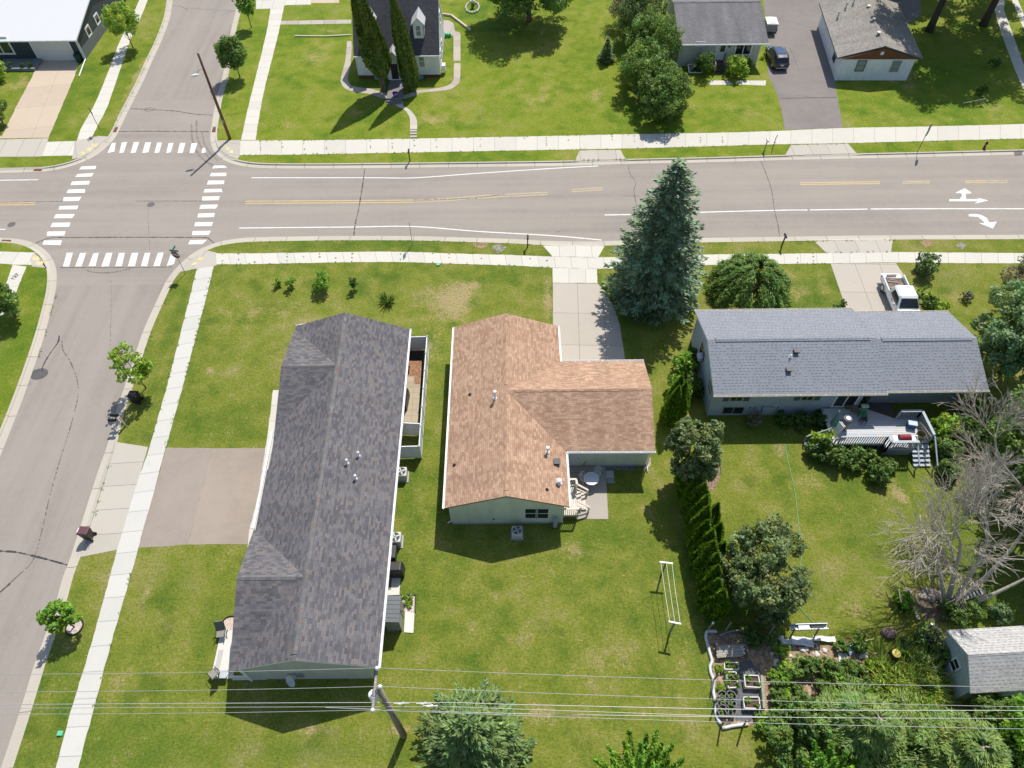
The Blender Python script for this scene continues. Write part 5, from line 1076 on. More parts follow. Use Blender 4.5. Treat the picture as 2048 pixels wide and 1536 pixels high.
LF = {}
def LM(k, col, **kw):
    if k not in LF: LF[k] = leaf_mat(k, col, **kw)
    return LF[k]
m_spr = LM('blue spruce needles', (.10, .145, .082), trans=.12, gloss=.3); m_spr2 = LM('green spruce needles', (.078, .122, .035), trans=.15, gloss=.3)
m_dec = LM('mid green leaves', (.092, .145, .032)); m_lite = LM('yellow green leaves', (.17, .24, .03)); m_fresh = LM('fresh green leaves', (.11, .20, .022)); m_oak = LM('dull green leaves', (.10, .13, .048)); m_map = LM('maple leaves', (.112, .17, .07), gloss=.5)
m_arb = LM('arborvitae sprays', (.095, .165, .014), trans=.3); m_arbd = LM('dark arborvitae sprays', (.072, .105, .02), trans=.18); m_olive = LM('olive tree leaves', (.10, .15, .035)); m_weep = LM('weeping shrub leaves', (.09, .145, .028))
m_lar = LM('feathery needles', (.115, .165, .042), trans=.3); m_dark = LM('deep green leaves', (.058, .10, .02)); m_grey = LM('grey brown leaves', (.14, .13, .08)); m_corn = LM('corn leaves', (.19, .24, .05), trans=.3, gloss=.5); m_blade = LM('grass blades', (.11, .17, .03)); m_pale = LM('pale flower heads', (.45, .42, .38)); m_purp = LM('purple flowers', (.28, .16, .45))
def at(u, v): return P(u, v, G)

# --- conifers
b = at(1302, 596); hh = height((1302, 596), 316); TREE_S = spruce('spruce_tree', 'tall blue green spruce standing between the brown roofed house driveway and the weeping shrub', 'tree', b, hh, 4.3, m_spr, 42, 17, 66, .40, .15, .28, .03, jag=.36, power=.56, upturn=.22)
b = at(950, 1492); spruce('spruce_tree', 'green spruce beneath the power lines beside the wooden pole', 'tree', b, 7.0, 3.6, m_spr2, 24, 15, 62, .32, .12, .22, .03, jag=.28, power=.75, upturn=.2)
spruce('spruce_tree', 'small dark spruce at the left edge of the northern thicket', 'tree', at(1212, 122), 3.0, 1.25, m_spr2, 14, 10, 26, .26, .11)
# --- weeping mound and round bush by the truck
def mound(name, label, cat, base, h, r, mat, n, L0, w0):
    t = thing(name, label, cat, base, 0); k = 260; d = unit(k); d[:, 2] = np.abs(d[:, 2]); st = d * np.array([r * .8, r * .8, h * .86]); g = rng.integers(0, k, n); s_ = rng.uniform(0, 1, n)
    out = d.copy(); out[:, 2] = 0; out /= np.maximum(.15, np.linalg.norm(out, axis=1, keepdims=True)); C = st[g] + out[g] * (s_ * r * .34)[:, None] * rng.uniform(.6, 1.35, k)[g][:, None] + rng.normal(0, .1, (n, 3)); C[:, 2] += h * (.10 + .12 * s_ - .38 * s_ ** 1.8) + rng.normal(0, .1, k)[g]; C[:, 2] = np.maximum(.1, C[:, 2])
    A = out[g] + np.array([0, 0, -.7]) * s_[:, None] + rng.normal(0, .5, (n, 3)); N = d[g] + rng.normal(0, .4, (n, 3)) + np.array([0, 0, .3]); L = L0 * rng.uniform(.6, 1.5, n)
    addmesh('crown', leafmesh('crown', C, A, N, L, np.full(n, w0), tints(n, .25, .08, g), mat), t); m_ = MB(); [m_.tube([(0, 0, -.05), (r * .4 * math.cos(q), r * .4 * math.sin(q), h * .6)], [.08, .03], 5) for q in (0, 1.2, 2.5, 3.8, 5)]; m_.build('trunk', BARK, t); return t
mound('weeping_shrub', 'broad weeping mound shrub behind the blue grey roof', 'shrub', at(1494, 585), 3.4, 3.15, m_weep, 21000, .34, .09)
shrub('round_shrub', 'round grey green shrub on the lawn beside the pickup bed', 'shrub', at(1843, 545), 1.9, 1.2, m_spr2, 3200, 16, .16)
# --- broadleaf trees
broadleaf('maple_tree', 'big glossy crowned maple at the right edge east of the blue grey roof', 'tree', at(2000, 745), 8.2, 4.0, None, 30000, 46, .26, m_map, zlo=.12, lo=.2, hi=.34)
broadleaf('broadleaf_tree', 'light green tree at the right edge below the blue grey roof corner', 'tree', at(2010, 925), 8.0, 3.4, None, 19000, 34, .22, m_olive, zlo=.08, lo=.2, hi=.34)
broadleaf('broadleaf_tree', 'brownish shrubby tree above the maple at the right edge', 'tree', at(2035, 590), 3.6, 2.4, None, 6000, 20, .18, m_grey, zlo=.08)
broadleaf('olive_tree', 'silvery green round tree at the top of the arborvitae hedge', 'tree', at(1368, 958), 6.9, 2.15, None, 17000, 44, .20, m_oak, zlo=.18, lo=.18, hi=.32, amt=.32)
broadleaf('oak_tree', 'loose dull green tree in the middle of the backyard lawn', 'tree', at(1512, 1172), 5.6, 3.15, None, 14500, 48, .2, m_oak, zlo=.22, lo=.16, hi=.30, amt=.3, shell=.6)
broadleaf('oak_tree', 'smaller loose green tree leaning on the lower end of the hedge', 'tree', at(1458, 1185), 4.6, 1.7, None, 6000, 24, .2, m_oak, zlo=.25, lo=.18, hi=.32, amt=.3)
broadleaf('oak_tree', 'low dull green tree above the garden lumber pile', 'tree', at(1532, 1238), 1.9, 1.1, None, 2600, 18, .19, m_oak, zlo=.15, amt=.3)
NT_ = 'trees of the northern thicket'
for u, v, h, r, mt, lb, n in [(1318, 228, 5.0, 3.8, m_dec, 'front tree of the northern thicket nearest the north sidewalk', 19000), (1285, 180, 5.4, 3.3, m_dec, 'middle tree of the northern thicket beside the grey house', 17000), (1300, 128, 6.0, 3.4, m_dec, 'rear green tree of the northern thicket', 15000), (1275, 75, 6.5, 3.4, m_oak, 'brown tinged tree at the back of the northern thicket', 13000), (1340, 205, 4.2, 2.0, m_oak, 'slim right hand tree of the northern thicket by the grey house lawn', 8000)]:
    broadleaf('thicket_tree', lb, 'tree', at(u, v), h, r, None, n, 38, .21, mt, NT_, zlo=.03, lo=.2, hi=.36, amt=.32)
broadleaf('thicket_tree', 'bare branched brownish bush on top of the northern thicket', 'tree', at(1245, 48), 4.5, 2.4, None, 6000, 22, .16, m_grey, NT_, zlo=.05)
broadleaf('maple_tree', 'large maple at the top edge shading the middle of the north lawn', 'tree', at(1058, 42), 10.5, 7.4, None, 36000, 60, .3, m_dec, zlo=.1, lo=.2, hi=.34, r0=.28)
for u, v, h, r, lb in [(1790, -40, 15, 7.0, 'shade tree beyond the top edge behind the small white cottage'), (1925, -45, 15, 8.5, 'tall shade tree beyond the top edge between two trunks'), (1858, 62, 18.5, 8.6, 'thick trunked shade tree beside the small white cottage'), (1966, 50, 18.5, 8.6, 'thick trunked shade tree left of the far right sidewalk')]:
    broadleaf('shade_tree', lb, 'tree', at(u, v), h, r, None, 30000, 46, .36, m_dec, zlo=.36, lo=.22, hi=.36, r0=.42, bark=BARKD)
broadleaf('shade_tree', 'leafy street tree in the far top right corner', 'tree', at(2075, 60), 8, 3.2, None, 9000, 26, .26, m_dec, zlo=.25)
# --- bottom edge
def upright(name, label, cat, base, h, r, mat, ns=34, per=330, L0=.17):
    """tree of steep leafy shoots"""
    t = thing(name, label, cat, base, 0); Cs = []; As = []; gs = []; m_ = MB(); m_.tube([(0, 0, -.1), (0, 0, h * .35)], [.14, .09], 7)
    for i in range(ns):
        a = i * 2.4; q = math.sqrt((i + .5) / ns); tip = np.array([math.cos(a) * r * q, math.sin(a) * r * q, h * (1.0 - .38 * q ** 2) * rng.uniform(.86, 1.06)]); st = np.array([tip[0] * .18, tip[1] * .18, h * .3])
        s_ = rng.uniform(.15, 1, per) ** .8; C = st[None] + (tip - st)[None] * s_[:, None] + rng.normal(0, 1, (per, 3)) * (.22 * (1.15 - s_))[:, None]; Cs.append(C); As.append(unit(per) + (tip - st)[None] * .25); gs.append(np.full(per, i)); m_.tube([tuple(st), tuple(tip)], [.05, .008], 4, cap=False)
    C = np.concatenate(Cs); A = np.concatenate(As); n = len(C); g = np.concatenate(gs); L = L0 * rng.uniform(.6, 1.5, n); addmesh('crown', leafmesh('crown', C, A, unit(n) + np.array([0, 0, .5]), L, L * .6, tints(n, .25, .1, g), mat), t); m_.build('trunk', BARK, t); return t
upright('leafy_tree', 'bright green tree of upright leafy shoots at the bottom edge', 'tree', P(1272, 1590, G), 5.2, 2.9, m_fresh, 46, 380)
upright('leafy_tree', 'bright green shoots at the bottom edge below the garden', 'tree', P(1640, 1585, G), 4.6, 2.4, m_fresh, 34, 340)
upright('leafy_tree', 'low bright green sapling clump at the bottom edge left of the garden end', 'tree', P(1520, 1590, G), 2.4, 1.4, m_fresh, 18, 240)
broadleaf('broadleaf_tree', 'dense green bush along the bottom edge beyond the raised beds', 'tree', P(1600, 1500, G), 3.2, 2.6, None, 15000, 32, .19, m_dec, zlo=.03, lo=.22, hi=.36)
broadleaf('broadleaf_tree', 'dark green bush between the two feathery trees at the bottom edge', 'tree', P(1770, 1520, G), 3.0, 2.3, None, 12000, 30, .19, m_dark, zlo=.03)
def feathery(name, label, base, h, r, mat, n=15000, seed=0):
    """larch like tree: flat sprays along bare radiating limbs"""
    t = thing(name, label, 'tree', base, seed); m_ = MB(); m_.tube([(0, 0, -.1), (0, 0, h * .9)], [.14, .03], 7); Cs = []; As = []; gs = []; nb = 42; per = n // nb
    for i in range(nb):
        f = (i + .5) / nb; a = i * 2.399; Lb = r * (1 - f * .75) * rng.uniform(.75, 1.15); z = h * (.25 + .7 * f); d = np.array([math.cos(a), math.sin(a), 0]); end = d * Lb + np.array([0, 0, z - .05 * Lb]); m_.tube([(0, 0, z - .2), tuple(end)], [.05, .012], 5, cap=False)
        s_ = rng.uniform(.3, 1.08, per); side = np.array([-d[1], d[0], 0]); off = rng.normal(0, .32, per) * Lb * (1.2 - s_ * .7); C = d[None] * (Lb * s_)[:, None] + side[None] * off[:, None]; C[:, 2] = z - .1 * Lb * s_ - .25 * np.abs(off) + rng.normal(0, .09, per); Cs.append(C); As.append(d[None] + side[None] * np.sign(off)[:, None] * .8 + rng.normal(0, .4, (per, 3))); gs.append(np.full(per, i))
    C = np.concatenate(Cs); A = np.concatenate(As); k = len(C); L = .26 * rng.uniform(.6, 1.4, k); addmesh('foliage', leafmesh('foliage', C, A, unit(k) * .6 + np.array([0, 0, 1]), L, L * .26, tints(k, .22, .07, np.concatenate(gs)), mat), t); m_.build('trunk', BARKG, t); return t
feathery('larch_tree', 'feathery yellow green tree over the lower garden beds', P(1690, 1478, G), 5.6, 3.0, m_lar, 10000, .3)
feathery('larch_tree', 'feathery yellow green tree below the garden shed', P(1862, 1535, G), 6.4, 3.3, m_lar, 19000, 1.9)
broadleaf('broadleaf_tree', 'green tree in front of the garden shed at the right bottom corner', 'tree', P(2035, 1500, G), 4.6, 2.6, None, 15000, 32, .2, m_fresh, zlo=.05)
broadleaf('broadleaf_tree', 'low green bush along the shed eave at the bottom right', 'tree', P(1972, 1442, G), 2.6, 1.3, None, 6000, 22, .18, m_dec, zlo=.05)
broadleaf('broadleaf_tree', 'dark understorey bush at the bottom edge right of the feathery tree', 'tree', P(1960, 1560, G), 3.0, 2.0, None, 8000, 24, .19, m_dark, zlo=.03)
# --- arborvitae hedge
HG = 'arborvitae of the backyard hedge'
ORD = ['first', 'second', 'third', 'fourth', 'fifth', 'sixth', 'seventh', 'eighth', 'ninth', 'tenth', 'eleventh', 'twelfth', 'thirteenth', 'fourteenth', 'fifteenth', 'sixteenth']
nh = 13
for i in range(nh):
    f = i / (nh - 1); u, v = 1368 + 52 * f + rng.uniform(-3, 3), 966 + 258 * f; h = 4.2 - 1.1 * max(0, f - .6) + rng.uniform(-.25, .3)
    column_tree('arborvitae', '%s bright arborvitae of the long hedge row counting from the silvery tree' % ORD[i], 'arborvitae', at(u, v), h, .82 + rng.uniform(-.06, .1), m_arb, 5200, HG)
for i, (u, v, h) in enumerate([(1404, 1060, 3.9), (1412, 1092, 3.4), (1420, 1125, 3.2), (1420, 1155, 2.6)]):
    column_tree('arborvitae', '%s darker arborvitae of the short second row on the lawn side of the hedge' % ORD[i], 'arborvitae', at(u + 8, v), h, .62, m_arb, 3400, HG)
for i, (u, v, h) in enumerate([(1338, 842, 4.4), (1352, 832, 4.2), (1346, 815, 4.0)]):
    column_tree('arborvitae', '%s arborvitae beside the garage end of the brown roof counting from the front' % ORD[i], 'arborvitae', at(u, v), h, .75, m_arb, 4200, HG)
for u, v, h, lb in [(1365, 745, 1.9, 'upper bright leafy shrub in the shade west of the blue grey house'), (1358, 790, 1.7, 'lower bright leafy shrub in the shade west of the blue grey house')]:
    shrub('leafy_shrub', lb, 'shrub', at(u, v), h, 1.0, m_fresh, 1900, 14, .24, aspect=.5)
shrub('dark_shrub', 'dark shrub strip along the west wall of the blue grey house', 'shrub', at(1392, 780), 1.5, 1.2, m_dark, 2600, 16, .2); shrub('dark_shrub', 'low leafy shrub under the west gable of the blue grey house', 'shrub', at(1385, 725), 1.2, 1.1, m_dark, 2200, 16, .2)
# --- columnar evergreens of the white house
TC = lambda q: np.where(q < .12, .5 + q * 4, np.maximum(.03, 1 - ((q - .12) / .88) ** 2.1))
column_tree('columnar_evergreen', 'leftmost tall columnar evergreen in front of the white cottage', 'tree', at(767, 181), 12.8, 1.45, m_arbd, 18000, 'columnar evergreens of the white cottage', .3, .13, (-1.5, 0), TC, .16)
column_tree('columnar_evergreen', 'shorter columnar evergreen sharing the left clump before the white cottage', 'tree', at(771, 183), 9.2, .95, m_arbd, 9000, 'columnar evergreens of the white cottage', .28, .12, (-.35, 0), TC, .2)
column_tree('columnar_evergreen', 'columnar evergreen right of the white cottage front door', 'tree', at(826, 181), 11.8, 1.0, m_arbd, 15000, 'columnar evergreens of the white cottage', .3, .13, (-1.1, 0), TC, .03)
# --- street saplings
broadleaf('young_tree', 'thin yellow green street tree casting shade on the left sidewalk', 'tree', at(266, 95), 5.6, 2.15, None, 6000, 36, .2, m_lite, zlo=.22, lo=.16, hi=.3, shell=.6, r0=.06)
broadleaf('young_tree', 'dense young street tree beside the leaning utility pole', 'tree', at(480, 154), 5.0, 1.75, None, 6500, 30, .24, m_dec, zlo=.28, r0=.06, top_pow=.6)
broadleaf('young_tree', 'young street tree at the top edge right of the side street', 'tree', at(503, 55), 4.4, 1.3, None, 3600, 20, .22, m_fresh, zlo=.4, r0=.06)
broadleaf('young_tree', 'airy yellow green street tree beside the dark bin on the left verge', 'tree', at(292, 776), 5.2, 1.75, None, 3400, 30, .19, m_lite, zlo=.25, lo=.13, hi=.26, shell=.6, r0=.05)
broadleaf('young_tree', 'compact green street tree in a pebble ring on the left verge', 'tree', at(149, 1254), 3.0, 1.0, None, 4200, 18, .17, m_fresh, zlo=.3, r0=.05, amt=.2)
broadleaf('young_tree', 'bushy green tree cut by the left edge beside the corner path', 'tree', at(30, 632), 3.4, 1.5, None, 5200, 22, .2, m_dec, zlo=.2, r0=.06)
broadleaf('young_tree', 'light leafy sapling at the left edge before the white roof house', 'tree', at(0, 158), 2.8, 1.3, None, 1800, 16, .2, m_lite, zlo=.1)
broadleaf('young_tree', 'dark shrubby sapling at the left edge beside the concrete driveway', 'tree', at(8, 250), 3.2, 1.3, None, 2400, 18, .2, m_dec, zlo=.1)
# --- five saplings on the front lawn
for u, v, h, r, mt, n, lb in [(557, 573, .95, .4, m_lite, 420, 'smallest yellow tipped sapling on the front lawn'), (584, 576, 1.2, .5, m_fresh, 520, 'small round sapling second from the side sidewalk'), (648, 578, 2.0, .95, m_fresh, 1700, 'largest bushy sapling on the front lawn'), (709, 580, 2.0, .42, m_dark, 480, 'slender sapling right of the bushy one')]:
    shrub('sapling', lb, 'sapling', at(u, v), h, r, mt, n, 10, .15, 'saplings on the duplex front lawn')
blades('ornamental_grass', 'dark spiky tuft on the lawn nearest the duplex roof', 'plant', at(775, 605), 1.0, .5, m_dark, 150, .08)
# --- shrubs by the houses
shrub('drooping_shrub', 'dark drooping shrub left of the grey house porch steps', 'shrub', at(1405, 150), 2.7, 1.35, m_dark, 1800, 14, .28, aspect=.35)
shrub('leafy_shrub', 'bright big leaved shrub right of the grey house porch steps', 'shrub', at(1470, 152), 2.4, 1.2, m_lite, 900, 16, .36, aspect=.5); shrub('leafy_shrub', 'dark shrub under the large window of the grey house', 'shrub', at(1490, 142), 1.8, .8, m_dark, 900, 10, .2)
shrub('small_plant', 'tiny plant at the driveway corner of the grey house', 'plant', at(1524, 118), .5, .3, m_lite, 120, 5, .14)
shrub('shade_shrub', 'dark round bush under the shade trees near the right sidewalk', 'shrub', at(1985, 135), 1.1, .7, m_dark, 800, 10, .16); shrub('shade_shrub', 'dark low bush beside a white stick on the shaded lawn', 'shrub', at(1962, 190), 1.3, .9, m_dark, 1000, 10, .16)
DS = 'bushes along the deck'
for u, v, h, r, mt, lb in [(1635, 915, 1.6, .85, m_dark, 'dark bush at the foot of the left deck stairs'), (1668, 925, 1.5, .9, m_dec, 'second bush below the deck rail from the left stairs'), (1702, 925, 1.5, .9, m_dec, 'third bush below the deck rail from the left stairs'), (1735, 930, 1.3, .8, m_dec, 'fourth bush below the deck rail by the dark opening'), (1748, 958, 1.5, .75, m_olive, 'yellowish bush below the deck bay by the right stairs'), (1770, 940, 1.0, .6, m_olive, 'small yellowish bush under the red grill')]:
    shrub('deck_bush', lb, 'shrub', at(u, v), h, r, mt, 2300, 14, .18, DS)
shrub('leafy_shrub', 'bright big leaved shrub over the left deck stairs', 'shrub', at(1634, 893), 2.1, .8, m_lite, 700, 12, .34, aspect=.5)
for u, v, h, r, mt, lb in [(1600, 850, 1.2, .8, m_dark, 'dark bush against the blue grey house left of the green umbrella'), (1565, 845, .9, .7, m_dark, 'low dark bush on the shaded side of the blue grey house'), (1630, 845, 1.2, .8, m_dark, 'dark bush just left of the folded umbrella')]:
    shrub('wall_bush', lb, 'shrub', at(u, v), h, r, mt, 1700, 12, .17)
shrub('flowering_bush', 'dusty brown hydrangea bush in the shade under the blue grey house', 'shrub', at(1506, 848), 1.0, .7, m_grey, 900, 9, .15)
RB = 'shrubs right of the deck'
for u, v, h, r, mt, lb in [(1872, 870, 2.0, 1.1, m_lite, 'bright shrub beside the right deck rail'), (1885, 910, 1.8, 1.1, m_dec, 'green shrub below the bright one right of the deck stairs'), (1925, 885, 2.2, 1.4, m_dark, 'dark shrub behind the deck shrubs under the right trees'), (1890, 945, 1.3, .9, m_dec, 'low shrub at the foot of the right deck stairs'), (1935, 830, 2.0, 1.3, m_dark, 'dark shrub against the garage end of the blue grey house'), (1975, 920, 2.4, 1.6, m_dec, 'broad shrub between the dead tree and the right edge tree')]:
    shrub('side_shrub', lb, 'shrub', at(u, v), h, r, mt, 2800, 16, .19, RB)
for u, v, h, r, mt, n, lb in [(1855, 612, 1.1, .7, m_dark, 900, 'dark shrub beside the pickup hood'), (1880, 622, .9, .8, m_lite, 800, 'pale flowering clump right of the pickup'), (1845, 590, .6, .7, m_lite, 500, 'low yellow green clump beside the pickup door'), (1676, 618, .9, .6, m_dark, 700, 'spiky dark shrub at the left driveway edge by the blue grey roof'), (1930, 600, .9, .6, m_grey, 500, 'thin brownish shrub on the lawn right of the pickup')]:
    shrub('garden_shrub', lb, 'shrub', at(u, v), h, r, mt, n, 9, .16)
for k, (u, v) in enumerate([(22, 132), (46, 132), (62, 131)]):
    t_ = P(u, v + 2, .45); shrub('clipped_plant', '%s clipped dark plant in the grey planter' % ['left', 'middle', 'right'][k], 'plant', t_, .55, .35, m_dark, 260, 6, .12, 'clipped plants in the planter')
# --- garden
GB = 'herb and vegetable clumps of the garden'
for i, (u, v, h, r, mt, lb) in enumerate([(1590, 1342, .9, .75, m_dec, 'left end of the dark green garden row'), (1620, 1335, 1.0, .85, m_dec, 'dark green garden clump under the upper wire'), (1655, 1340, 1.0, .85, m_dec, 'middle dark green garden clump beside the corn'), (1690, 1350, .9, .8, m_dec, 'dark green garden clump left of the corn'), (1672, 1375, .9, .85, m_dec, 'green clump below the middle of the garden row'), (1715, 1385, .8, .8, m_fresh, 'fresh green clump at the lower corner of the corn'), (1543, 1288, .7, .55, m_dec, 'leafy clump beside the metal sheets'), (1562, 1300, .7, .6, m_lite, 'yellowish clump below the metal sheets'), (1575, 1338, .8, .5, m_lite, 'yellow leaved clump on the bare garden soil'), (1545, 1350, .5, .45, m_lite, 'small pale clump near the raised beds'), (1552, 1395, .7, .6, m_dec, 'weedy clump right of the long plank'), (1560, 1420, .6, .6, m_dec, 'weedy clump at the bottom end of the long plank'), (1498, 1277, .8, .7, m_dark, 'dark plants behind the lumber pile'), (1514, 1283, .5, .45, m_dark, 'dark plants at the right end of the lumber pile'), (1436, 1338, .3, .25, m_lite, 'small green weeds by the white garden tube'), (1438, 1378, .3, .3, m_lite, 'pale weeds left of the black plant tray'), (1740, 1330, .6, .6, m_lite, 'broad leaved squash clump left of the corn'), (1830, 1330, .9, .7, m_dec, 'leafy clump right of the black barrel'), (1806, 1290, .7, .5, m_dark, 'dark clump above the black barrel'), (1712, 1290, .8, .6, m_dec, 'green clump by the red watering pot'), (1680, 1295, .6, .5, m_dec, 'weeds beside the metal gutter trough'), (1845, 1280, 1.3, .8, m_olive, 'olive bush under the purple flowers'), (1875, 1305, 1.3, .7, m_olive, 'olive bush by the shed corner'), (1900, 1235, 1.4, 1.0, m_dark, 'dark bush at the foot of the dead tree'), (1935, 1225, 1.3, .9, m_dec, 'green bush right of the dead tree trunk'), (1985, 1232, 1.1, .8, m_map, 'grey green bush above the shed roof'), (1800, 1205, .9, .6, m_fresh, 'grassy clump left of the stone pile')]):
    shrub('garden_plant', lb, 'plant', at(u, v), h, r, mt, 1400, 12, .17, GB)
CG = 'corn plants in the garden'; ci = 0
proto = None
for rrow in range(7):
    for cc in range(6):
        u = 1762 + cc * 18 + rrow * 3 + rng.uniform(-3, 3); v = 1318 + rrow * 19 + rng.uniform(-3, 3); q = at(u, v)
        if proto is None or ci % 9 == 0: proto = blades('corn_plant', 'leafy yellow green corn plant in the block beside the garden shed', 'plant', q, 1.15, .9, m_corn, 60, .12, CG, arch=.8)
        else: dup(proto, q, rng.uniform(0, 6), scale=rng.uniform(.8, 1.15))
        ci += 1
VG = 'mixed vegetables of the garden'; pr_ = []
for k, (mt, hh_, rr_) in enumerate([(m_dec, .5, .42), (m_fresh, .45, .4), (m_lite, .5, .45), (m_dec, .7, .5), (m_fresh, .65, .55)]): pr_.append((mt, hh_, rr_))
src = {}
for k in range(95):
    u = 1500 + rng.uniform(0, 370); v = 1292 + rng.uniform(0, 170)
    if v < 1332 and u < 1765: continue
    if (u < 1535 and v < 1430) or (u < 1560 and v < 1330) or v < 1270 + (u - 1500) * .1: continue
    j = int(rng.integers(0, 5)); lbv = 'small leafy vegetable plant among the crowded rows of the garden'
    if j not in src: src[j] = shrub('vegetable_plant', lbv, 'plant', at(u, v), pr_[j][1], pr_[j][2], pr_[j][0], 520, 9, .15, VG)
    else: dup(src[j], at(u, v), rng.uniform(0, 6), scale=rng.uniform(.7, 1.35))
for i, (u, v, h, r, mt, lb) in enumerate([(1600, 1460, 1.6, 1.3, m_fresh, 'bright bush at the lower garden border left of the feathery tree'), (1740, 1440, 1.6, 1.2, m_dec, 'bush at the lower garden border below the corn'), (1655, 1420, 1.3, 1.1, m_fresh, 'bright clump in the lower middle of the garden'), (1560, 1455, 1.4, 1.1, m_dec, 'dark bush at the lower end of the raised beds'), (1800, 1470, 2.0, 1.3, m_fresh, 'bright bush between the two feathery trees')]): shrub('garden_bush', lb, 'shrub', at(u, v), h, r, mt, 2600, 16, .18)
t = blades('flower_clump', 'purple flower spikes by the tilted garden posts', 'plant', at(1852, 1275), 1.1, .7, m_dec, 140, .06); n = 160; c = np.stack([rng.normal(0, .35, n), rng.normal(0, .3, n), rng.uniform(.7, 1.25, n)], 1); addmesh('flowers', leafmesh('flowers', c, unit(n), unit(n), np.full(n, .12), np.full(n, .09), tints(n, .3, .25), m_purp), t)
blades('ornamental_grass', 'arching green grass tussock beside the stone pile', 'plant', at(1806, 1212), .9, .8, m_blade, 220, .05)
# --- dead tree
def dead_tree(name, label, base, stems, seed, depth=3, cap=9000):
    """leafless tree: main stems along given paths, twigs grown off them"""
    rr = random.Random(seed); t = thing(name, label, 'tree', base); mt_ = MB(); ml = MB(); cnt = [0]
    def grow(p, d, L, r, lev):
        if cnt[0] > cap: return
        cnt[0] += 1; n = 3; pts = [p]; q = p.copy(); dd = d.copy()
        for k in range(n): dd = (dd + Vector((rr.gauss(0, .1), rr.gauss(0, .1), rr.gauss(.03, .08)))).normalized(); q = q + dd * L / n; pts.append(q.copy())
        r1 = max(.008, r * .5); ml.tube(pts, [r + (r1 - r) * k / n for k in range(n + 1)], 5 if lev < 2 else 3, cap=False)
        if lev >= depth: return
        for k in range([7, 5, 4, 3][lev]):
            s_ = rr.uniform(.25, 1) if k else 1; i = min(n - 1, int(s_ * n)); pp = pts[i].lerp(pts[i + 1], s_ * n - i)
            ax = dd.cross(Vector((rr.gauss(0, 1), rr.gauss(0, 1), rr.gauss(0, 1)))).normalized(); nd = (dd * rr.uniform(.9, 1.3) + ax * rr.uniform(.4, .75)).normalized(); nd.z = max(nd.z, -.3)
            grow(pp, nd, L * rr.uniform(.5, .8), max(.014, r * rr.uniform(.5, .7)), lev + 1)
    for path, r0, nb, Lb in stems:
        w_ = smooth_line([Vector(p) - base for p in path], .35); n = len(w_); mt_.tube(w_, [r0 * (1 - .78 * i / (n - 1)) for i in range(n)], 8)
        for k in range(nb):
            i = int(n * rr.uniform(.32, .995)) if k else n - 2; i = min(max(1, i), n - 2); d = (w_[i + 1] - w_[i]).normalized(); ax = d.cross(Vector((rr.gauss(0, 1), rr.gauss(0, 1), rr.gauss(0, 1)))).normalized()
            f = i / n; grow(w_[i], (d * (.35 + .5 * f) + ax * rr.uniform(.6, 1)).normalized(), Lb * rr.uniform(.7, 1.15), max(.03, r0 * (1 - .78 * f) * .55), 0)
    mt_.build('trunk', BARKG, t, smooth=True); ml.build('limbs', BARKG, t); return t
b0 = at(1895, 1216)
dead_tree('dead_tree', 'bare grey many stemmed dead tree spreading between the deck and the shed', b0, [([b0 - V(0, 0, .2), P(1908, 1150, 2.2), P(1921, 1090, 4.4), P(1905, 1050, 6.2)], .19, 11, 2.5), ([b0 + V(.1, .05, -.2), P(1935, 1160, 2.6), P(1975, 1080, 5), P(1965, 1010, 7.4)], .16, 9, 2.4), ([b0 + V(.15, 0, -.2), P(1985, 1140, 3), P(2048, 1060, 5.6), P(2075, 980, 8)], .16, 7, 2.3),
    ([b0 + V(.25, -.1, -.2), P(1960, 1200, 1.2), P(2048, 1158, 3), P(2110, 1120, 4.5)], .17, 5, 1.7), ([b0 + V(-.1, 0, -.2), P(1880, 1150, 2.4), P(1845, 1080, 4.0), P(1840, 1030, 4.8)], .14, 10, 2.0)], 5, cap=2600)
broadleaf('broadleaf_tree', 'tall leafy tree at the right edge behind the upper dead branches', 'tree', P(2052, 1018, G), 9.5, 3.9, None, 15000, 36, .24, m_dec, zlo=.1, lo=.2, hi=.34)
b0 = P(2120, 1110, G)
dead_tree('dead_tree', 'upper bare grey dead tree at the right edge in front of the light green tree', b0, [([b0 - V(0, 0, .2), P(2060, 1000, 4), P(2000, 920, 7), P(1990, 870, 8.6)], .2, 12, 2.2), ([b0 - V(0, 0, .2), P(2090, 1000, 4.5), P(2045, 900, 7.5)], .16, 8, 2.2)], 9, cap=1500)
broadleaf('shade_tree', 'big leafy tree beyond the right edge shading the lawn behind the shed', 'tree', P(2150, 1150, G), 9, 4.4, None, 14000, 34, .3, m_dec, zlo=.2)
# ------------------------------------------------------------ street furniture, vehicles, yard things
def T(name, label, cat, u, v, z=G, rz=0, group=None): p = P(u, v, z); return thing(name, label, cat, p, rz, group)
def lp(mb, name, mat, t, **k): return mb.build(name, mat, t, **k)      # part in the thing's own coordinates
def text_mesh(txt, size, mat, name='lettering'):
    c = bpy.data.curves.new(name, 'FONT'); c.body = txt; c.size = size; c.align_x = 'CENTER'; c.align_y = 'CENTER'; c.extrude = .002; c.offset = .006 * size / .25
    o = bpy.data.objects.new(name, c); me = bpy.data.meshes.new_from_object(o); bpy.data.objects.remove(o); me.materials.clear(); me.materials.append(mat)
    q = bpy.data.objects.new(name, me); COL.objects.link(q); return q
M_RED = plain('faded stop red', (.24, .012, .022), .45, .15, 5); M_GREEN = plain('street sign green', (.02, .2, .14), .45, .12, 5); M_WIRE = plain('weathered cable', (.42, .42, .41), .5, .1, 3, .3)
M_LETTER = plain('white lettering', (.8, .8, .8), .5, .03)
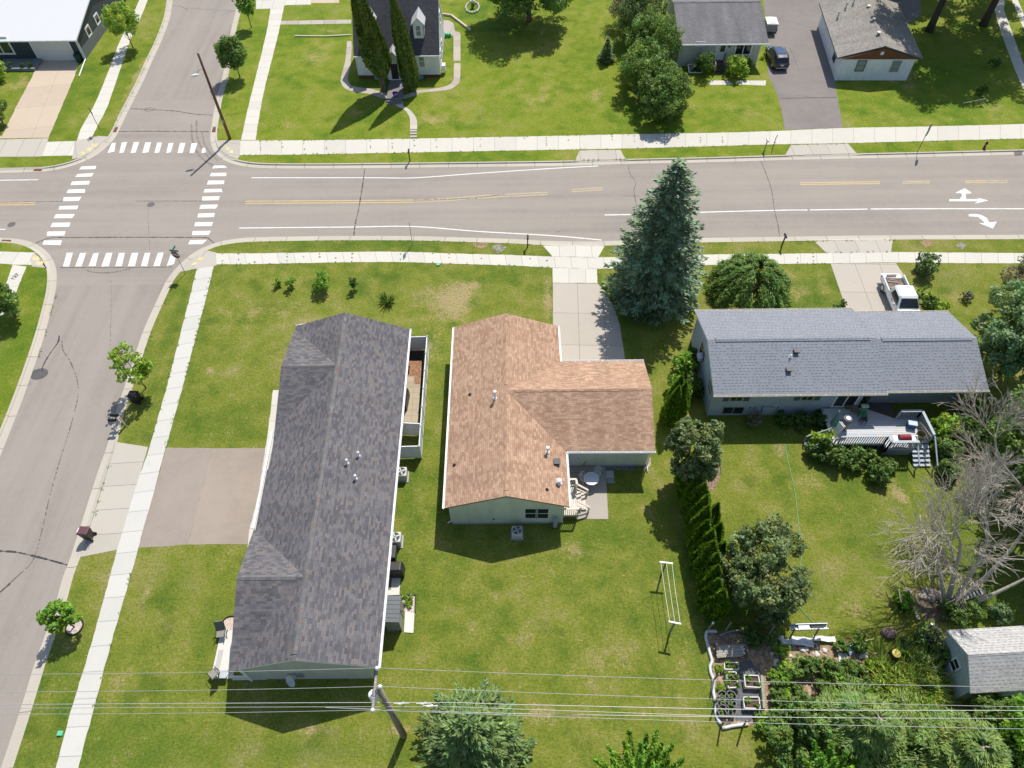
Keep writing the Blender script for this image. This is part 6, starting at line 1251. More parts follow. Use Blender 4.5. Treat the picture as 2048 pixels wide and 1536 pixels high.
# --- leaning pole with lamp
b = P(460, 278, G); tp = P(396, 107, 9.55); t = thing('utility_pole', 'brown wooden utility pole with a street lamp at the intersection corner', 'utility pole', b)
mb = MB(); d = tp - b; mb.tube([V(0, 0, -.2), d * .5, d], [.17, .14, .11], 10); lp(mb, 'pole', M_POLEB, t, smooth=True)
a = P(408, 140, 7.9) - b; a = d * (7.8 / d.z); e = P(390, 151, 7.55) - b; mb = MB(); mb.tube([a, a.lerp(e, .4) + V(0, 0, .25), e + V(.25, .05, .2)], .035, 6); arm = lp(mb, 'lamp_arm', M_STEEL, t)
mb = MB(); h_ = (e - a); h_.z = 0; h_.normalize(); vs = [e + h_ * s_ * .42 for s_ in (-1, -.3, .6, 1)]; mb.tube(vs, [.05, .15, .13, .04], 10); lp(mb, 'lamp_head', M_WHITEB, t, smooth=True)
mb = MB(); mb.box(d * (2.2 / d.z) + V(.02, -.17, 0), (.12, .06, .35)); lp(mb, 'pole_tag', M_STEEL, t)
# --- service pole with crossarm
b = P(808, 1472, G); zt = 10.3; tp = P(757, 1375, zt); t = thing('utility_pole', 'grey wooden power pole with a crossarm and transformer beside the spruce', 'utility pole', b)
d = tp - b; mb = MB(); mb.tube([V(0, 0, -.2), d * .5, d], [.2, .165, .13], 12); lp(mb, 'pole', M_POLE, t, smooth=True)
ca, cb = P(754, 1338, zt - .25) - b, P(745.5, 1421, zt - .25) - b; mb = MB(); mb.bar(ca, cb, .11, .13); lp(mb, 'crossarm', M_WOODG, t)
INS = []
for u, v, z in ((754, 1336.5, zt + .05), (760, 1373.5, zt + .22), (745, 1420.5, zt + .05)):
    p = P(u, v, z) - b; mb = MB(); mb.lathe([(.03, -.25), (.03, -.12), (.1, -.12), (.11, -.04), (.07, -.02), (.1, .03), (.06, .1), (.02, .11)], p, 12); lp(mb, 'insulator', M_WHITEB, t, smooth=True); INS.append(p + b + V(0, 0, .06))
mb = MB(); p = d * ((zt - .9) / d.z) + V(-.32, -.18, 0); mb.lathe([(.2, -.45), (.22, -.4), (.22, .3), (.19, .36), (.08, .4)], p, 14); mb.tube([p + V(.05, .05, .3), p + V(.02, .08, .75)], .04, 6); lp(mb, 'transformer', M_WHITEB, t)
mb = MB(); mb.tube([d * .93, d * .8 + V(-.2, -.1, .1), d * .55 + V(.12, -.1, 0), d * .3 + V(.15, -.05, 0)], .018, 5); lp(mb, 'riser_cable', M_BLACK, t)
WG = 'power lines on the crossarm'
def wire(name, label, pts, r, group=None, mat=None):
    """sagging cable through world points"""
    mb = MB(); out = []
    for i in range(len(pts) - 1):
        a, b_ = pts[i], pts[i + 1]; n = 24
        for k in range(n + (i == len(pts) - 2)): s_ = k / n; p = a.lerp(b_, s_); p = p - V(0, 0, 4 * .55 * s_ * (1 - s_)); out.append(p)
    mb.tube(out, r, 5); o = mb.build(name, mat or M_WIRE, smooth=True); return tag(o, label, 'wire', group)
def far(u, v, z, k): p = P(u, v, z); q = k; return p
for i, (vl, vr) in enumerate([(1348, 1376), (1383, 1415), (1427.5, 1459)]):
    c = INS[i]; l = P(0, vl, c.z - .45); r_ = P(2048, vr, c.z - .45); L_end = c + (l - c) * 1.6; R_end = c + (r_ - c) * 1.25; L_end.z = c.z; R_end.z = c.z
    wire('power_line', ['uppermost grey power line crossing the bottom of the view', 'second grey power line from the pole top pin', 'lowest grey power line from the near crossarm end'][i], [L_end, c, R_end], .011, WG)
for i, (z, r, pp, lb) in enumerate([(8.2, .016, [(0, 1409.5), (775, 1405), (1024, 1409), (1536, 1419.5), (2048, 1421)], 'thin service cable passing just below the crossarm'), (7.6, .012, [(0, 1417), (775, 1413.5), (1024, 1418), (1536, 1434), (2048, 1437)], 'thin communication cable between the two lower power lines'), (7.4, .014, [(775, 1419), (1024, 1427), (1536, 1435)], 'second thin communication cable right of the pole')]):
    w_ = [P(u, v, z) for u, v in pp]; w_[0] = w_[1] + (w_[0] - w_[1]) * 1.5; mb = MB(); mb.tube(smooth_line(w_, 2), r, 5); tag(mb.build('cable', M_WIRE), lb, 'wire')
for u, v, lb in ((800, 1407, 'cable splice box nearest the power pole'), (845, 1407, 'white cable splice box left of the spruce'), (858, 1412, 'white cable splice box over the spruce edge')):
    mb = MB(); p = P(u, v, 7.9); mb.box(p, (.2, .08, .08)); mb.box(p + V(.14, .05, -.08), (.09, .07, .07)); mb.tube([p + V(-.3, 0, .03), p + V(.45, 0, .05)], .02, 5); tag(mb.build('splice_box', M_WHITEB), lb, 'cable box')
mb = MB(); mb.tube([d * .8 + b, P(786, 1480, 4.5), P(796, 1560, .3)], .014, 5); tag(mb.build('guy_wire', M_WIRE), 'steel guy wire running down from the power pole to the bottom edge', 'wire')
# --- signs
def post_sign(name, label, u, v, h, mat=None, r=.03): t = T(name, label, 'sign', u, v); mb = MB(); mb.tube([(0, 0, -.1), (0, 0, h)], r, 6); lp(mb, 'post', mat or M_STEEL, t); return t
t = post_sign('stop_sign', 'red stop sign with green street name blades at the near corner', 371, 547, 2.95); t.rotation_euler = (0, 0, R(-9))
mb = MB(); oc = lambda r, y: [(r * math.cos(R(22.5 + 45 * k)), y, 2.28 + r * math.sin(R(22.5 + 45 * k))) for k in range(8)]
mb.wallpoly(oc(.41, -.05), .012); lp(mb, 'plate_border', M_LETTER, t); mb = MB(); mb.wallpoly(oc(.385, -.056), .01); pl = lp(mb, 'plate', M_RED, t)
q = text_mesh('STOP', .34, M_LETTER); q.parent = pl; q.location = (0, -.06, 2.28); q.rotation_euler = (R(90), 0, 0)
for a, z, nm in ((0, 2.72, 'name_blade'), (R(90), 2.9, 'name_blade')):
    mb = MB(); mb.box((0, 0, z), (.85, .015, .17), a); mb.box((0, 0, z + .095), (.85, .02, .012), a, 0); lp(mb, nm, M_GREEN, t)
t = post_sign('road_sign', 'narrow sign seen edge on standing on the south verge', 825, 489, 2.75); mb = MB(); mb.box((0, 0, 2.4), (.02, .62, .75), R(8)); lp(mb, 'plate', plain('grey sign back', (.2, .2, .2), .5), t)
t = post_sign('road_sign', 'grey backed stop sign on the corner by the left sidewalk', 201, 261, 2.8, M_POLEB); t.rotation_euler = (0, 0, R(-50)); mb = MB(); mb.wallpoly(oc(.36, .03), .015); mb.box((0, .0, 2.75), (.5, .02, .12)); lp(mb, 'plate', MATS['grey sign back'], t)
t = post_sign('road_sign', 'sign post with a small green panel and a grey panel on the north verge', 1835, 303, 3.2, M_DGREY); t.rotation_euler = (0, 0, R(38))
mb = MB(); mb.box((0, -.03, 2.25), (.5, .015, .8)); g_ = lp(mb, 'green_panel', plain('bus stop green', (.1, .3, .23), .45), t); mb = MB(); mb.box((-.04, -.045, 2.2), (.16, .006, .1)); mb.box((0, -.045, 2.64), (.5, .006, .05)); mb.build('mark', M_LETTER, g_)
mb = MB(); mb.box((0, 0.0, 2.95), (.46, .02, .6)); lp(mb, 'grey_panel', MATS['grey sign back'], t)
# --- hydrant
t = T('fire_hydrant', 'dark red fire hydrant on the north verge at the right', 'fire hydrant', 1968, 296); mb = MB(); mb.lathe([(.17, 0), (.17, .05), (.11, .07), (.11, .52), (.15, .54), (.15, .6), (.12, .66), (.06, .74), (.03, .76), (.03, .82)], (0, 0, 0), 14); lp(mb, 'barrel', plain('hydrant red', (.13, .015, .02), .5, .15, 6), t, smooth=False)
for a in (0, 2.1, 4.2): mb = MB(); mb.tube([(0, 0, .46), (.2 * math.cos(a), .2 * math.sin(a), .46)], .065, 8); lp(mb, 'nozzle_cap', plain('pale nozzle cap', (.45, .35, .4), .5, .1), t)
# --- mailboxes
def mailbox(label, u, v, h=1.1, rz=0, col=None, col2=None, name='mailbox'):
    t = T(name, label, 'mailbox', u, v, G, rz, None); mb = MB(); mb.box((0, 0, h / 2 - .05), (.1, .1, h + .1)); lp(mb, 'post', col2 or M_BLACK, t)
    mb = MB(); pr = [(-.085, 0), (.085, 0), (.085, .12)] + [(.085 * math.cos(a), .12 + .085 * math.sin(a)) for a in np.linspace(.3, 2.84, 6)] + [(-.085, .12)]
    n = len(pr); mb.add([(x, -.26, h + z) for x, z in pr] + [(x, .26, h + z) for x, z in pr], [list(range(n)), [n + i for i in range(n)][::-1]] + [[i, i + n, (i + 1) % n + n, (i + 1) % n] for i in range(n)]); bx = lp(mb, 'box', col or M_BLACK, t)
    mb = MB(); mb.box((.095, .08, h + .14), (.012, .03, .12)); mb.build('flag', M_RED, bx); return t
mailbox('black mailbox on the north verge opposite the curved path', 820, 322.5, 1.15)
mailbox('black mailbox on the south verge left of the brown house driveway', 1055, 494, 1.1)
mailbox('tall black mailbox on the south verge by the blue grey house driveway', 1563, 493, 1.2)
mailbox('white topped mailbox on the north verge by the asphalt driveway', 1529, 300, 1.1, 0, M_WHITEB, M_STEEL)
t = T('shepherd_hook', 'black curved hook stand on the verge beside the white mailbox', 'garden hook', 1545, 297); mb = MB(); mb.tube([(0, 0, 0), (0, 0, 1.0), (.03, .05, 1.25), (.12, .1, 1.55)], .035, 6); mb.tube([(0, 0, .9), (.06, 0, .7), (.18, 0, .65)], .03, 6); lp(mb, 'stem', M_BLACK, t)
t = T('mailbox_stand', 'pair of black mailboxes on one pale wooden arm beside the left kerb', 'mailbox', 252, 852, G, 0); mb = MB(); mb.box((0, 0, .55), (.1, .1, 1.3)); mb.bar((0, 0, .98), (-.55, .12, .98), .09, .09); mb.bar((0, 0, .55), (-.4, .08, .95), .06, .06); mb.bar((-.45, -.4, 1.04), (-.45, .45, 1.04), .12, .04); lp(mb, 'stand', M_WOODL, t)
for y in (-.22, .24):
    mb = MB(); mb.tube([(-.75, y, 1.17), (-.2, y, 1.17)], .1, 10); mb.box((-.475, y, 1.1), (.55, .2, .12)); lp(mb, 'mailbox', M_BLACK, t)
# --- wheeled bins
def cart(label, u, v, rz, col, lid, name='trash_cart', s=1.0):
    t = T(name, label, 'bin', u, v, G if u > 200 or v < 500 else .13, rz); mb = MB(); w0, w1, d0, d1, h = .24, .29, .26, .33, .95
    ring = lambda w_, d_, z: [(-w_, -d_, z), (w_, -d_, z), (w_, d_, z), (-w_, d_, z)]
    vs = ring(w0, d0, .06) + ring(w1, d1, h) + ring(w1 + .03, d1 + .03, h) + ring(w1 + .03, d1 + .03, h + .03); fs = [[3, 2, 1, 0]]
    for k in range(3): fs += [[4 * k + i, 4 * k + (i + 1) % 4, 4 * k + 4 + (i + 1) % 4, 4 * k + 4 + i] for i in range(4)]
    fs.append([12, 13, 14, 15]); mb.add(vs, fs); lp(mb, 'body', col, t, bevel=.02)
    mb = MB(); mb.add([(-.33, -.37, h + .035), (.33, -.37, h + .035), (.33, .36, h + .035), (-.33, .36, h + .035), (-.27, -.3, h + .1), (.27, -.3, h + .1), (.27, .33, h + .1), (-.27, .33, h + .1)], [[3, 2, 1, 0], [4, 5, 6, 7], [0, 1, 5, 4], [1, 2, 6, 5], [2, 3, 7, 6], [3, 0, 4, 7]]); ld = lp(mb, 'lid', lid, t, bevel=.03)
    mb = MB(); mb.box((0, -.33, h + .075), (.34, .1, .01), 0, 0, ('X', .25)); mb.build('label_patch', M_LETTER, ld) if label.startswith('brown') else None
    mb = MB(); mb.tube([(-.24, .42, .9), (.24, .42, .9)], .018, 6); lp(mb, 'handle', M_BLACK, t)
    for x in (-.27, .27): mb = MB(); mb.tube([(x - .03, .3, .12), (x + .03, .3, .12)], .12, 14); lp(mb, 'wheel', M_BLACK, t)
    return t
M_CBR = plain('brown cart plastic', (.055, .036, .027), .5, .1); M_CLID = plain('maroon cart lid', (.13, .062, .066), .35, .1); M_CBK = plain('dark brown cart plastic', (.022, .016, .015), .5, .1); M_CGR = plain('dark green cart plastic', (.006, .05, .032), .45, .15)
cart('brown wheeled bin with a maroon lid standing on the driveway apron', 180, 1074, R(-95), M_CBR, M_CLID)
cart('dark brown wheeled bin in the shade of the airy street tree', 276, 803, R(-95), M_CBK, M_CBK)
cart('dark green wheeled bin beside the pale garage door', 160, 124, R(10), M_CGR, M_CGR, s=1.1)
t = thing('yard_cart', 'black lidded bin inside the fenced paved yard', 'bin', P(812, 741, G)); mb = MB(); mb.prism([(-.3, -.35), (.3, -.35), (.3, .35), (-.3, .35)], 0, .95); lp(mb, 'body', M_BLACK, t, bevel=.06); mb = MB(); mb.box((.02, .18, 1.0), (.5, .35, .1)); lp(mb, 'lid', M_DGREY, t, bevel=.03)
# --- air conditioners
def ac(label, u, v, rz=0, s=.78, h=.75, group='air conditioner units'):
    t = T('air_conditioner', label, 'air conditioner', u, v, G, rz, group); mb = MB(); mb.box((0, 0, .03), (s + .15, s + .15, .06)); lp(mb, 'pad', M_FOUND, t)
    mb = MB(); mb.box((0, 0, .06 + h / 2), (s, s, h)); lp(mb, 'cabinet', plain('beige grey cabinet', (.55, .54, .5), .5, .1), t, bevel=.08, seg=2)
    mb = MB(); mb.lathe([(s * .42, 0), (s * .42, .012)], (0, 0, .06 + h), 20); fan = lp(mb, 'fan_opening', M_DGREY, t); mb = MB()
    for k in range(4): mb.bar((0, 0, h + .085), (s * .4 * math.cos(k * 1.571 + .4), s * .4 * math.sin(k * 1.571 + .4), h + .085), .09, .01)
    for r_ in (.15, .25, .36): mb.tube([(r_ * s * math.cos(a), r_ * s * math.sin(a), h + .1) for a in np.linspace(0, 6.283, 17)], .006, 4, cap=False)
    mb.build('fan_grille', M_ALU, fan); return t
ac('beige air conditioner near the south end of the white fence', 805, 954); ac('beige air conditioner in the middle of the duplex east wall', 793, 1084); ac('air conditioner under the south gable of the cream house', 1034, 1069, 0, .72, .6)
# --- covered grills and boxes along the duplex
def cover(name, label, u, v, L, W_, h, mat, rz=0, cat='grill cover', top=.75):
    t = T(name, label, cat, u, v, G, rz); mb = MB(); vs = []
    for z, k in ((0, 1), (h * .6, .97), (h * .92, .9), (h, top)): vs += [(-L / 2 * k, -W_ / 2 * k, z), (L / 2 * k, -W_ / 2 * k, z), (L / 2 * k, W_ / 2 * k, z), (-L / 2 * k, W_ / 2 * k, z)]
    fs = [[3, 2, 1, 0]] + [[4 * j + i, 4 * j + (i + 1) % 4, 4 * j + 4 + (i + 1) % 4, 4 * j + 4 + i] for j in range(3) for i in range(4)] + [[12, 13, 14, 15]]; mb.add(vs, fs); o = lp(mb, 'cover', mat, t, bevel=.05, seg=2)
    mb = MB(); mb.box((L * .12, -W_ * .2, h + .01), (.04, .3, .015)); lp(mb, 'strap', M_STEEL, t) if 'box' in label else None
    mb = MB(); [mb.tube([(sx * L * .42, sy * W_ * .4, 0), (sx * L * .42, sy * W_ * .4, -.0 + .1)], .04, 8) for sx in (-1, 1) for sy in (-1, 1)]; lp(mb, 'feet', M_BLACK, t); return t
cover('deck_box', 'charcoal deck storage box below the middle air conditioner', 783, 1108, .8, 1.2, .6, plain('charcoal resin', (.04, .042, .045), .45, .1), 0, 'storage box', .9)
cover('covered_grill', 'black covered grill at the end of the white concrete slab', 786, 1146, 1.6, .75, 1.15, plain('black vinyl cover', (.025, .025, .028), .45, .2, 3), 0, top=.8)
cover('covered_grill', 'black covered grill inside the fenced paved yard', 808, 806, .75, 1.6, 1.1, MATS['black vinyl cover'], R(-4), top=.6)
cover('utility_pedestal', 'pale blue grey utility pedestal at the corner of the cream house', 1110, 1053, .3, .25, 1.2, plain('blue grey pedestal', (.3, .36, .4), .5, .1), 0, 'utility box', .9)
sheet('concrete_slab', [(774, 1146), (801.5, 1146), (798.6, 1189.5), (770, 1190.7)], G + .05, M_SLABW, ((774, 1150), (771, 1190)), t=.1)
mb = MB(); w_ = [P(u, v, G + .056) for u, v in ((774, 1158), (783.5, 1157), (782, 1179), (773, 1180))]; mb.slab(w_, .004, 0, 0); tag(mb.build('door_mat', plain('brown mat', (.2, .15, .11), .9, .2)), 'brown door mat on the white slab beside the duplex', 'mat')
sheet('concrete_slab', [(810, 1223.5), (829, 1224.7), (826.7, 1265.7), (808, 1264.5)], G + .05, M_SLABW, ((829, 1225), (827, 1265)), t=.1)
sheet('gravel_bed', [(802, 1191), (831, 1190.5), (830, 1224), (809, 1223.5), (806, 1210)], G + .02, speckle_mat('cream pebbles', [(.2, (.42, .34, .28)), (.8, (.68, .6, .52))], 18))
mb = MB(); w_ = [P(u, v, G) for u, v in ((802, 1190.5), (831.5, 1190), (830.5, 1225))]; [mb.bar(w_[i] + V(0, 0, .05), w_[i + 1] + V(0, 0, .05), .06, .14) for i in (0, 1)]; tag(mb.build('bed_edging', M_BLACK), 'black edging round the pebble bed by the small dark shed', 'edging')
for u, v, s_, k in ((818, 1199, .5, 'largest'), (807, 1196, .3, 'small upper left'), (821, 1211, .4, 'lower right'), (809, 1208, .32, 'small lower left')): shrub('bed_plant', '%s yellow green plant in the pebble bed by the dark shed' % k, 'plant', P(u, v, G + .02), s_ * .9, s_ * .75, m_lite, 240, 6, .1, 'plants in the pebble bed')
# --- satellite dish
t = thing('satellite_dish', 'grey satellite dish on the shaded south wall of the duplex', 'satellite dish', P(590, 1359, .9)); mb = MB(); n_ = V(-.45, -.6, .65).normalized(); x_ = n_.cross(V(0, 0, 1)).normalized(); y_ = n_.cross(x_); rings = [(r_, .35 * r_ * r_) for r_ in (.03, .15, .27, .38)]; vs = []
for r_, z in rings: vs += [V(-.15, -.15, .25) + x_ * r_ * math.cos(a) + y_ * r_ * .85 * math.sin(a) + n_ * z for a in np.linspace(0, 5.89, 16)]
mb.add(vs, [[i * 16 + k, i * 16 + (k + 1) % 16, i * 16 + 16 + (k + 1) % 16, i * 16 + 16 + k] for i in range(3) for k in range(16)] + [list(range(16))]); lp(mb, 'dish', plain('grey dish', (.45, .48, .5), .5, .06), t); mb = MB(); mb.tube([(-.15, -.15, .25), (.1, 0, .2), (.18, .35, .25)], .03, 6); mb.tube([V(-.15, -.15, .02), V(-.15, -.15, .25) + n_ * .42], .015, 5); lp(mb, 'mount', M_STEEL, t)
# --- west porch of the duplex
sheet('concrete_slab', [(449, 1256), (470, 1248), (474, 1300), (466, 1357), (421, 1357), (431, 1313), (440, 1270)], G + .03, M_SLABW, ((445, 1260), (425, 1355)), t=.06)
sheet('gravel_bed', [(443, 1252), (447, 1243), (455, 1235), (466, 1233), (475, 1235), (472, 1258), (452, 1262)], G + .036, speckle_mat('pink pebbles', [(.2, (.45, .33, .27)), (.8, (.7, .6, .52))], 18), t=.05)
mb = MB(); w_ = smooth_line(px([(443, 1252), (447, 1243), (455, 1235), (466, 1233), (475, 1235)], G), .15); [mb.bar(w_[i] + V(0, 0, .05), w_[i + 1] + V(0, 0, .05), .05, .14) for i in range(len(w_) - 1)]; tag(mb.build('bed_edging', M_BLACK), 'black curved edging round the pebble bed by the duplex porch', 'edging')
ribbon('slab_strip', [(442, 1300), (437, 1325), (432, 1345)], .3, G + .036, plain('grey strip', (.45, .43, .4), .8, .05), 0)
def lawn_chair(label, u, v, rz, grp='folding sling chairs on the duplex porch'):
    t = T('lawn_chair', label, 'chair', u, v, G + .03, rz, grp); sl = plain('taupe sling', (.27, .25, .22), .8, .08); mb = MB(); mb.box((0, 0, .4), (.52, .5, .03), 0, 0, ('X', .08)); lp(mb, 'seat', sl, t); mb = MB(); mb.box((0, .38, .72), (.52, .05, .66), 0, 0, ('X', -.45)); lp(mb, 'backrest', plain('dark taupe sling', (.17, .155, .135), .8, .08), t)
    for s_ in (-1, 1):
        mb = MB(); mb.tube([(s_ * .28, -.28, 0), (s_ * .28, .2, .42), (s_ * .28, .52, 1.05)], .018, 5); lp(mb, 'leg', M_BLACK, t); mb = MB(); mb.tube([(s_ * .28, .3, 0), (s_ * .28, -.25, .6), (s_ * .28, .3, .62)], .016, 5); lp(mb, 'armrest', M_BLACK, t)
    return t
lawn_chair('taupe folding chair facing south beside the pebble bed of the duplex', 446, 1270, R(8)); lawn_chair('taupe folding chair turned beside the small table on the duplex porch', 432, 1350, R(-130))
t = T('side_table', 'small pale glass side table between the porch chair and the railing', 'table', 450, 1352, G + .03); mb = MB(); mb.box((0, 0, .45), (.5, .5, .03)); lp(mb, 'top', plain('pale tabletop', (.5, .54, .56), .3, .1), t, bevel=.02)
for sx in (-1, 1):
    for sy in (-1, 1): mb = MB(); mb.box((sx * .22, sy * .22, .22), (.03, .03, .44)); lp(mb, 'leg', M_STEEL, t)
# --- cream house patio set and deck
def disc_ring(mb, c, r, rr, n=24): mb.tube([V(*c) + V(r * math.cos(a), r * math.sin(a), 0) for a in np.linspace(0, 2 * math.pi, n + 1)], rr, 5, cap=False)
t = T('patio_table', 'round white metal patio table half in the shade', 'table', 1181, 967, G); M_GLT = plain('white mesh tabletop', (.6, .63, .65), .4, .05)
mb = MB(); mb.lathe([(.5, .7), (.5, .72)], (0, 0, 0), 28); lp(mb, 'tabletop', M_GLT, t); mb = MB(); disc_ring(mb, (0, 0, .71), .52, .025); lp(mb, 'rim', M_WHITEB, t)
for a in (.6, 2.2, 3.8, 5.4): mb = MB(); mb.tube([(0, 0, .5), (.2 * math.cos(a), .2 * math.sin(a), .3), (.42 * math.cos(a), .42 * math.sin(a), 0)], .02, 5); lp(mb, 'leg', M_WHITEB, t)
def bistro(label, u, v, rz):
    t = T('patio_chair', label, 'chair', u, v, G, rz, 'white metal patio chairs'); mb = MB(); mb.lathe([(.24, .43), (.24, .455)], (0, 0, 0), 20); lp(mb, 'seat', plain('pale grey seat', (.4, .45, .48), .5, .08), t); mb = MB(); disc_ring(mb, (0, 0, .445), .25, .02); lp(mb, 'seat_rim', M_WHITEB, t)
    mb = MB(); mb.tube([(.24 * math.cos(a), .26 + .05 * math.sin(a), .45 + .5 * math.sin(a)) for a in np.linspace(0, math.pi, 14)], .02, 5); mb.tube([(.1 * math.cos(a), .29, .62 + .13 * math.sin(a)) for a in np.linspace(0, 6.28, 12)], .014, 4); mb.tube([(0, .26, .45), (0, .3, .93)], .014, 4); lp(mb, 'backrest', M_WHITEB, t)
    for sx in (-1, 1):
        for sy in (-1, 1): mb = MB(); mb.tube([(sx * .16, sy * .16, .44), (sx * .22, sy * .22, 0)], .016, 5); lp(mb, 'leg', M_WHITEB, t)
bistro('white patio chair nearer the garage wall', 1193, 953, R(-15)); bistro('white patio chair on the house side of the round table', 1167, 963, R(35))
t = T('bicycle', 'dark bicycle leaning on the cream garage wall', 'bicycle', 1190, 931, G, R(8)); 
for x in (-.52, .52): mb = MB(); mb.tube([(x + .33 * math.cos(a), .05 + 0 * a, .34 + .33 * math.sin(a)) for a in np.linspace(0, 6.283, 20)], .025, 5, cap=False); lp(mb, 'wheel', M_BLACK, t)
mb = MB(); [mb.tube([V(*p), V(*q)], .018, 5) for p, q in [((-.52, .05, .34), (-.05, .05, .3)), ((-.05, .05, .3), (.38, .05, .78)), ((-.2, .05, .8), (-.05, .05, .3)), ((-.2, .05, .75), (.38, .05, .78)), ((.38, .05, .85), (.52, .05, .34)), ((-.52, .05, .34), (-.2, .05, .75))]]; lp(mb, 'frame', M_DGREY, t)
mb = MB(); mb.box((-.22, .05, .86), (.26, .12, .06)); lp(mb, 'saddle', M_BLACK, t); mb = MB(); mb.tube([(.34, -.2, .98), (.4, .05, .95), (.34, .3, .98)], .014, 5); lp(mb, 'handlebar', M_BLACK, t)
t = thing('wooden_deck', 'small timber deck with pale handrails and steps beside the cream house', 'deck', V(4.2, 23.5, G)); M_DK = plank_mat('sunbleached deck boards', (.66, .60, .52), .14, 1, .1)
X0, X1, Y0, Y1, ZD = 3.42, P(1151, 975, .6).x, P(1140, 1032, .6).y, P(1150, 972, .6).y, .62
mb = MB(); mb.b2((X0, Y0, ZD - .06), (X1, Y1, ZD)); part(mb, 'deck_boards', M_DK, t); mb = MB(); mb.b2((X0, Y0 + .03, G), (X1 - .03, Y0 + .07, ZD - .06)); mb.b2((X1 - .07, Y0 + .05, G), (X1 - .03, Y1, ZD - .06)); part(mb, 'skirt', plain('brown deck skirt', (.2, .125, .07), .8, .2), t)
M_RAIL = plain('pale handrail timber', (.68, .62, .54), .7, .1, 4)
def rail(t, a, b, z0, z1, mat, sp=.13, bal=.04, top=.14, mat2=None, bottom=True):
    a, b = V(*a), V(*b); mb = MB(); mb.bar(a + V(0, 0, z1), b + V(0, 0, z1 + 0), top, .05); o = part(mb, 'handrail', mat, t); mb = MB(); L = (b - a).length; n = max(2, int(L / sp))
    for i in range(n + 1): p = a.lerp(b, i / n); mb.box((p.x, p.y, p.z + (z0 + z1) / 2), (bal, bal, z1 - z0 - .04))
    mb.bar(a + V(0, 0, z0 + .08), b + V(0, 0, z0 + .08), .05, .06); part(mb, 'balusters', mat2 or mat, t)
    for p in (a, b): mb = MB(); mb.box((p.x, p.y, p.z + (z0 + z1) / 2 - .2), (.1, .1, z1 - z0 + .35)); part(mb, 'post', mat2 or mat, t)
rail(t, (X0, Y1, 0), (X1, Y1, 0), ZD, ZD + .95, M_RAIL); rail(t, (X0, Y0 + .05, 0), (X1, Y0 + .05, 0), ZD, ZD + .95, M_RAIL)
yS0, yS1 = Y0 + .65, Y1 - .95
for k in range(2): mb = MB(); mb.b2((X1 + .02 + .32 * k, yS0, ZD - .2 - .2 * k), (X1 + .36 + .32 * k, yS1 + .6, ZD - .15 - .2 * k)); part(mb, 'step', M_DK, t)
rail(t, (X1, Y1 - .05, 0), (X1 + .02, Y1 - .4, 0), ZD, ZD + .95, M_RAIL)
for y in (yS0, yS1 + .6): mb = MB(); mb.bar((X1, y, ZD + .9), (X1 + .85, y - .1, .8), .14, .05); mb.box((X1 + .82, y - .1, .45), (.1, .1, .75)); mb.bar((X1, y, ZD + .3), (X1 + .85, y - .1, .3), .08, .05); part(mb, 'stair_rail', M_RAIL, t)
# --- clothesline
t = thing('clothesline', 'three wire clothesline between two T shaped posts on the backyard lawn', 'clothesline', P(1335, 1200, G)); zc = 2.0; ends = []
for (a, b) in (((1319, 1124), (1345.5, 1127)), ((1337, 1243), (1362, 1248))):
    a, b = P(*a, zc), P(*b, zc); c = (a + b) / 2; mb = MB(); mb.bar(a, b, .09, .09); o = part(mb, 'crossbar', M_WHITEB, t); mb = MB(); mb.bar(V(c.x, c.y, 0), V(c.x, c.y, zc - .04), .09, .09); part(mb, 'post', M_WOODB, t); ends.append((a, b))
for k in (.08, .5, .92): mb = MB(); mb.tube([ends[0][0].lerp(ends[0][1], k) + V(0, 0, .06), (ends[0][0].lerp(ends[0][1], k) + ends[1][0].lerp(ends[1][1], k)) / 2 + V(0, 0, -.02), ends[1][0].lerp(ends[1][1], k) + V(0, 0, .06)], .013, 5); part(mb, 'line', M_WHITE, t)
# --- blue house deck
t = T_DECK = thing('house_deck', 'raised grey deck with slatted rails and two stairs behind the blue grey house', 'deck', P(1740, 880, G)); ZD = 1.05
M_DKG = plank_mat('grey deck boards', (.52, .54, .56), .16, 0, .12, .14, (.62, .53, .44)); M_GR = plain('grey blue rail paint', (.36, .41, .46), .6, .12, 4)
fl, fr_ = P(1667, 889, ZD), P(1765, 889, ZD); bl, br = P(1828, 892, ZD), P(1858, 876, ZD); yb = yS1_w = 30.9
Yf = fl.y; Xl, Xb0, Xb1, Xr = fl.x, P(1768, 889, ZD).x, P(1825, 893, ZD).x, P(1855, 880, ZD).x; Yb = P(1796, 893, ZD).y - .25
mb = MB(); mb.prism([(Xl, Yf), (Xb0, Yf), (Xb0, Yb), (Xb1, Yb), (Xb1, Yf + .1), (Xr, Yf + .1), (Xr, P(1843, 836, ZD).y), (P(1793, 838, ZD).x, P(1793, 838, ZD).y), (P(1735, 838, ZD).x, yb), (Xl, yb)], ZD - .07, ZD); part(mb, 'deck_boards', M_DKG, t)
mb = MB(); mb.b2((Xl, Yf + .02, ZD - .3), (Xb0, Yf + .07, ZD - .07)); mb.b2((Xb0, Yb + .02, .25), (Xb1, Yb + .06, ZD - .07)); [mb.b2((x - .06, Yf + .1, G), (x + .06, Yf + .22, ZD - .07)) for x in (Xl + .2, (Xl + Xb0) / 2, Xb0 - .1, Xb1, Xr - .1)]; part(mb, 'skirt', plain('blue grey skirt', (.2, .24, .27), .7, .12), t)
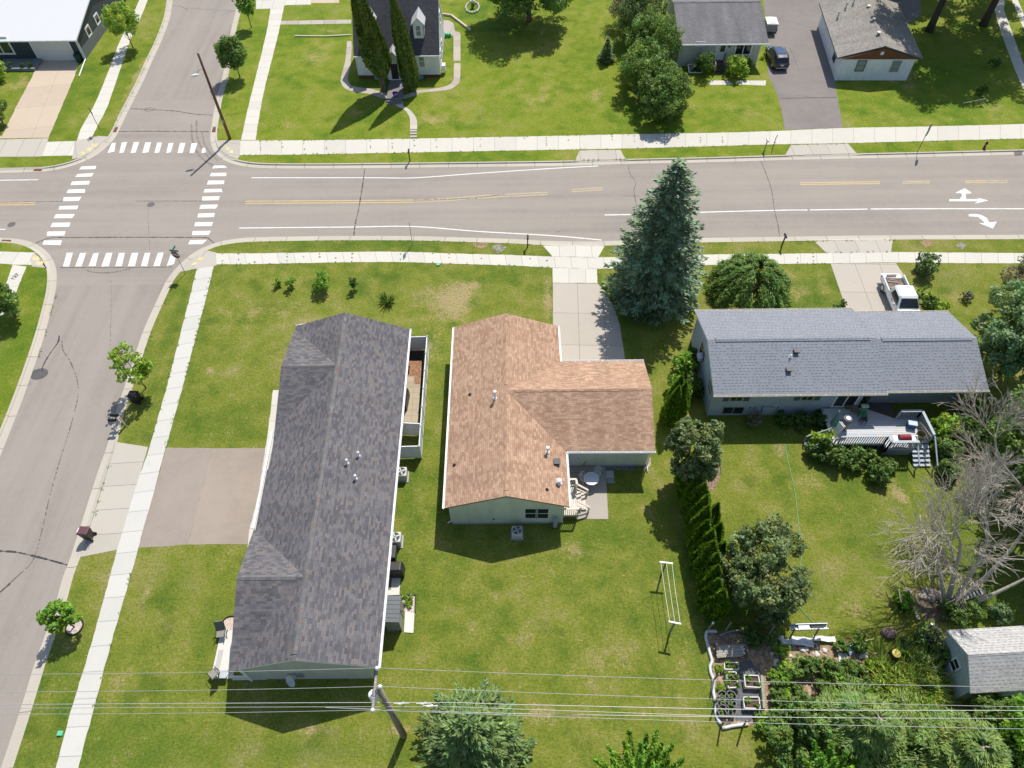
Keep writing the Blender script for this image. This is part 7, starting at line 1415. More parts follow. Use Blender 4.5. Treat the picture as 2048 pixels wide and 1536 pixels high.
rail(t, (Xl + .3, Yf + .04, 0), (Xb0, Yf + .04, 0), ZD, ZD + .95, M_GR, .17, .05, .1); rail(t, (Xb0, Yf + .04, 0), (Xb0 + .05, Yb + .05, 0), ZD, ZD + .95, M_GR, .17, .05, .14); rail(t, (Xb0 + .05, Yb + .05, 0), (Xb1, Yb + .05, 0), ZD, ZD + .95, M_GR, .17, .05, .2)
ra, rb_, rc = P(1803, 822, ZD + .95), P(1845, 821.5, ZD + .95), P(1863, 874, ZD + .95)
rail(t, (ra.x, ra.y, 0), (rb_.x, rb_.y, 0), ZD, ZD + .95, M_GR, .17, .05, .2); rail(t, (rb_.x, rb_.y, 0), (Xr, Yf + .15, 0), ZD, ZD + .95, M_GR, .17, .05, .2)
n = 6
for k in range(n): mb = MB(); z = ZD - (k + 1) * ZD / (n + .5); y = Yf + .05 - .29 * k; mb.b2((Xb1 + .05, y - .31, z - .04), (Xr, y, z + .01)); part(mb, 'stair_tread', M_GR, t)
for x in (Xb1 + .02, Xr + .02): mb = MB(); mb.bar((x, Yf + .05, ZD + .92), (x, Yf - .29 * n, .95), .1, .05); mb.box((x, Yf - .29 * n, .5), (.09, .09, .95)); part(mb, 'stair_rail', M_GR, t)
s0, s1 = P(1664, 878, ZD), P(1612, 900, .2)
for k in range(5): mb = MB(); q = s0.lerp(s1, (k + .5) / 5); mb.box((q.x, q.y + .15, ZD - (k + 1) * (ZD - .1) / 5.5), (.34, 1.25, .05), R(8)); part(mb, 'stair_tread', plain('dark blue tread', (.10, .13, .17), .6, .15), t)
for (a, b) in (((1664, 856, ZD + .9), (1614, 873, .95)), ((1675, 876, ZD + .9), (1620, 894, .95))): a, b = P(*a), P(*b); mb = MB(); mb.bar(a, b, .07, .05); mb.box((b.x, b.y, .5), (.08, .08, .9)); mb.box((a.x, a.y, ZD + .45), (.08, .08, .9)); part(mb, 'stair_rail', M_GR, t)
def DK(u, v): return P(u, v, ZD)
t = thing('rain_barrel', 'tall grey rain barrel with a white cap on the deck', 'barrel', DK(1684, 856)); mb = MB(); mb.lathe([(.28, 0), (.36, .2), (.38, .6), (.36, 1.0), (.3, 1.25), (.26, 1.28), (.24, 1.26)], (0, 0, 0), 18); lp(mb, 'body', plain('grey brown barrel', (.13, .13, .14), .45, .12), t, smooth=True); mb = MB(); mb.lathe([(.17, 1.27), (.17, 1.31)], (0, 0, 0), 14); lp(mb, 'cap', M_WHITEB, t)
t = thing('folded_umbrella', 'folded green patio umbrella standing at the deck corner', 'umbrella', DK(1662, 860)); mb = MB(); mb.tube([(0, 0, 0), (-.1, .2, 2.2)], .025, 6); lp(mb, 'pole', M_WHITEB, t); mb = MB(); vs = []; 
for k in range(9): a = k * 6.283 / 8; r_ = .28 if k % 2 else .16; vs.append((-.04 + r_ * math.cos(a), .08 + r_ * math.sin(a), .55)); vs.append((-.05 + r_ * .8 * math.cos(a), .1 + r_ * .8 * math.sin(a), 1.2))
vs.append((-.1, .2, 2.15)); mb.add(vs, [[2 * k, 2 * k + 2, 2 * k + 3, 2 * k + 1] for k in range(8)] + [[2 * k + 1, 2 * k + 3, 18] for k in range(8)] + [[2 * k for k in range(8)][::-1]]); lp(mb, 'canopy', plain('faded green canvas', (.10, .24, .18), .8, .2, 4), t)
t = thing('folding_chairs', 'stack of white folded chairs leaning by the grey barrel', 'chair', DK(1670, 862)); 
for k in range(2): mb = MB(); mb.box((.12 * k, -.1, .5), (.05, .5, 1.0), R(20), 0, ('Y', .25)); lp(mb, 'folded_chair', M_WHITE, t)
t = thing('deck_chair', 'green plastic deck chair with a pale cushion by the sliding door', 'chair', DK(1723, 835)); gp = plain('green plastic', (.04, .2, .10), .5, .15); mb = MB(); mb.box((0, -.05, .4), (.5, .5, .06)); lp(mb, 'seat', gp, t, bevel=.02); mb = MB(); mb.box((0, .25, .75), (.5, .08, .7), 0, 0, ('X', -.2)); lp(mb, 'backrest', gp, t, bevel=.02); mb = MB(); mb.box((-.05, .3, 1.08), (.55, .3, .1)); lp(mb, 'cushion', plain('pale cushion', (.45, .5, .5), .8), t, bevel=.03)
for sx in (-1, 1):
    for sy in (-1, 1): mb = MB(); mb.box((sx * .22, sy * .22 - .05, .2), (.05, .05, .4)); lp(mb, 'leg', gp, t)
t = thing('cooler', 'blue cooler with a pale lid near the right deck rail', 'cooler', DK(1821, 854)); mb = MB(); mb.box((0, 0, .2), (.62, .42, .4), R(-14)); lp(mb, 'body', plain('cooler blue', (.03, .1, .25), .45), t, bevel=.04); mb = MB(); mb.box((0, .03, .44), (.66, .44, .1), R(-14)); lp(mb, 'lid', plain('pale blue lid', (.45, .55, .65), .4), t, bevel=.03)
t = thing('bucket', 'olive tub standing at the top of the right deck stairs', 'tub', DK(1837, 876)); mb = MB(); mb.lathe([(.26, 0), (.32, .55), (.34, .56), (.3, .54), (.25, .1)], (0, 0, 0), 16); lp(mb, 'body', plain('olive plastic', (.19, .18, .09), .6, .15), t)
t = thing('barbecue_grill', 'dark red lidded barbecue grill in the deck bay', 'grill', DK(1799, 889)); mb = MB(); mb.tube([(-.4, 0, .85), (.4, 0, .85)], .27, 16); lp(mb, 'lid', plain('maroon enamel', (.22, .012, .025), .35, .1), t, smooth=False); mb = MB(); mb.box((0, 0, .72), (.8, .5, .14)); [mb.box((sx * .34, sy * .2, .35), (.05, .05, .7)) for sx in (-1, 1) for sy in (-1, 1)]; lp(mb, 'body', M_BLACK, t); mb = MB(); mb.box((.62, 0, .8), (.4, .45, .04)); mb.box((-.6, 0, .8), (.35, .45, .04)); lp(mb, 'side_shelf', M_ALU, t)
t = thing('propane_tank', 'white gas bottle on the deck bay corner', 'gas bottle', DK(1822, 885)); mb = MB(); mb.lathe([(.12, 0), (.16, .05), (.16, .3), (.1, .4), (.06, .42), (.06, .48)], (0, 0, .45), 14); mb.box((0, 0, .22), (.3, .3, .44)); lp(mb, 'bottle', M_WHITEB, t)
t = thing('lumber', 'long pale boards leaning along the right deck rail', 'lumber', DK(1848, 865))
for k in range(3): a, b = P(1833 + 3 * k, 843, ZD + .1 + .05 * k), P(1859 + 2 * k, 874, ZD + .4 + .06 * k); mb = MB(); mb.bar(a, b, .1, .04); part(mb, 'board', M_WOODL, t)
for u, v, s_, c_, lb in [(1707, 822, .3, (.26, .2, .15), 'tan sack on the deck by the sliding door'), (1712, 826, .25, (.34, .22, .15), 'clay pot on the deck before the green chair'), (1694, 815, .32, (.2, .16, .11), 'wicker basket against the blue grey wall')]:
    t = thing('deck_pot', lb, 'pot', DK(u, v)); mb = MB(); mb.lathe([(s_ * .6, 0), (s_ * .9, s_), (s_, s_), (s_ * .8, s_ * .9)], (0, 0, 0), 12); lp(mb, 'body', plain(lb, c_, .8, .2), t)
t = thing('black_stool', 'black stool casting a shadow on the sunny deck edge', 'stool', DK(1724, 846)); mb = MB(); mb.box((0, 0, .5), (.35, .35, .05)); lp(mb, 'seat', M_BLACK, t)
for sx in (-1, 1):
    for sy in (-1, 1): mb = MB(); mb.box((sx * .15, sy * .15, .25), (.035, .035, .5)); lp(mb, 'leg', M_BLACK, t)
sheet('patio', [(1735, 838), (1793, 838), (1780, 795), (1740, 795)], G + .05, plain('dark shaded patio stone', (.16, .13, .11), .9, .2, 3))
# --- vehicles
def loft(mb, secs, mi=0):
    """secs: list of (y, [(x, z) half profile from sill to centre]) mirrored and skinned"""
    rings = []
    for y, pr in secs: rings.append([(-x, y, z) for x, z in pr] + [(x, y, z) for x, z in reversed(pr[:-1])])
    n = len(rings[0]); vs = [p for r_ in rings for p in r_]; fs = [[i * n + k, i * n + k + 1, (i + 1) * n + k + 1, (i + 1) * n + k] for i in range(len(rings) - 1) for k in range(n - 1)]
    fs += [list(range(n))[::-1], [(len(rings) - 1) * n + k for k in range(n)]]; fs += [[(i + 1) * n, (i + 1) * n + n - 1, i * n + n - 1, i * n] for i in range(len(rings) - 1)]
    return mb.add(vs, fs, mi)
def wheel(t, x, y, r=.36, w_=.24):
    mb = MB(); s_ = 1 if x > 0 else -1; mb.tube([(x - s_ * w_, y, r), (x - s_ * .02, y, r), (x, y, r)], [r, r, r * .92], 18); wh = lp(mb, 'wheel', M_BLACK, t); mb = MB(); mb.tube([(x - s_ * .01, y, r), (x + s_ * .012, y, r)], [r * .62, r * .55], 12); mb.build('rim', M_ALU, wh)
def glassq(t, name, q, mat=None, off=.012):
    q = [V(*p) for p in q]; n = (q[1] - q[0]).cross(q[2] - q[0]).normalized(); mb = MB(); mb.wallpoly([p + n * off for p in q], .01); return lp(mb, name, mat or M_GLASS, t)
def carpaint(name, col): tt = NT(name); tt.b.inputs['Coat Weight'].default_value = .8; tt.b.inputs['Coat Roughness'].default_value = .05; return tt.done(col, .35, .5)
def suv(label, loc, rz, col, plate=True):
    t = thing('parked_car', label, 'car', loc, rz); B = lambda w_, zs, zb, rw, zr: [(w_ - .06, .3), (w_, .5), (w_ - .01, zb - .12), (w_ - .05, zb), (rw, zr - .06), (rw * .75, zr), (0, zr + .01)]
    secs = [(0, B(.78, 0, .78, .66, .82)), (.06, B(.86, 0, .95, .72, 1.0)), (.35, B(.9, 0, 1.02, .70, 1.5)), (.7, B(.92, 0, 1.02, .71, 1.62)), (1.7, B(.92, 0, 1.0, .70, 1.66)), (2.5, B(.92, 0, .98, .68, 1.62)), (2.85, B(.92, 0, .97, .66, 1.48)), (3.45, B(.91, 0, .96, .74, 1.02)), (4.2, B(.88, 0, .88, .7, .92)), (4.55, B(.8, 0, .74, .6, .78)), (4.64, B(.68, 0, .6, .5, .62))]
    mb = MB(); loft(mb, secs); lp(mb, 'body', carpaint('paint of ' + label, col), t, smooth=False, bevel=.03, seg=2)
    glassq(t, 'rear_window', [(-.62, .09, 1.06), (.62, .09, 1.06), (.56, .31, 1.44), (-.56, .31, 1.44)], off=.02); glassq(t, 'windscreen', [(.68, 3.38, 1.06), (-.68, 3.38, 1.06), (-.6, 2.88, 1.46), (.6, 2.88, 1.46)], off=.03); glassq(t, 'sunroof', [(-.5, .95, 1.665), (.5, .95, 1.665), (.5, 2.4, 1.66), (-.5, 2.4, 1.66)], plain('blue sky glass', (.05, .09, .18), .08, .1), .012)
    for s_ in (-1, 1):
        q = [(s_ * .9, .75, 1.06), (s_ * .9, 2.95, 1.03), (s_ * .72, 2.55, 1.54), (s_ * .74, .8, 1.54)]; glassq(t, 'side_window', q if s_ > 0 else q[::-1], off=.02)
        mb = MB(); mb.box((s_ * 1.0, 2.95, 1.02), (.16, .1, .14)); lp(mb, 'mirror', carpaint('mirror of ' + label, col), t, bevel=.02); mb = MB(); mb.box((s_ * .74, .05, .85), (.24, .1, .14)); lp(mb, 'tail_light', plain('tail light red', (.3, .01, .015), .25), t); mb = MB(); mb.box((s_ * .62, 4.56, .68), (.22, .1, .12)); lp(mb, 'headlight', M_GLASSG, t)
        mb = MB(); mb.bar((s_ * .64, .7, 1.7), (s_ * .62, 2.4, 1.7), .03, .03); lp(mb, 'roof_rail', M_BLACK, t); wheel(t, s_ * .93, .85); wheel(t, s_ * .93, 3.75)
    mb = MB(); mb.box((0, -.01, .42), (1.3, .06, .08)); lp(mb, 'bumper_trim', M_ALU, t); mb = MB(); mb.box((0, .03, .84), (.7, .05, .06)); lp(mb, 'tailgate_trim', M_ALU, t)
    if plate: mb = MB(); mb.box((0, .01, .72), (.32, .03, .15)); lp(mb, 'licence_plate', M_LETTER, t)
    return t
p = P(1561, 143, G); suv('dark blue parked SUV on the asphalt driveway beside the grey house', p, R(2), (.006, .009, .02))
p = P(1727, -12, G); c_ = suv('pale blue parked car behind the small white cottage at the top edge', p + V(0, .6, 0), R(-84), (.42, .5, .56), False)
t = T('storage_trailer', 'white topped covered trailer half hidden behind the grey roof', 'trailer', 1538, 68, G, R(-4)); mb = MB(); mb.box((.1, .7, .8), (1.3, 1.8, .9)); mb.prism([(-.55, 1.6), (.75, 1.6), (.1, 2.2)], .4, 1.2); lp(mb, 'body', plain('grey canvas side', (.3, .31, .3), .7, .2, 3), t); mb = MB(); mb.box((.1, .7, 1.3), (1.4, 1.9, .1)); mb.add([(-.6, -.25, 1.352), (.8, -.25, 1.352), (.8, 1.65, 1.352), (-.6, 1.65, 1.352), (.1, .1, 1.55), (.1, 1.3, 1.55)], [[0, 1, 4], [1, 2, 5, 4], [2, 3, 5], [3, 0, 4, 5]]); lp(mb, 'cover', M_WHITE, t)
for x in (-.7, .9): mb = MB(); mb.tube([(x - .1, .6, .3), (x + .1, .6, .3)], .3, 14); lp(mb, 'wheel', M_BLACK, t)
# pickup
a, b = P(1786, 551, 1.1), P(1815.5, 618, 1.15); dv = (b - a); rz = math.atan2(-dv.x, dv.y); t = thing('pickup_truck', 'white pickup truck with an open tailgate parked on the concrete driveway', 'pickup truck', V(a.x, a.y, G), rz + 0); PW = carpaint('white truck paint', (.74, .75, .76))
mb = MB(); Bx = lambda w_, zb: [(w_ - .05, .45), (w_, .6), (w_, zb - .2), (w_ - .06, zb), (.5, zb + .02), (0, zb + .03)]
loft(mb, [(1.95, Bx(.98, 1.08)), (2.1, Bx(.98, 1.1)), (3.9, Bx(.98, 1.1)), (4.2, Bx(.98, 1.1)), (5.1, Bx(.95, 1.04)), (5.5, Bx(.88, .92)), (5.6, Bx(.8, .7))])
mb.b2((-.98, .02, .62), (.98, 1.97, .72))
lp(mb, 'body', PW, t, bevel=.03, seg=2)
for s_ in (-1, 1): mb = MB(); mb.b2((s_ * .98, 0, .55), (s_ * .86, 1.96, 1.12)); lp(mb, 'bed_side', PW, t, bevel=.03); 
mb = MB(); mb.b2((-.85, .05, .72), (.85, 1.95, .745)); lp(mb, 'bed_floor', plain('dirty bed liner', (.16, .13, .10), .8, .5, 3), t)
mb = MB(); mb.b2((-.84, -.5, .68), (.84, .0, .74)); lp(mb, 'tailgate', PW, t)
mb = MB(); C_ = lambda w_, zb, rw, zr: [(w_, zb), (w_ - .02, zb + .12), (rw + .05, zr - .12), (rw - .08, zr), (0, zr + .03)]
loft(mb, [(1.98, C_(.92, 1.08, .74, 1.7)), (2.1, C_(.94, 1.08, .76, 1.84)), (3.3, C_(.94, 1.08, .76, 1.86)), (3.5, C_(.94, 1.08, .72, 1.76)), (4.15, C_(.92, 1.08, .84, 1.16))]); lp(mb, 'cab', PW, t, bevel=.03, seg=2)
glassq(t, 'windscreen', [(.8, 4.12, 1.19), (-.8, 4.12, 1.19), (-.66, 3.54, 1.73), (.66, 3.54, 1.73)], off=.035); glassq(t, 'rear_window', [(-.7, 1.99, 1.2), (.7, 1.99, 1.2), (.64, 2.02, 1.62), (-.64, 2.02, 1.62)], off=.02)
for s_ in (-1, 1):
    q = [(s_ * .95, 2.35, 1.2), (s_ * .95, 3.85, 1.2), (s_ * .80, 3.4, 1.7), (s_ * .80, 2.45, 1.7)]; glassq(t, 'side_window', q if s_ > 0 else q[::-1], off=.025)
    mb = MB(); mb.box((s_ * 1.14, 3.65, 1.2), (.24, .1, .2)); lp(mb, 'mirror', M_BLACK if s_ < 0 else PW, t, bevel=.02); mb = MB(); mb.box((s_ * .97, .03, .9), (.06, .08, .24)); lp(mb, 'tail_light', MATS['tail light red'], t); mb = MB(); mb.box((s_ * .7, 5.56, .78), (.26, .1, .16)); lp(mb, 'headlight', M_GLASSG, t)
    mb = MB(); mb.box((s_ * .99, 2.9, .98), (.03, .16, .04)); lp(mb, 'door_handle', M_BLACK, t); wheel(t, s_ * .99, .95, .39, .27); wheel(t, s_ * .97, 4.6, .39, .27)
    mb = MB(); mb.tube([(s_ * .98, .95 + .5 * math.cos(a_), .45 + .5 * math.sin(a_)) for a_ in np.linspace(0, math.pi, 10)], .05, 5); lp(mb, 'wheel_arch', PW, t)
t2 = thing('wood_scraps', 'scrap of brown boards lying in the pickup bed', 'lumber', t.location, rz)
for k, (x, y, a_) in enumerate([(-.2, .2, .2), (.1, .6, -.1), (-.3, 1.0, .35), (.2, 1.3, .1), (0, -.2, .05)]): mb = MB(); mb.box((x, y, .77 + .02 * k), (.9, .16, .03), a_); lp(mb, 'board', M_WOODB, t2)
# --- garden
def gpost(label, base, top, k=0):
    b = P(*base, G); h = 1.65; t = thing('garden_post', label, 'post', b, 0, 'wooden fence posts of the garden'); tp = P(*top, h); d = (tp - b); mb = MB(); mb.tube([V(0, 0, -.1), d], .055, 7); lp(mb, 'post', M_WOODB, t)
    if k: mb = MB(); mb.lathe([(.07, -.06), (.07, .05)], d, 8); lp(mb, 'cap', M_WHITE, t)
for i, (b_, tp_, k, lb) in enumerate([((1415, 1261), (1426, 1246), 1, 'white capped garden post at the top left garden corner'), ((1448, 1266), (1462, 1245), 0, 'garden post beside the curved metal edging'), ((1426, 1361), (1438, 1348), 0, 'garden post halfway down the left garden edge'), ((1441, 1452), (1454, 1440), 0, 'garden post at the lower left garden corner'), ((1430, 1405), (1439, 1392), 0, 'garden post beside the black plant tray'), ((1534, 1275), (1548, 1253), 0, 'garden post behind the leafy clump by the metal sheets'), ((1580, 1277), (1590, 1258), 0, 'left post carrying the metal trough'), ((1628, 1275), (1638, 1257), 0, 'right post carrying the metal trough'), ((1486, 1453), (1494, 1441), 0, 'garden post on the bottom edge tube'), ((1856, 1276), (1863, 1248), 1, 'upright post among the purple flowers'), ((1858, 1280), (1875, 1264), 0, 'leaning post beside the purple flowers'), ((1880, 1360), (1909, 1343), 0, 'leaning post in front of the shed wall'), ((1732, 1271), (1727, 1263), 0, 'short post by the red watering pot')]): gpost(lb, b_, tp_, k)
M_TUBE = plain('white plastic tube', (.6, .62, .62), .5, .15, 4); M_GALV = plain('galvanised sheet', (.4, .44, .47), .35, .2, 5, .5)
def tube_px(name, label, pts, r, mat, z=None, cat='garden edging', group=None): w_ = smooth_line([P(u, v, z if z is not None else G + r) for u, v in pts], .12); mb = MB(); mb.tube(w_, r, 7); return tag(mb.build(name, mat, smooth=True), label, cat, group)
for pts, lb in [([(1414, 1262), (1412, 1275), (1418, 1300), (1424, 1323), (1420, 1332), (1422, 1347), (1427, 1360), (1426, 1378), (1429, 1395), (1430, 1402)], 'long white tube along the upper left garden edge'), ([(1436, 1407), (1431, 1413), (1433, 1432), (1441, 1448)], 'white tube at the lower left garden edge'), ([(1444, 1456), (1452, 1455), (1465, 1452), (1480, 1450), (1496, 1448)], 'white tube along the bottom garden edge'), ([(1414, 1263), (1422, 1262), (1434, 1263)], 'short white tube at the top left garden corner')]: tube_px('garden_tube', lb, pts, .1, M_TUBE, group='white garden tubes')
def strip_wall(name, label, pts, h, mat, cat='garden edging', group=None):
    w_ = smooth_line(px(pts, G), .2); mb = MB()
    for i in range(len(w_) - 1): mb.bar(w_[i] + V(0, 0, h / 2), w_[i + 1] + V(0, 0, h / 2), .035, h)
    for i in range(0, len(w_), 4): mb.box(w_[i] + V(0, 0, h + .01), (.05, .05, .02))
    return tag(mb.build(name, mat), label, cat, group)
MG = 'galvanised edging strips of the garden'
for pts, lb in [([(1438, 1275), (1452, 1268), (1466, 1265), (1479, 1264)], 'curved galvanised strip behind the lumber pile'), ([(1481, 1264), (1492, 1267), (1502, 1273)], 'short galvanised strip right of the curved one'), ([(1813, 1290), (1822, 1288), (1833, 1287)], 'galvanised strip above the black barrel'), ([(1852, 1288), (1858, 1300), (1864, 1312)], 'galvanised strip under the purple flowers'), ([(1850, 1313), (1857, 1328), (1866, 1342), (1874, 1349)], 'bent galvanised strip facing the shed window'), ([(1868, 1356), (1876, 1370), (1884, 1386)], 'straight galvanised strip facing the shed wall'), ([(1888, 1396), (1895, 1405), (1898, 1412)], 'lowest galvanised strip near the shed corner')]: strip_wall('metal_edging', lb, pts, .42, M_GALV, 'garden edging', MG)
t = T('lumber_pile', 'pile of weathered grey boards in the upper left of the garden', 'lumber', 1463, 1303)
for k in range(11):
    a, b = P(1433 + (k % 3), 1291 + k * 2.2, .5 - .03 * (k % 3)), P(1490 - (k % 4) * 2.5, 1290 + k * 2.0, .5 - .03 * (k % 3)); mb = MB(); mb.bar(a, b, .13, .05); part(mb, 'board', [M_WOODG, M_WOODL, M_WHITE][k % 3], t)
mb = MB(); [mb.box((s_ * .9, 0, .12), (.1, .9, .3)) for s_ in (-1, 1)]; lp(mb, 'bearers', M_WOODB, t)
M_BEDW = plain('whitewashed bed frame', (.66, .63, .58), .8, .12, 5)
def raised(label, q, h=.4, soil=True):
    w_ = [P(u, v, G + h) for u, v in q]; c = sum(w_, Vector()) / 4; t = thing('raised_bed', label, 'raised bed', V(c.x, c.y, G), 0, 'wooden raised beds of the garden')
    for i in range(4): mb = MB(); a, b = w_[i], w_[(i + 1) % 4]; mb.bar(V(a.x, a.y, G + h / 2), V(b.x, b.y, G + h / 2), .06, h); part(mb, 'board', M_BEDW, t)
    mb = MB(); mb.prism([(p.x, p.y) for p in [c + (p - c) * .95 for p in w_]], G, G + h - .1); part(mb, 'soil', plain('dark bed soil', (.10, .065, .045), .95, .3, 7), t); return t, c, h
beds = [([(1449, 1325), (1477, 1325), (1477.5, 1338), (1449, 1338)], 'small raised bed under the lumber pile'), ([(1453, 1344), (1472, 1343.5), (1476, 1374), (1457, 1375.5)], 'long narrow raised bed with leafy plants'), ([(1488.5, 1350), (1517, 1351), (1521, 1374.5), (1491, 1373)], 'upper wide raised bed beside the plank'), ([(1487, 1394), (1518, 1394), (1520.5, 1417), (1489, 1416)], 'lower wide raised bed beside the plank')]
for q, lb in beds:
    t, c, h = raised(lb, q); kk = 4 if 'long' in lb else 2
    for i in range(kk): f = (i + .5) / kk; a = (P(*q[0], G + h) + P(*q[1], G + h)) / 2; b = (P(*q[2], G + h) + P(*q[3], G + h)) / 2; p = a.lerp(b, f); shrub('bed_plant', ['leafy', 'low', 'sprawling', 'small'][i] + ' plant in the ' + lb, 'plant', V(p.x + (.25 if i % 2 else -.2), p.y, G + h - .12), .24, .24, m_dec if i % 2 else m_fresh, 260, 6, .12, 'plants in the raised beds')
t = T('plant_tray', 'black tray of round plant wells at the lower left of the garden', 'planter', 1456, 1408)
for i in range(2):
    for j in range(3):
        p = P(1446 + 15.5 * i, 1393 + 14 * j, .5); mb = MB(); mb.lathe([(.26, 0), (.3, .38), (.36, .38), (.36, .42), (.3, .42), (.24, .2), (.02, .2)], (p.x, p.y, G), 8); part(mb, 'well', plain('grey black tray', (.11, .11, .11), .5, .3, 4), t); shrub('well_plant', ['left', 'right'][i] + ' plant in the ' + ['upper', 'middle', 'lower'][j] + ' row of the black tray', 'plant', V(p.x, p.y, G + .25), .22, .24, m_fresh, 150, 4, .1, 'plants in the black tray')
mb = MB(); mb.bar(P(1522, 1352, .35), P(1527, 1418, .35), .16, .4); tag(mb.build('garden_plank', plain('greenish plank', (.3, .31, .22), .85, .2, 4)), 'long greenish plank on edge right of the raised beds', 'plank')
t = T('metal_trough', 'long galvanised trough carried on two posts above the garden', 'trough', 1617, 1274); a, b = P(1581, 1256, 1.25), P(1654, 1254, 1.25); mb = MB()
for o_, z in ((-.16, .12), (-.08, 0), (.08, 0), (.16, .12)): mb.bar(a + V(0, o_, z), b + V(0, o_, z), .05 if z else .18, .03 if not z else .2)
mb.bar(a.lerp(b, .2) + V(0, 0, .1), a.lerp(b, .5) + V(0, 0, .1), .22, .1); part(mb, 'trough', M_GALV, t); mb = MB(); mb.bar(a.lerp(b, .55) + V(0, 0, .08), a.lerp(b, .9) + V(0, 0, .08), .22, .06); part(mb, 'liner', M_DGREY, t)
for k, (a, b, lb) in enumerate([((1540, 1276), (1568, 1277), 'white metal sheet lying nearest the leafy clump'), ((1560, 1283), (1598, 1284), 'lower white metal sheet in the garden'), ((1583, 1277), (1626, 1281), 'upper white metal sheet below the trough'), ((1585, 1283), (1626, 1289), 'long folded white sheet below the trough'), ((1627, 1276), (1670, 1279), 'white metal sheet at the right end of the trough')]):
    a, b = P(*a, .35), P(*b, .35); mb = MB(); n = 8
    for i in range(n): p, q = a.lerp(b, i / n), a.lerp(b, (i + 1) / n); z = .06 * math.sin(i * 1.3 + k); mb.bar(p + V(0, 0, z), q + V(0, 0, .06 * math.sin((i + 1) * 1.3 + k)), .32, .03)
    tag(mb.build('metal_sheet', plain('white enamelled sheet', (.68, .69, .7), .45, .15, 3)), lb, 'metal sheet', 'scrap metal sheets of the garden')
t = T('black_barrel', 'black barrel with a yellow lid in the garden', 'barrel', 1780, 1316); mb = MB(); mb.lathe([(.26, 0), (.32, .2), (.33, .5), (.3, .8), (.24, .92)], (0, 0, 0), 18); lp(mb, 'body', M_BLACK, t, smooth=True); mb = MB(); mb.lathe([(.25, .9), (.25, .95), (.2, .96)], (0, 0, 0), 18); lp(mb, 'lid', plain('yellow lid', (.6, .48, .08), .5, .15, 5), t)
t = T('watering_pot', 'dark red pot beside the green garden frame', 'pot', 1694, 1286); mb = MB(); mb.lathe([(.15, 0), (.2, .35), (.22, .36), (.17, .3)], (0, 0, 0), 14); lp(mb, 'body', plain('dark red plastic', (.13, .012, .012), .5), t); mb = MB(); mb.tube([(.18, 0, .2), (.4, -.1, .38)], .025, 5); lp(mb, 'spout', MATS['dark red plastic'], t)
t = T('garden_chair', 'pale blue plastic seat lying beside the red pot', 'chair', 1698, 1302); mb = MB(); mb.box((0, 0, .2), (.4, .5, .05), .5, 0, ('X', .5)); mb.box((.1, .25, .35), (.4, .05, .35), .5); lp(mb, 'seat', plain('pale blue plastic', (.35, .5, .62), .4), t); mb = MB(); mb.box((0, 0, .09), (.3, .3, .18), .5); lp(mb, 'base', MATS['pale blue plastic'], t)
t = T('garden_gallows', 'thin green gallows frame in the upper garden', 'frame', 1713, 1297); mb = MB(); mb.tube([(0, 0, 0), (.05, .05, 1.4), (.5, .1, 1.5)], .03, 6); mb.tube([(.35, 0, 0), (.38, .05, 1.4)], .025, 6); lp(mb, 'frame', plain('pale green paint', (.34, .38, .2), .6, .15), t)
rr = random.Random(4)
def stones(name, label, u, v, n, sp, s0, s1, mat, group, cat='stone'):
    for k in range(n):
        p = P(u + rr.gauss(0, sp), v + rr.gauss(0, sp * .55), G); s_ = rr.uniform(s0, s1); mb = MB(); vs = []; 
        for z, q in ((0, .9), (.35, 1), (.7, .75), (.85, .4)): vs += [(q * s_ * (1 + rr.uniform(-.2, .2)) * math.cos(a), q * s_ * (1 + rr.uniform(-.2, .2)) * math.sin(a) * .8, z * s_ * .8) for a in np.linspace(0, 5.5, 8)]
        mb.add(vs, [[i * 8 + j, i * 8 + (j + 1) % 8, i * 8 + 8 + (j + 1) % 8, i * 8 + 8 + j] for i in range(3) for j in range(8)] + [[24 + j for j in range(8)]]); o = mb.build(name, mat); o.location = p; o.rotation_euler = (0, 0, rr.uniform(0, 6)); tag(o, label, cat, group)
M_ST = plain('tan field stone', (.34, .29, .24), .85, .25, 5); M_STW = plain('white slab stone', (.62, .6, .56), .8, .2, 5)
stones('field_stone', 'rounded tan or grey stone of the pile at the foot of the dead tree', 1848, 1190, 14, 14, .16, .34, M_ST, 'stones of the pile at the dead tree')
stones('garden_stone', 'small pale rubble stone scattered over the garden soil', 1610, 1312, 26, 34, .08, .2, M_STW, 'pale rubble in the garden')
for q, lb in [([(1551, 1290), (1566, 1289), (1568, 1304), (1552, 1306)], 'crumpled white sheet below the lumber end'), ([(1676, 1305), (1694, 1304), (1696, 1323), (1678, 1324)], 'left white slab on the garden soil'), ([(1722, 1305), (1736, 1304), (1737, 1316), (1718, 1317)], 'white slab beside the black barrel'), ([(1558, 1369), (1571, 1370), (1573, 1394), (1560, 1392)], 'white slab right of the long plank'), ([(1548, 1318), (1558, 1317), (1556, 1332), (1547, 1332)], 'white scrap left of the garden row')]:
    mb = MB(); mb.slab(px(q, G + .09), .07, 0, 0); tag(mb.build('white_slab', M_STW, bevel=.02), lb, 'slab', 'white slabs in the garden')
mb = MB(); a, b = P(1826, 1213, .3), P(1837, 1239, .3); mb.bar(a, b, .2, .18); tag(mb.build('log', M_WOODL), 'pale grey log left of the dead tree', 'log')
t = T('ladder', 'white ladder lying behind the dead tree trunk', 'ladder', 1930, 1194); a, b = P(1880, 1206, .3), P(1966, 1183, .3)
for o_ in (-.2, .2): mb = MB(); mb.bar(a + V(0, o_, 0), b + V(0, o_, 0), .06, .08); part(mb, 'rail', M_WOODB, t)
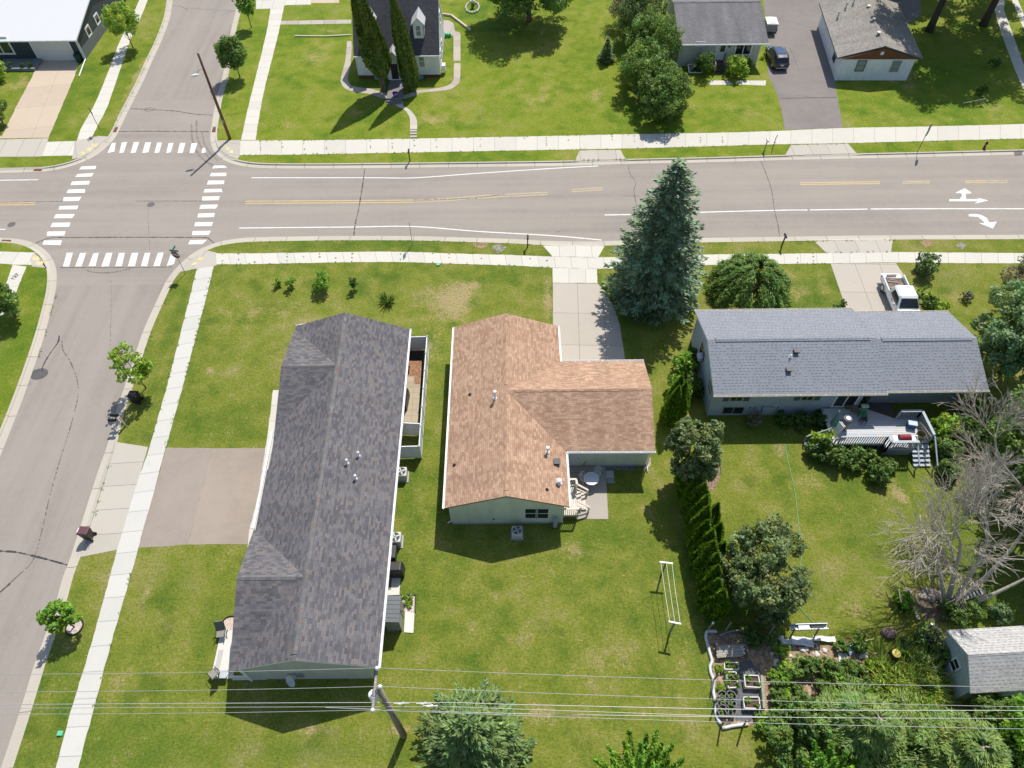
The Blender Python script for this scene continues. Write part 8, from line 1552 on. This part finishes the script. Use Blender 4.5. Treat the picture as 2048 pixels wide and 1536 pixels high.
for k in range(12): p = a.lerp(b, (k + .5) / 12); mb = MB(); mb.bar(p + V(.04, -.2, .02), p + V(-.04, .2, .02), .12, .03); part(mb, 'rung', M_WHITE, t)
# --- hose, posts, small odds
w_ = smooth_line(px([(1569, 888), (1578, 930), (1590, 985), (1596, 1040), (1601, 1080), (1603, 1110), (1598, 1150), (1592, 1180), (1594, 1205), (1610, 1228), (1630, 1248), (1635, 1255)], G + .025), .3); mb = MB(); mb.tube(w_, .022, 6); tag(mb.build('garden_hose', plain('pale green hose', (.16, .4, .2), .5, .1), smooth=True), 'pale green garden hose lying across the backyard lawn', 'hose')
t = T('birdbath', 'white bowl birdbath on the small mulch bed by the hedge', 'birdbath', 1421, 944); mb = MB(); mb.lathe([(.16, 0), (.08, .08), (.07, .5), (.12, .55), (.26, .62), (.27, .66), (.2, .62)], (0, 0, 0), 16); lp(mb, 'bowl', M_WHITE, t)
shrub('bed_plant', 'leafy plant left of the birdbath', 'plant', at(1414, 935), .6, .45, m_fresh, 380, 8, .15); shrub('bed_plant', 'dark plant below the birdbath', 'plant', at(1419, 952), .4, .35, m_dark, 250, 6, .13)
strip_wall('bed_edging', 'black edging curve of the birdbath mulch bed', [(1424, 910), (1434, 920), (1441, 935), (1442, 948)], .1, M_BLACK, 'edging')
for u, v, lb in ((876, 529.5, 'small teal utility lid on the lawn edge below the south sidewalk'), (120, 1467, 'small green utility lid on the left verge at the bottom')): mb = MB(); p = P(u, v, G + .05); mb.box(p, (.32, .28, .14)); tag(mb.build('ground_marker', plain('teal plastic lid', (.12, .5, .3), .5), bevel=.03), lb, 'utility lid')
t = T('stone_ring', 'teardrop ring of pale stones round a plant on the upper lawn', 'flower bed', 944, 18); rp_ = smooth_line(px([(945, 3), (955, 9), (958, 17), (954, 24), (944, 27), (935, 24), (932, 16), (937, 8), (945, 3)], G), .3); 
for k in range(0, len(rp_) - 1): mb = MB(); p = rp_[k]; mb.box((p.x, p.y, G + .12), (.3, .22, .26), k); part(mb, 'stone', M_STW, t, bevel=.05)
shrub('bed_plant', 'plant in the teardrop stone ring', 'plant', at(945, 15), .8, .55, m_dec, 300, 7, .15); 
def beam(label, pts, mat, w__=.22, h=.25): mb = MB(); w_ = px(pts, G + h / 2); [mb.bar(w_[i], w_[i + 1], w__, h) for i in range(len(w_) - 1)]; tag(mb.build('landscape_timber', mat), label, 'timber')
beam('bent pale landscape timber right of the white cottage', [(884, 28), (903, 31), (941, 60)], M_WOODL); beam('straight landscape timber left of the white cottage', [(590, 72), (650, 72.5), (702, 70)], M_WOODL, .16, .14)
t = T('watering_can', 'bright green watering can on the path right of the white cottage', 'watering can', 895, 74); mb = MB(); mb.lathe([(.22, 0), (.22, .4), (.16, .45)], (-.15, 0, 0), 12); mb.lathe([(.2, 0), (.2, .38), (.14, .42)], (.3, .05, 0), 12); mb.tube([(.1, 0, .2), (-.5, .1, .5)], .04, 6); lp(mb, 'body', plain('bright green plastic', (.01, .4, .16), .4), t)
t = thing('flower_pot', 'purple flower pot on the front steps of the white cottage', 'pot', P(791, 193, .5)); mb = MB(); mb.lathe([(.2, 0), (.3, .45), (.33, .46), (.26, .4)], (0, 0, 0), 14); lp(mb, 'pot', plain('purple glaze', (.10, .012, .10), .35), t); shrub('pot_plant', 'small plant in the purple pot on the front steps', 'plant', P(791, 193, .85), .45, .3, m_purp, 160, 5, .12)
t = T('wall_fan_box', 'white boxed unit on the right wall of the white cottage', 'box', 886, 146); mb = MB(); mb.box((.15, 0, .75), (.4, .7, .7)); lp(mb, 'case', M_WHITEB, t); mb = MB(); mb.tube([(.3, -.3, 0), (.3, -.3, .5)], .03, 5); mb.tube([(.3, .3, 0), (.3, .3, .5)], .03, 5); lp(mb, 'legs', M_STEEL, t)
mb = MB(); mb.bar(P(1927, 206, .3), P(1972, 197, .35), .05, .05); tag(mb.build('white_stick', M_WHITE), 'white stick lying on the shaded lawn near the right sidewalk', 'stick')
mb = MB(); p = P(149.5, 1254, G); mb.lathe([(.5, 0), (.5, .04)], p, 20); tag(mb.build('pebble_ring', speckle_mat('pale pebbles', [(.2, (.4, .33, .28)), (.8, (.66, .58, .52))], 18)), 'round pale pebble ring at the base of the compact street tree', 'tree ring')
mb = MB(); mb.tube([p + V(.52 * math.cos(a), .52 * math.sin(a), .06) for a in np.linspace(0, 6.283, 24)], .05, 6, cap=False); tag(mb.build('ring_edging', M_BLACK), 'black rubber edging of the pebble ring on the left verge', 'edging')
t = T('wall_bench', 'grey spigot stand against the slate house east wall', 'hose reel', 199, 38); mb = MB(); mb.box((-.1, 0, .5), (.25, .4, .5)); lp(mb, 'reel', M_STEEL, t); mb = MB(); mb.tube([(-.1, -.3, 0), (-.1, 0, 1.0), (-.1, .3, 0)], .03, 5); lp(mb, 'stand', M_BLACK, t)
q = text_mesh('127', .55, M_BLACK, 'path_number'); q.location = P(30, 553.5, G + .012); q.rotation_euler = (0, 0, R(72)); q['kind'] = 'structure'
t = T('garden_boulder', 'rough brown stump stone at the edge of the garden soil', 'stone', 1776, 1268); mb = MB(); mb.lathe([(.5, 0), (.45, .3), (.25, .45)], (0, 0, 0), 9, sx=1, sy=.8); lp(mb, 'stone', plain('brown stone', (.25, .17, .14), .9, .3, 4), t)
# weeds in the joints and along kerbs: nobody could count them
n = 0; Cs = []
def weeds(pts, z, k, sp, s=.09):
    w_ = smooth_line(px(pts, z), .4)
    for p in w_:
        if rng.uniform() < k:
            m_ = int(rng.integers(4, 12)); q = np.array(p)[None] + rng.normal(0, sp, (m_, 3)) * np.array([1, 1, 0]); q[:, 2] = z + rng.uniform(.0, .05, m_); Cs.append(q)
for pts, k in [([(435, 529), (600, 527), (900, 527), (1100, 534)], .35), ([(1230, 537), (1650, 527)], .3), ([(512, 483.5), (800, 481), (1080, 490)], .35), ([(1240, 491), (1620, 482)], .3), ([(480, 310.5), (1024, 301.5), (1500, 290.5)], .4), ([(512, 282), (1024, 273.5), (1560, 261)], .35), ([(1700, 287), (2048, 277.5)], .4), ([(428, 530), (390, 679), (332, 893)], .4), ([(395, 536), (360, 671), (300, 893)], .25), ([(350, 565), (305, 665), (262, 783)], .45), ([(111, 590), (84, 690), (57, 770)], .45), ([(480, 40), (452, 170), (436, 265)], .35), ([(326, 50), (275, 165), (222, 262)], .35), ([(234, 885), (214, 945), (190, 1030)], .3), ([(1150, 320.5), (1252, 318)], .6), ([(1628, 483), (1790, 480)], .35), ([(1653, 505), (1785, 503)], .4), ([(1580, 290), (1698, 287)], .5), ([(261, 1152), (185, 1427)], .35)]: weeds(pts, G + .01, k, .07)
for u in list(np.arange(445, 1100, 32.4)) + list(np.arange(1440, 1640, 31)): 
    if rng.uniform() < .7: weeds([(u, 507.5), (u + rng.uniform(-1, 1), 514 + rng.uniform(0, 14))], G + .012, .75, .035)
for u in list(np.arange(520, 1560, 44)):
    f = (u - 512) / 1048; 
    if rng.uniform() < .7: weeds([(u, 283 - 20 * f), (u + 1, 300 - 18 * f)], G + .012, .6, .035)
C = np.concatenate(Cs); k = len(C); L = rng.uniform(.06, .14, k); o = addmesh('weeds', leafmesh('weeds', C, unit(k) * np.array([1, 1, .4]) + np.array([0, 0, .3]), unit(k) * .5 + np.array([0, 0, 1.]), L, L * .6, tints(k, .3, .15), m_olive)); o['kind'] = 'stuff'
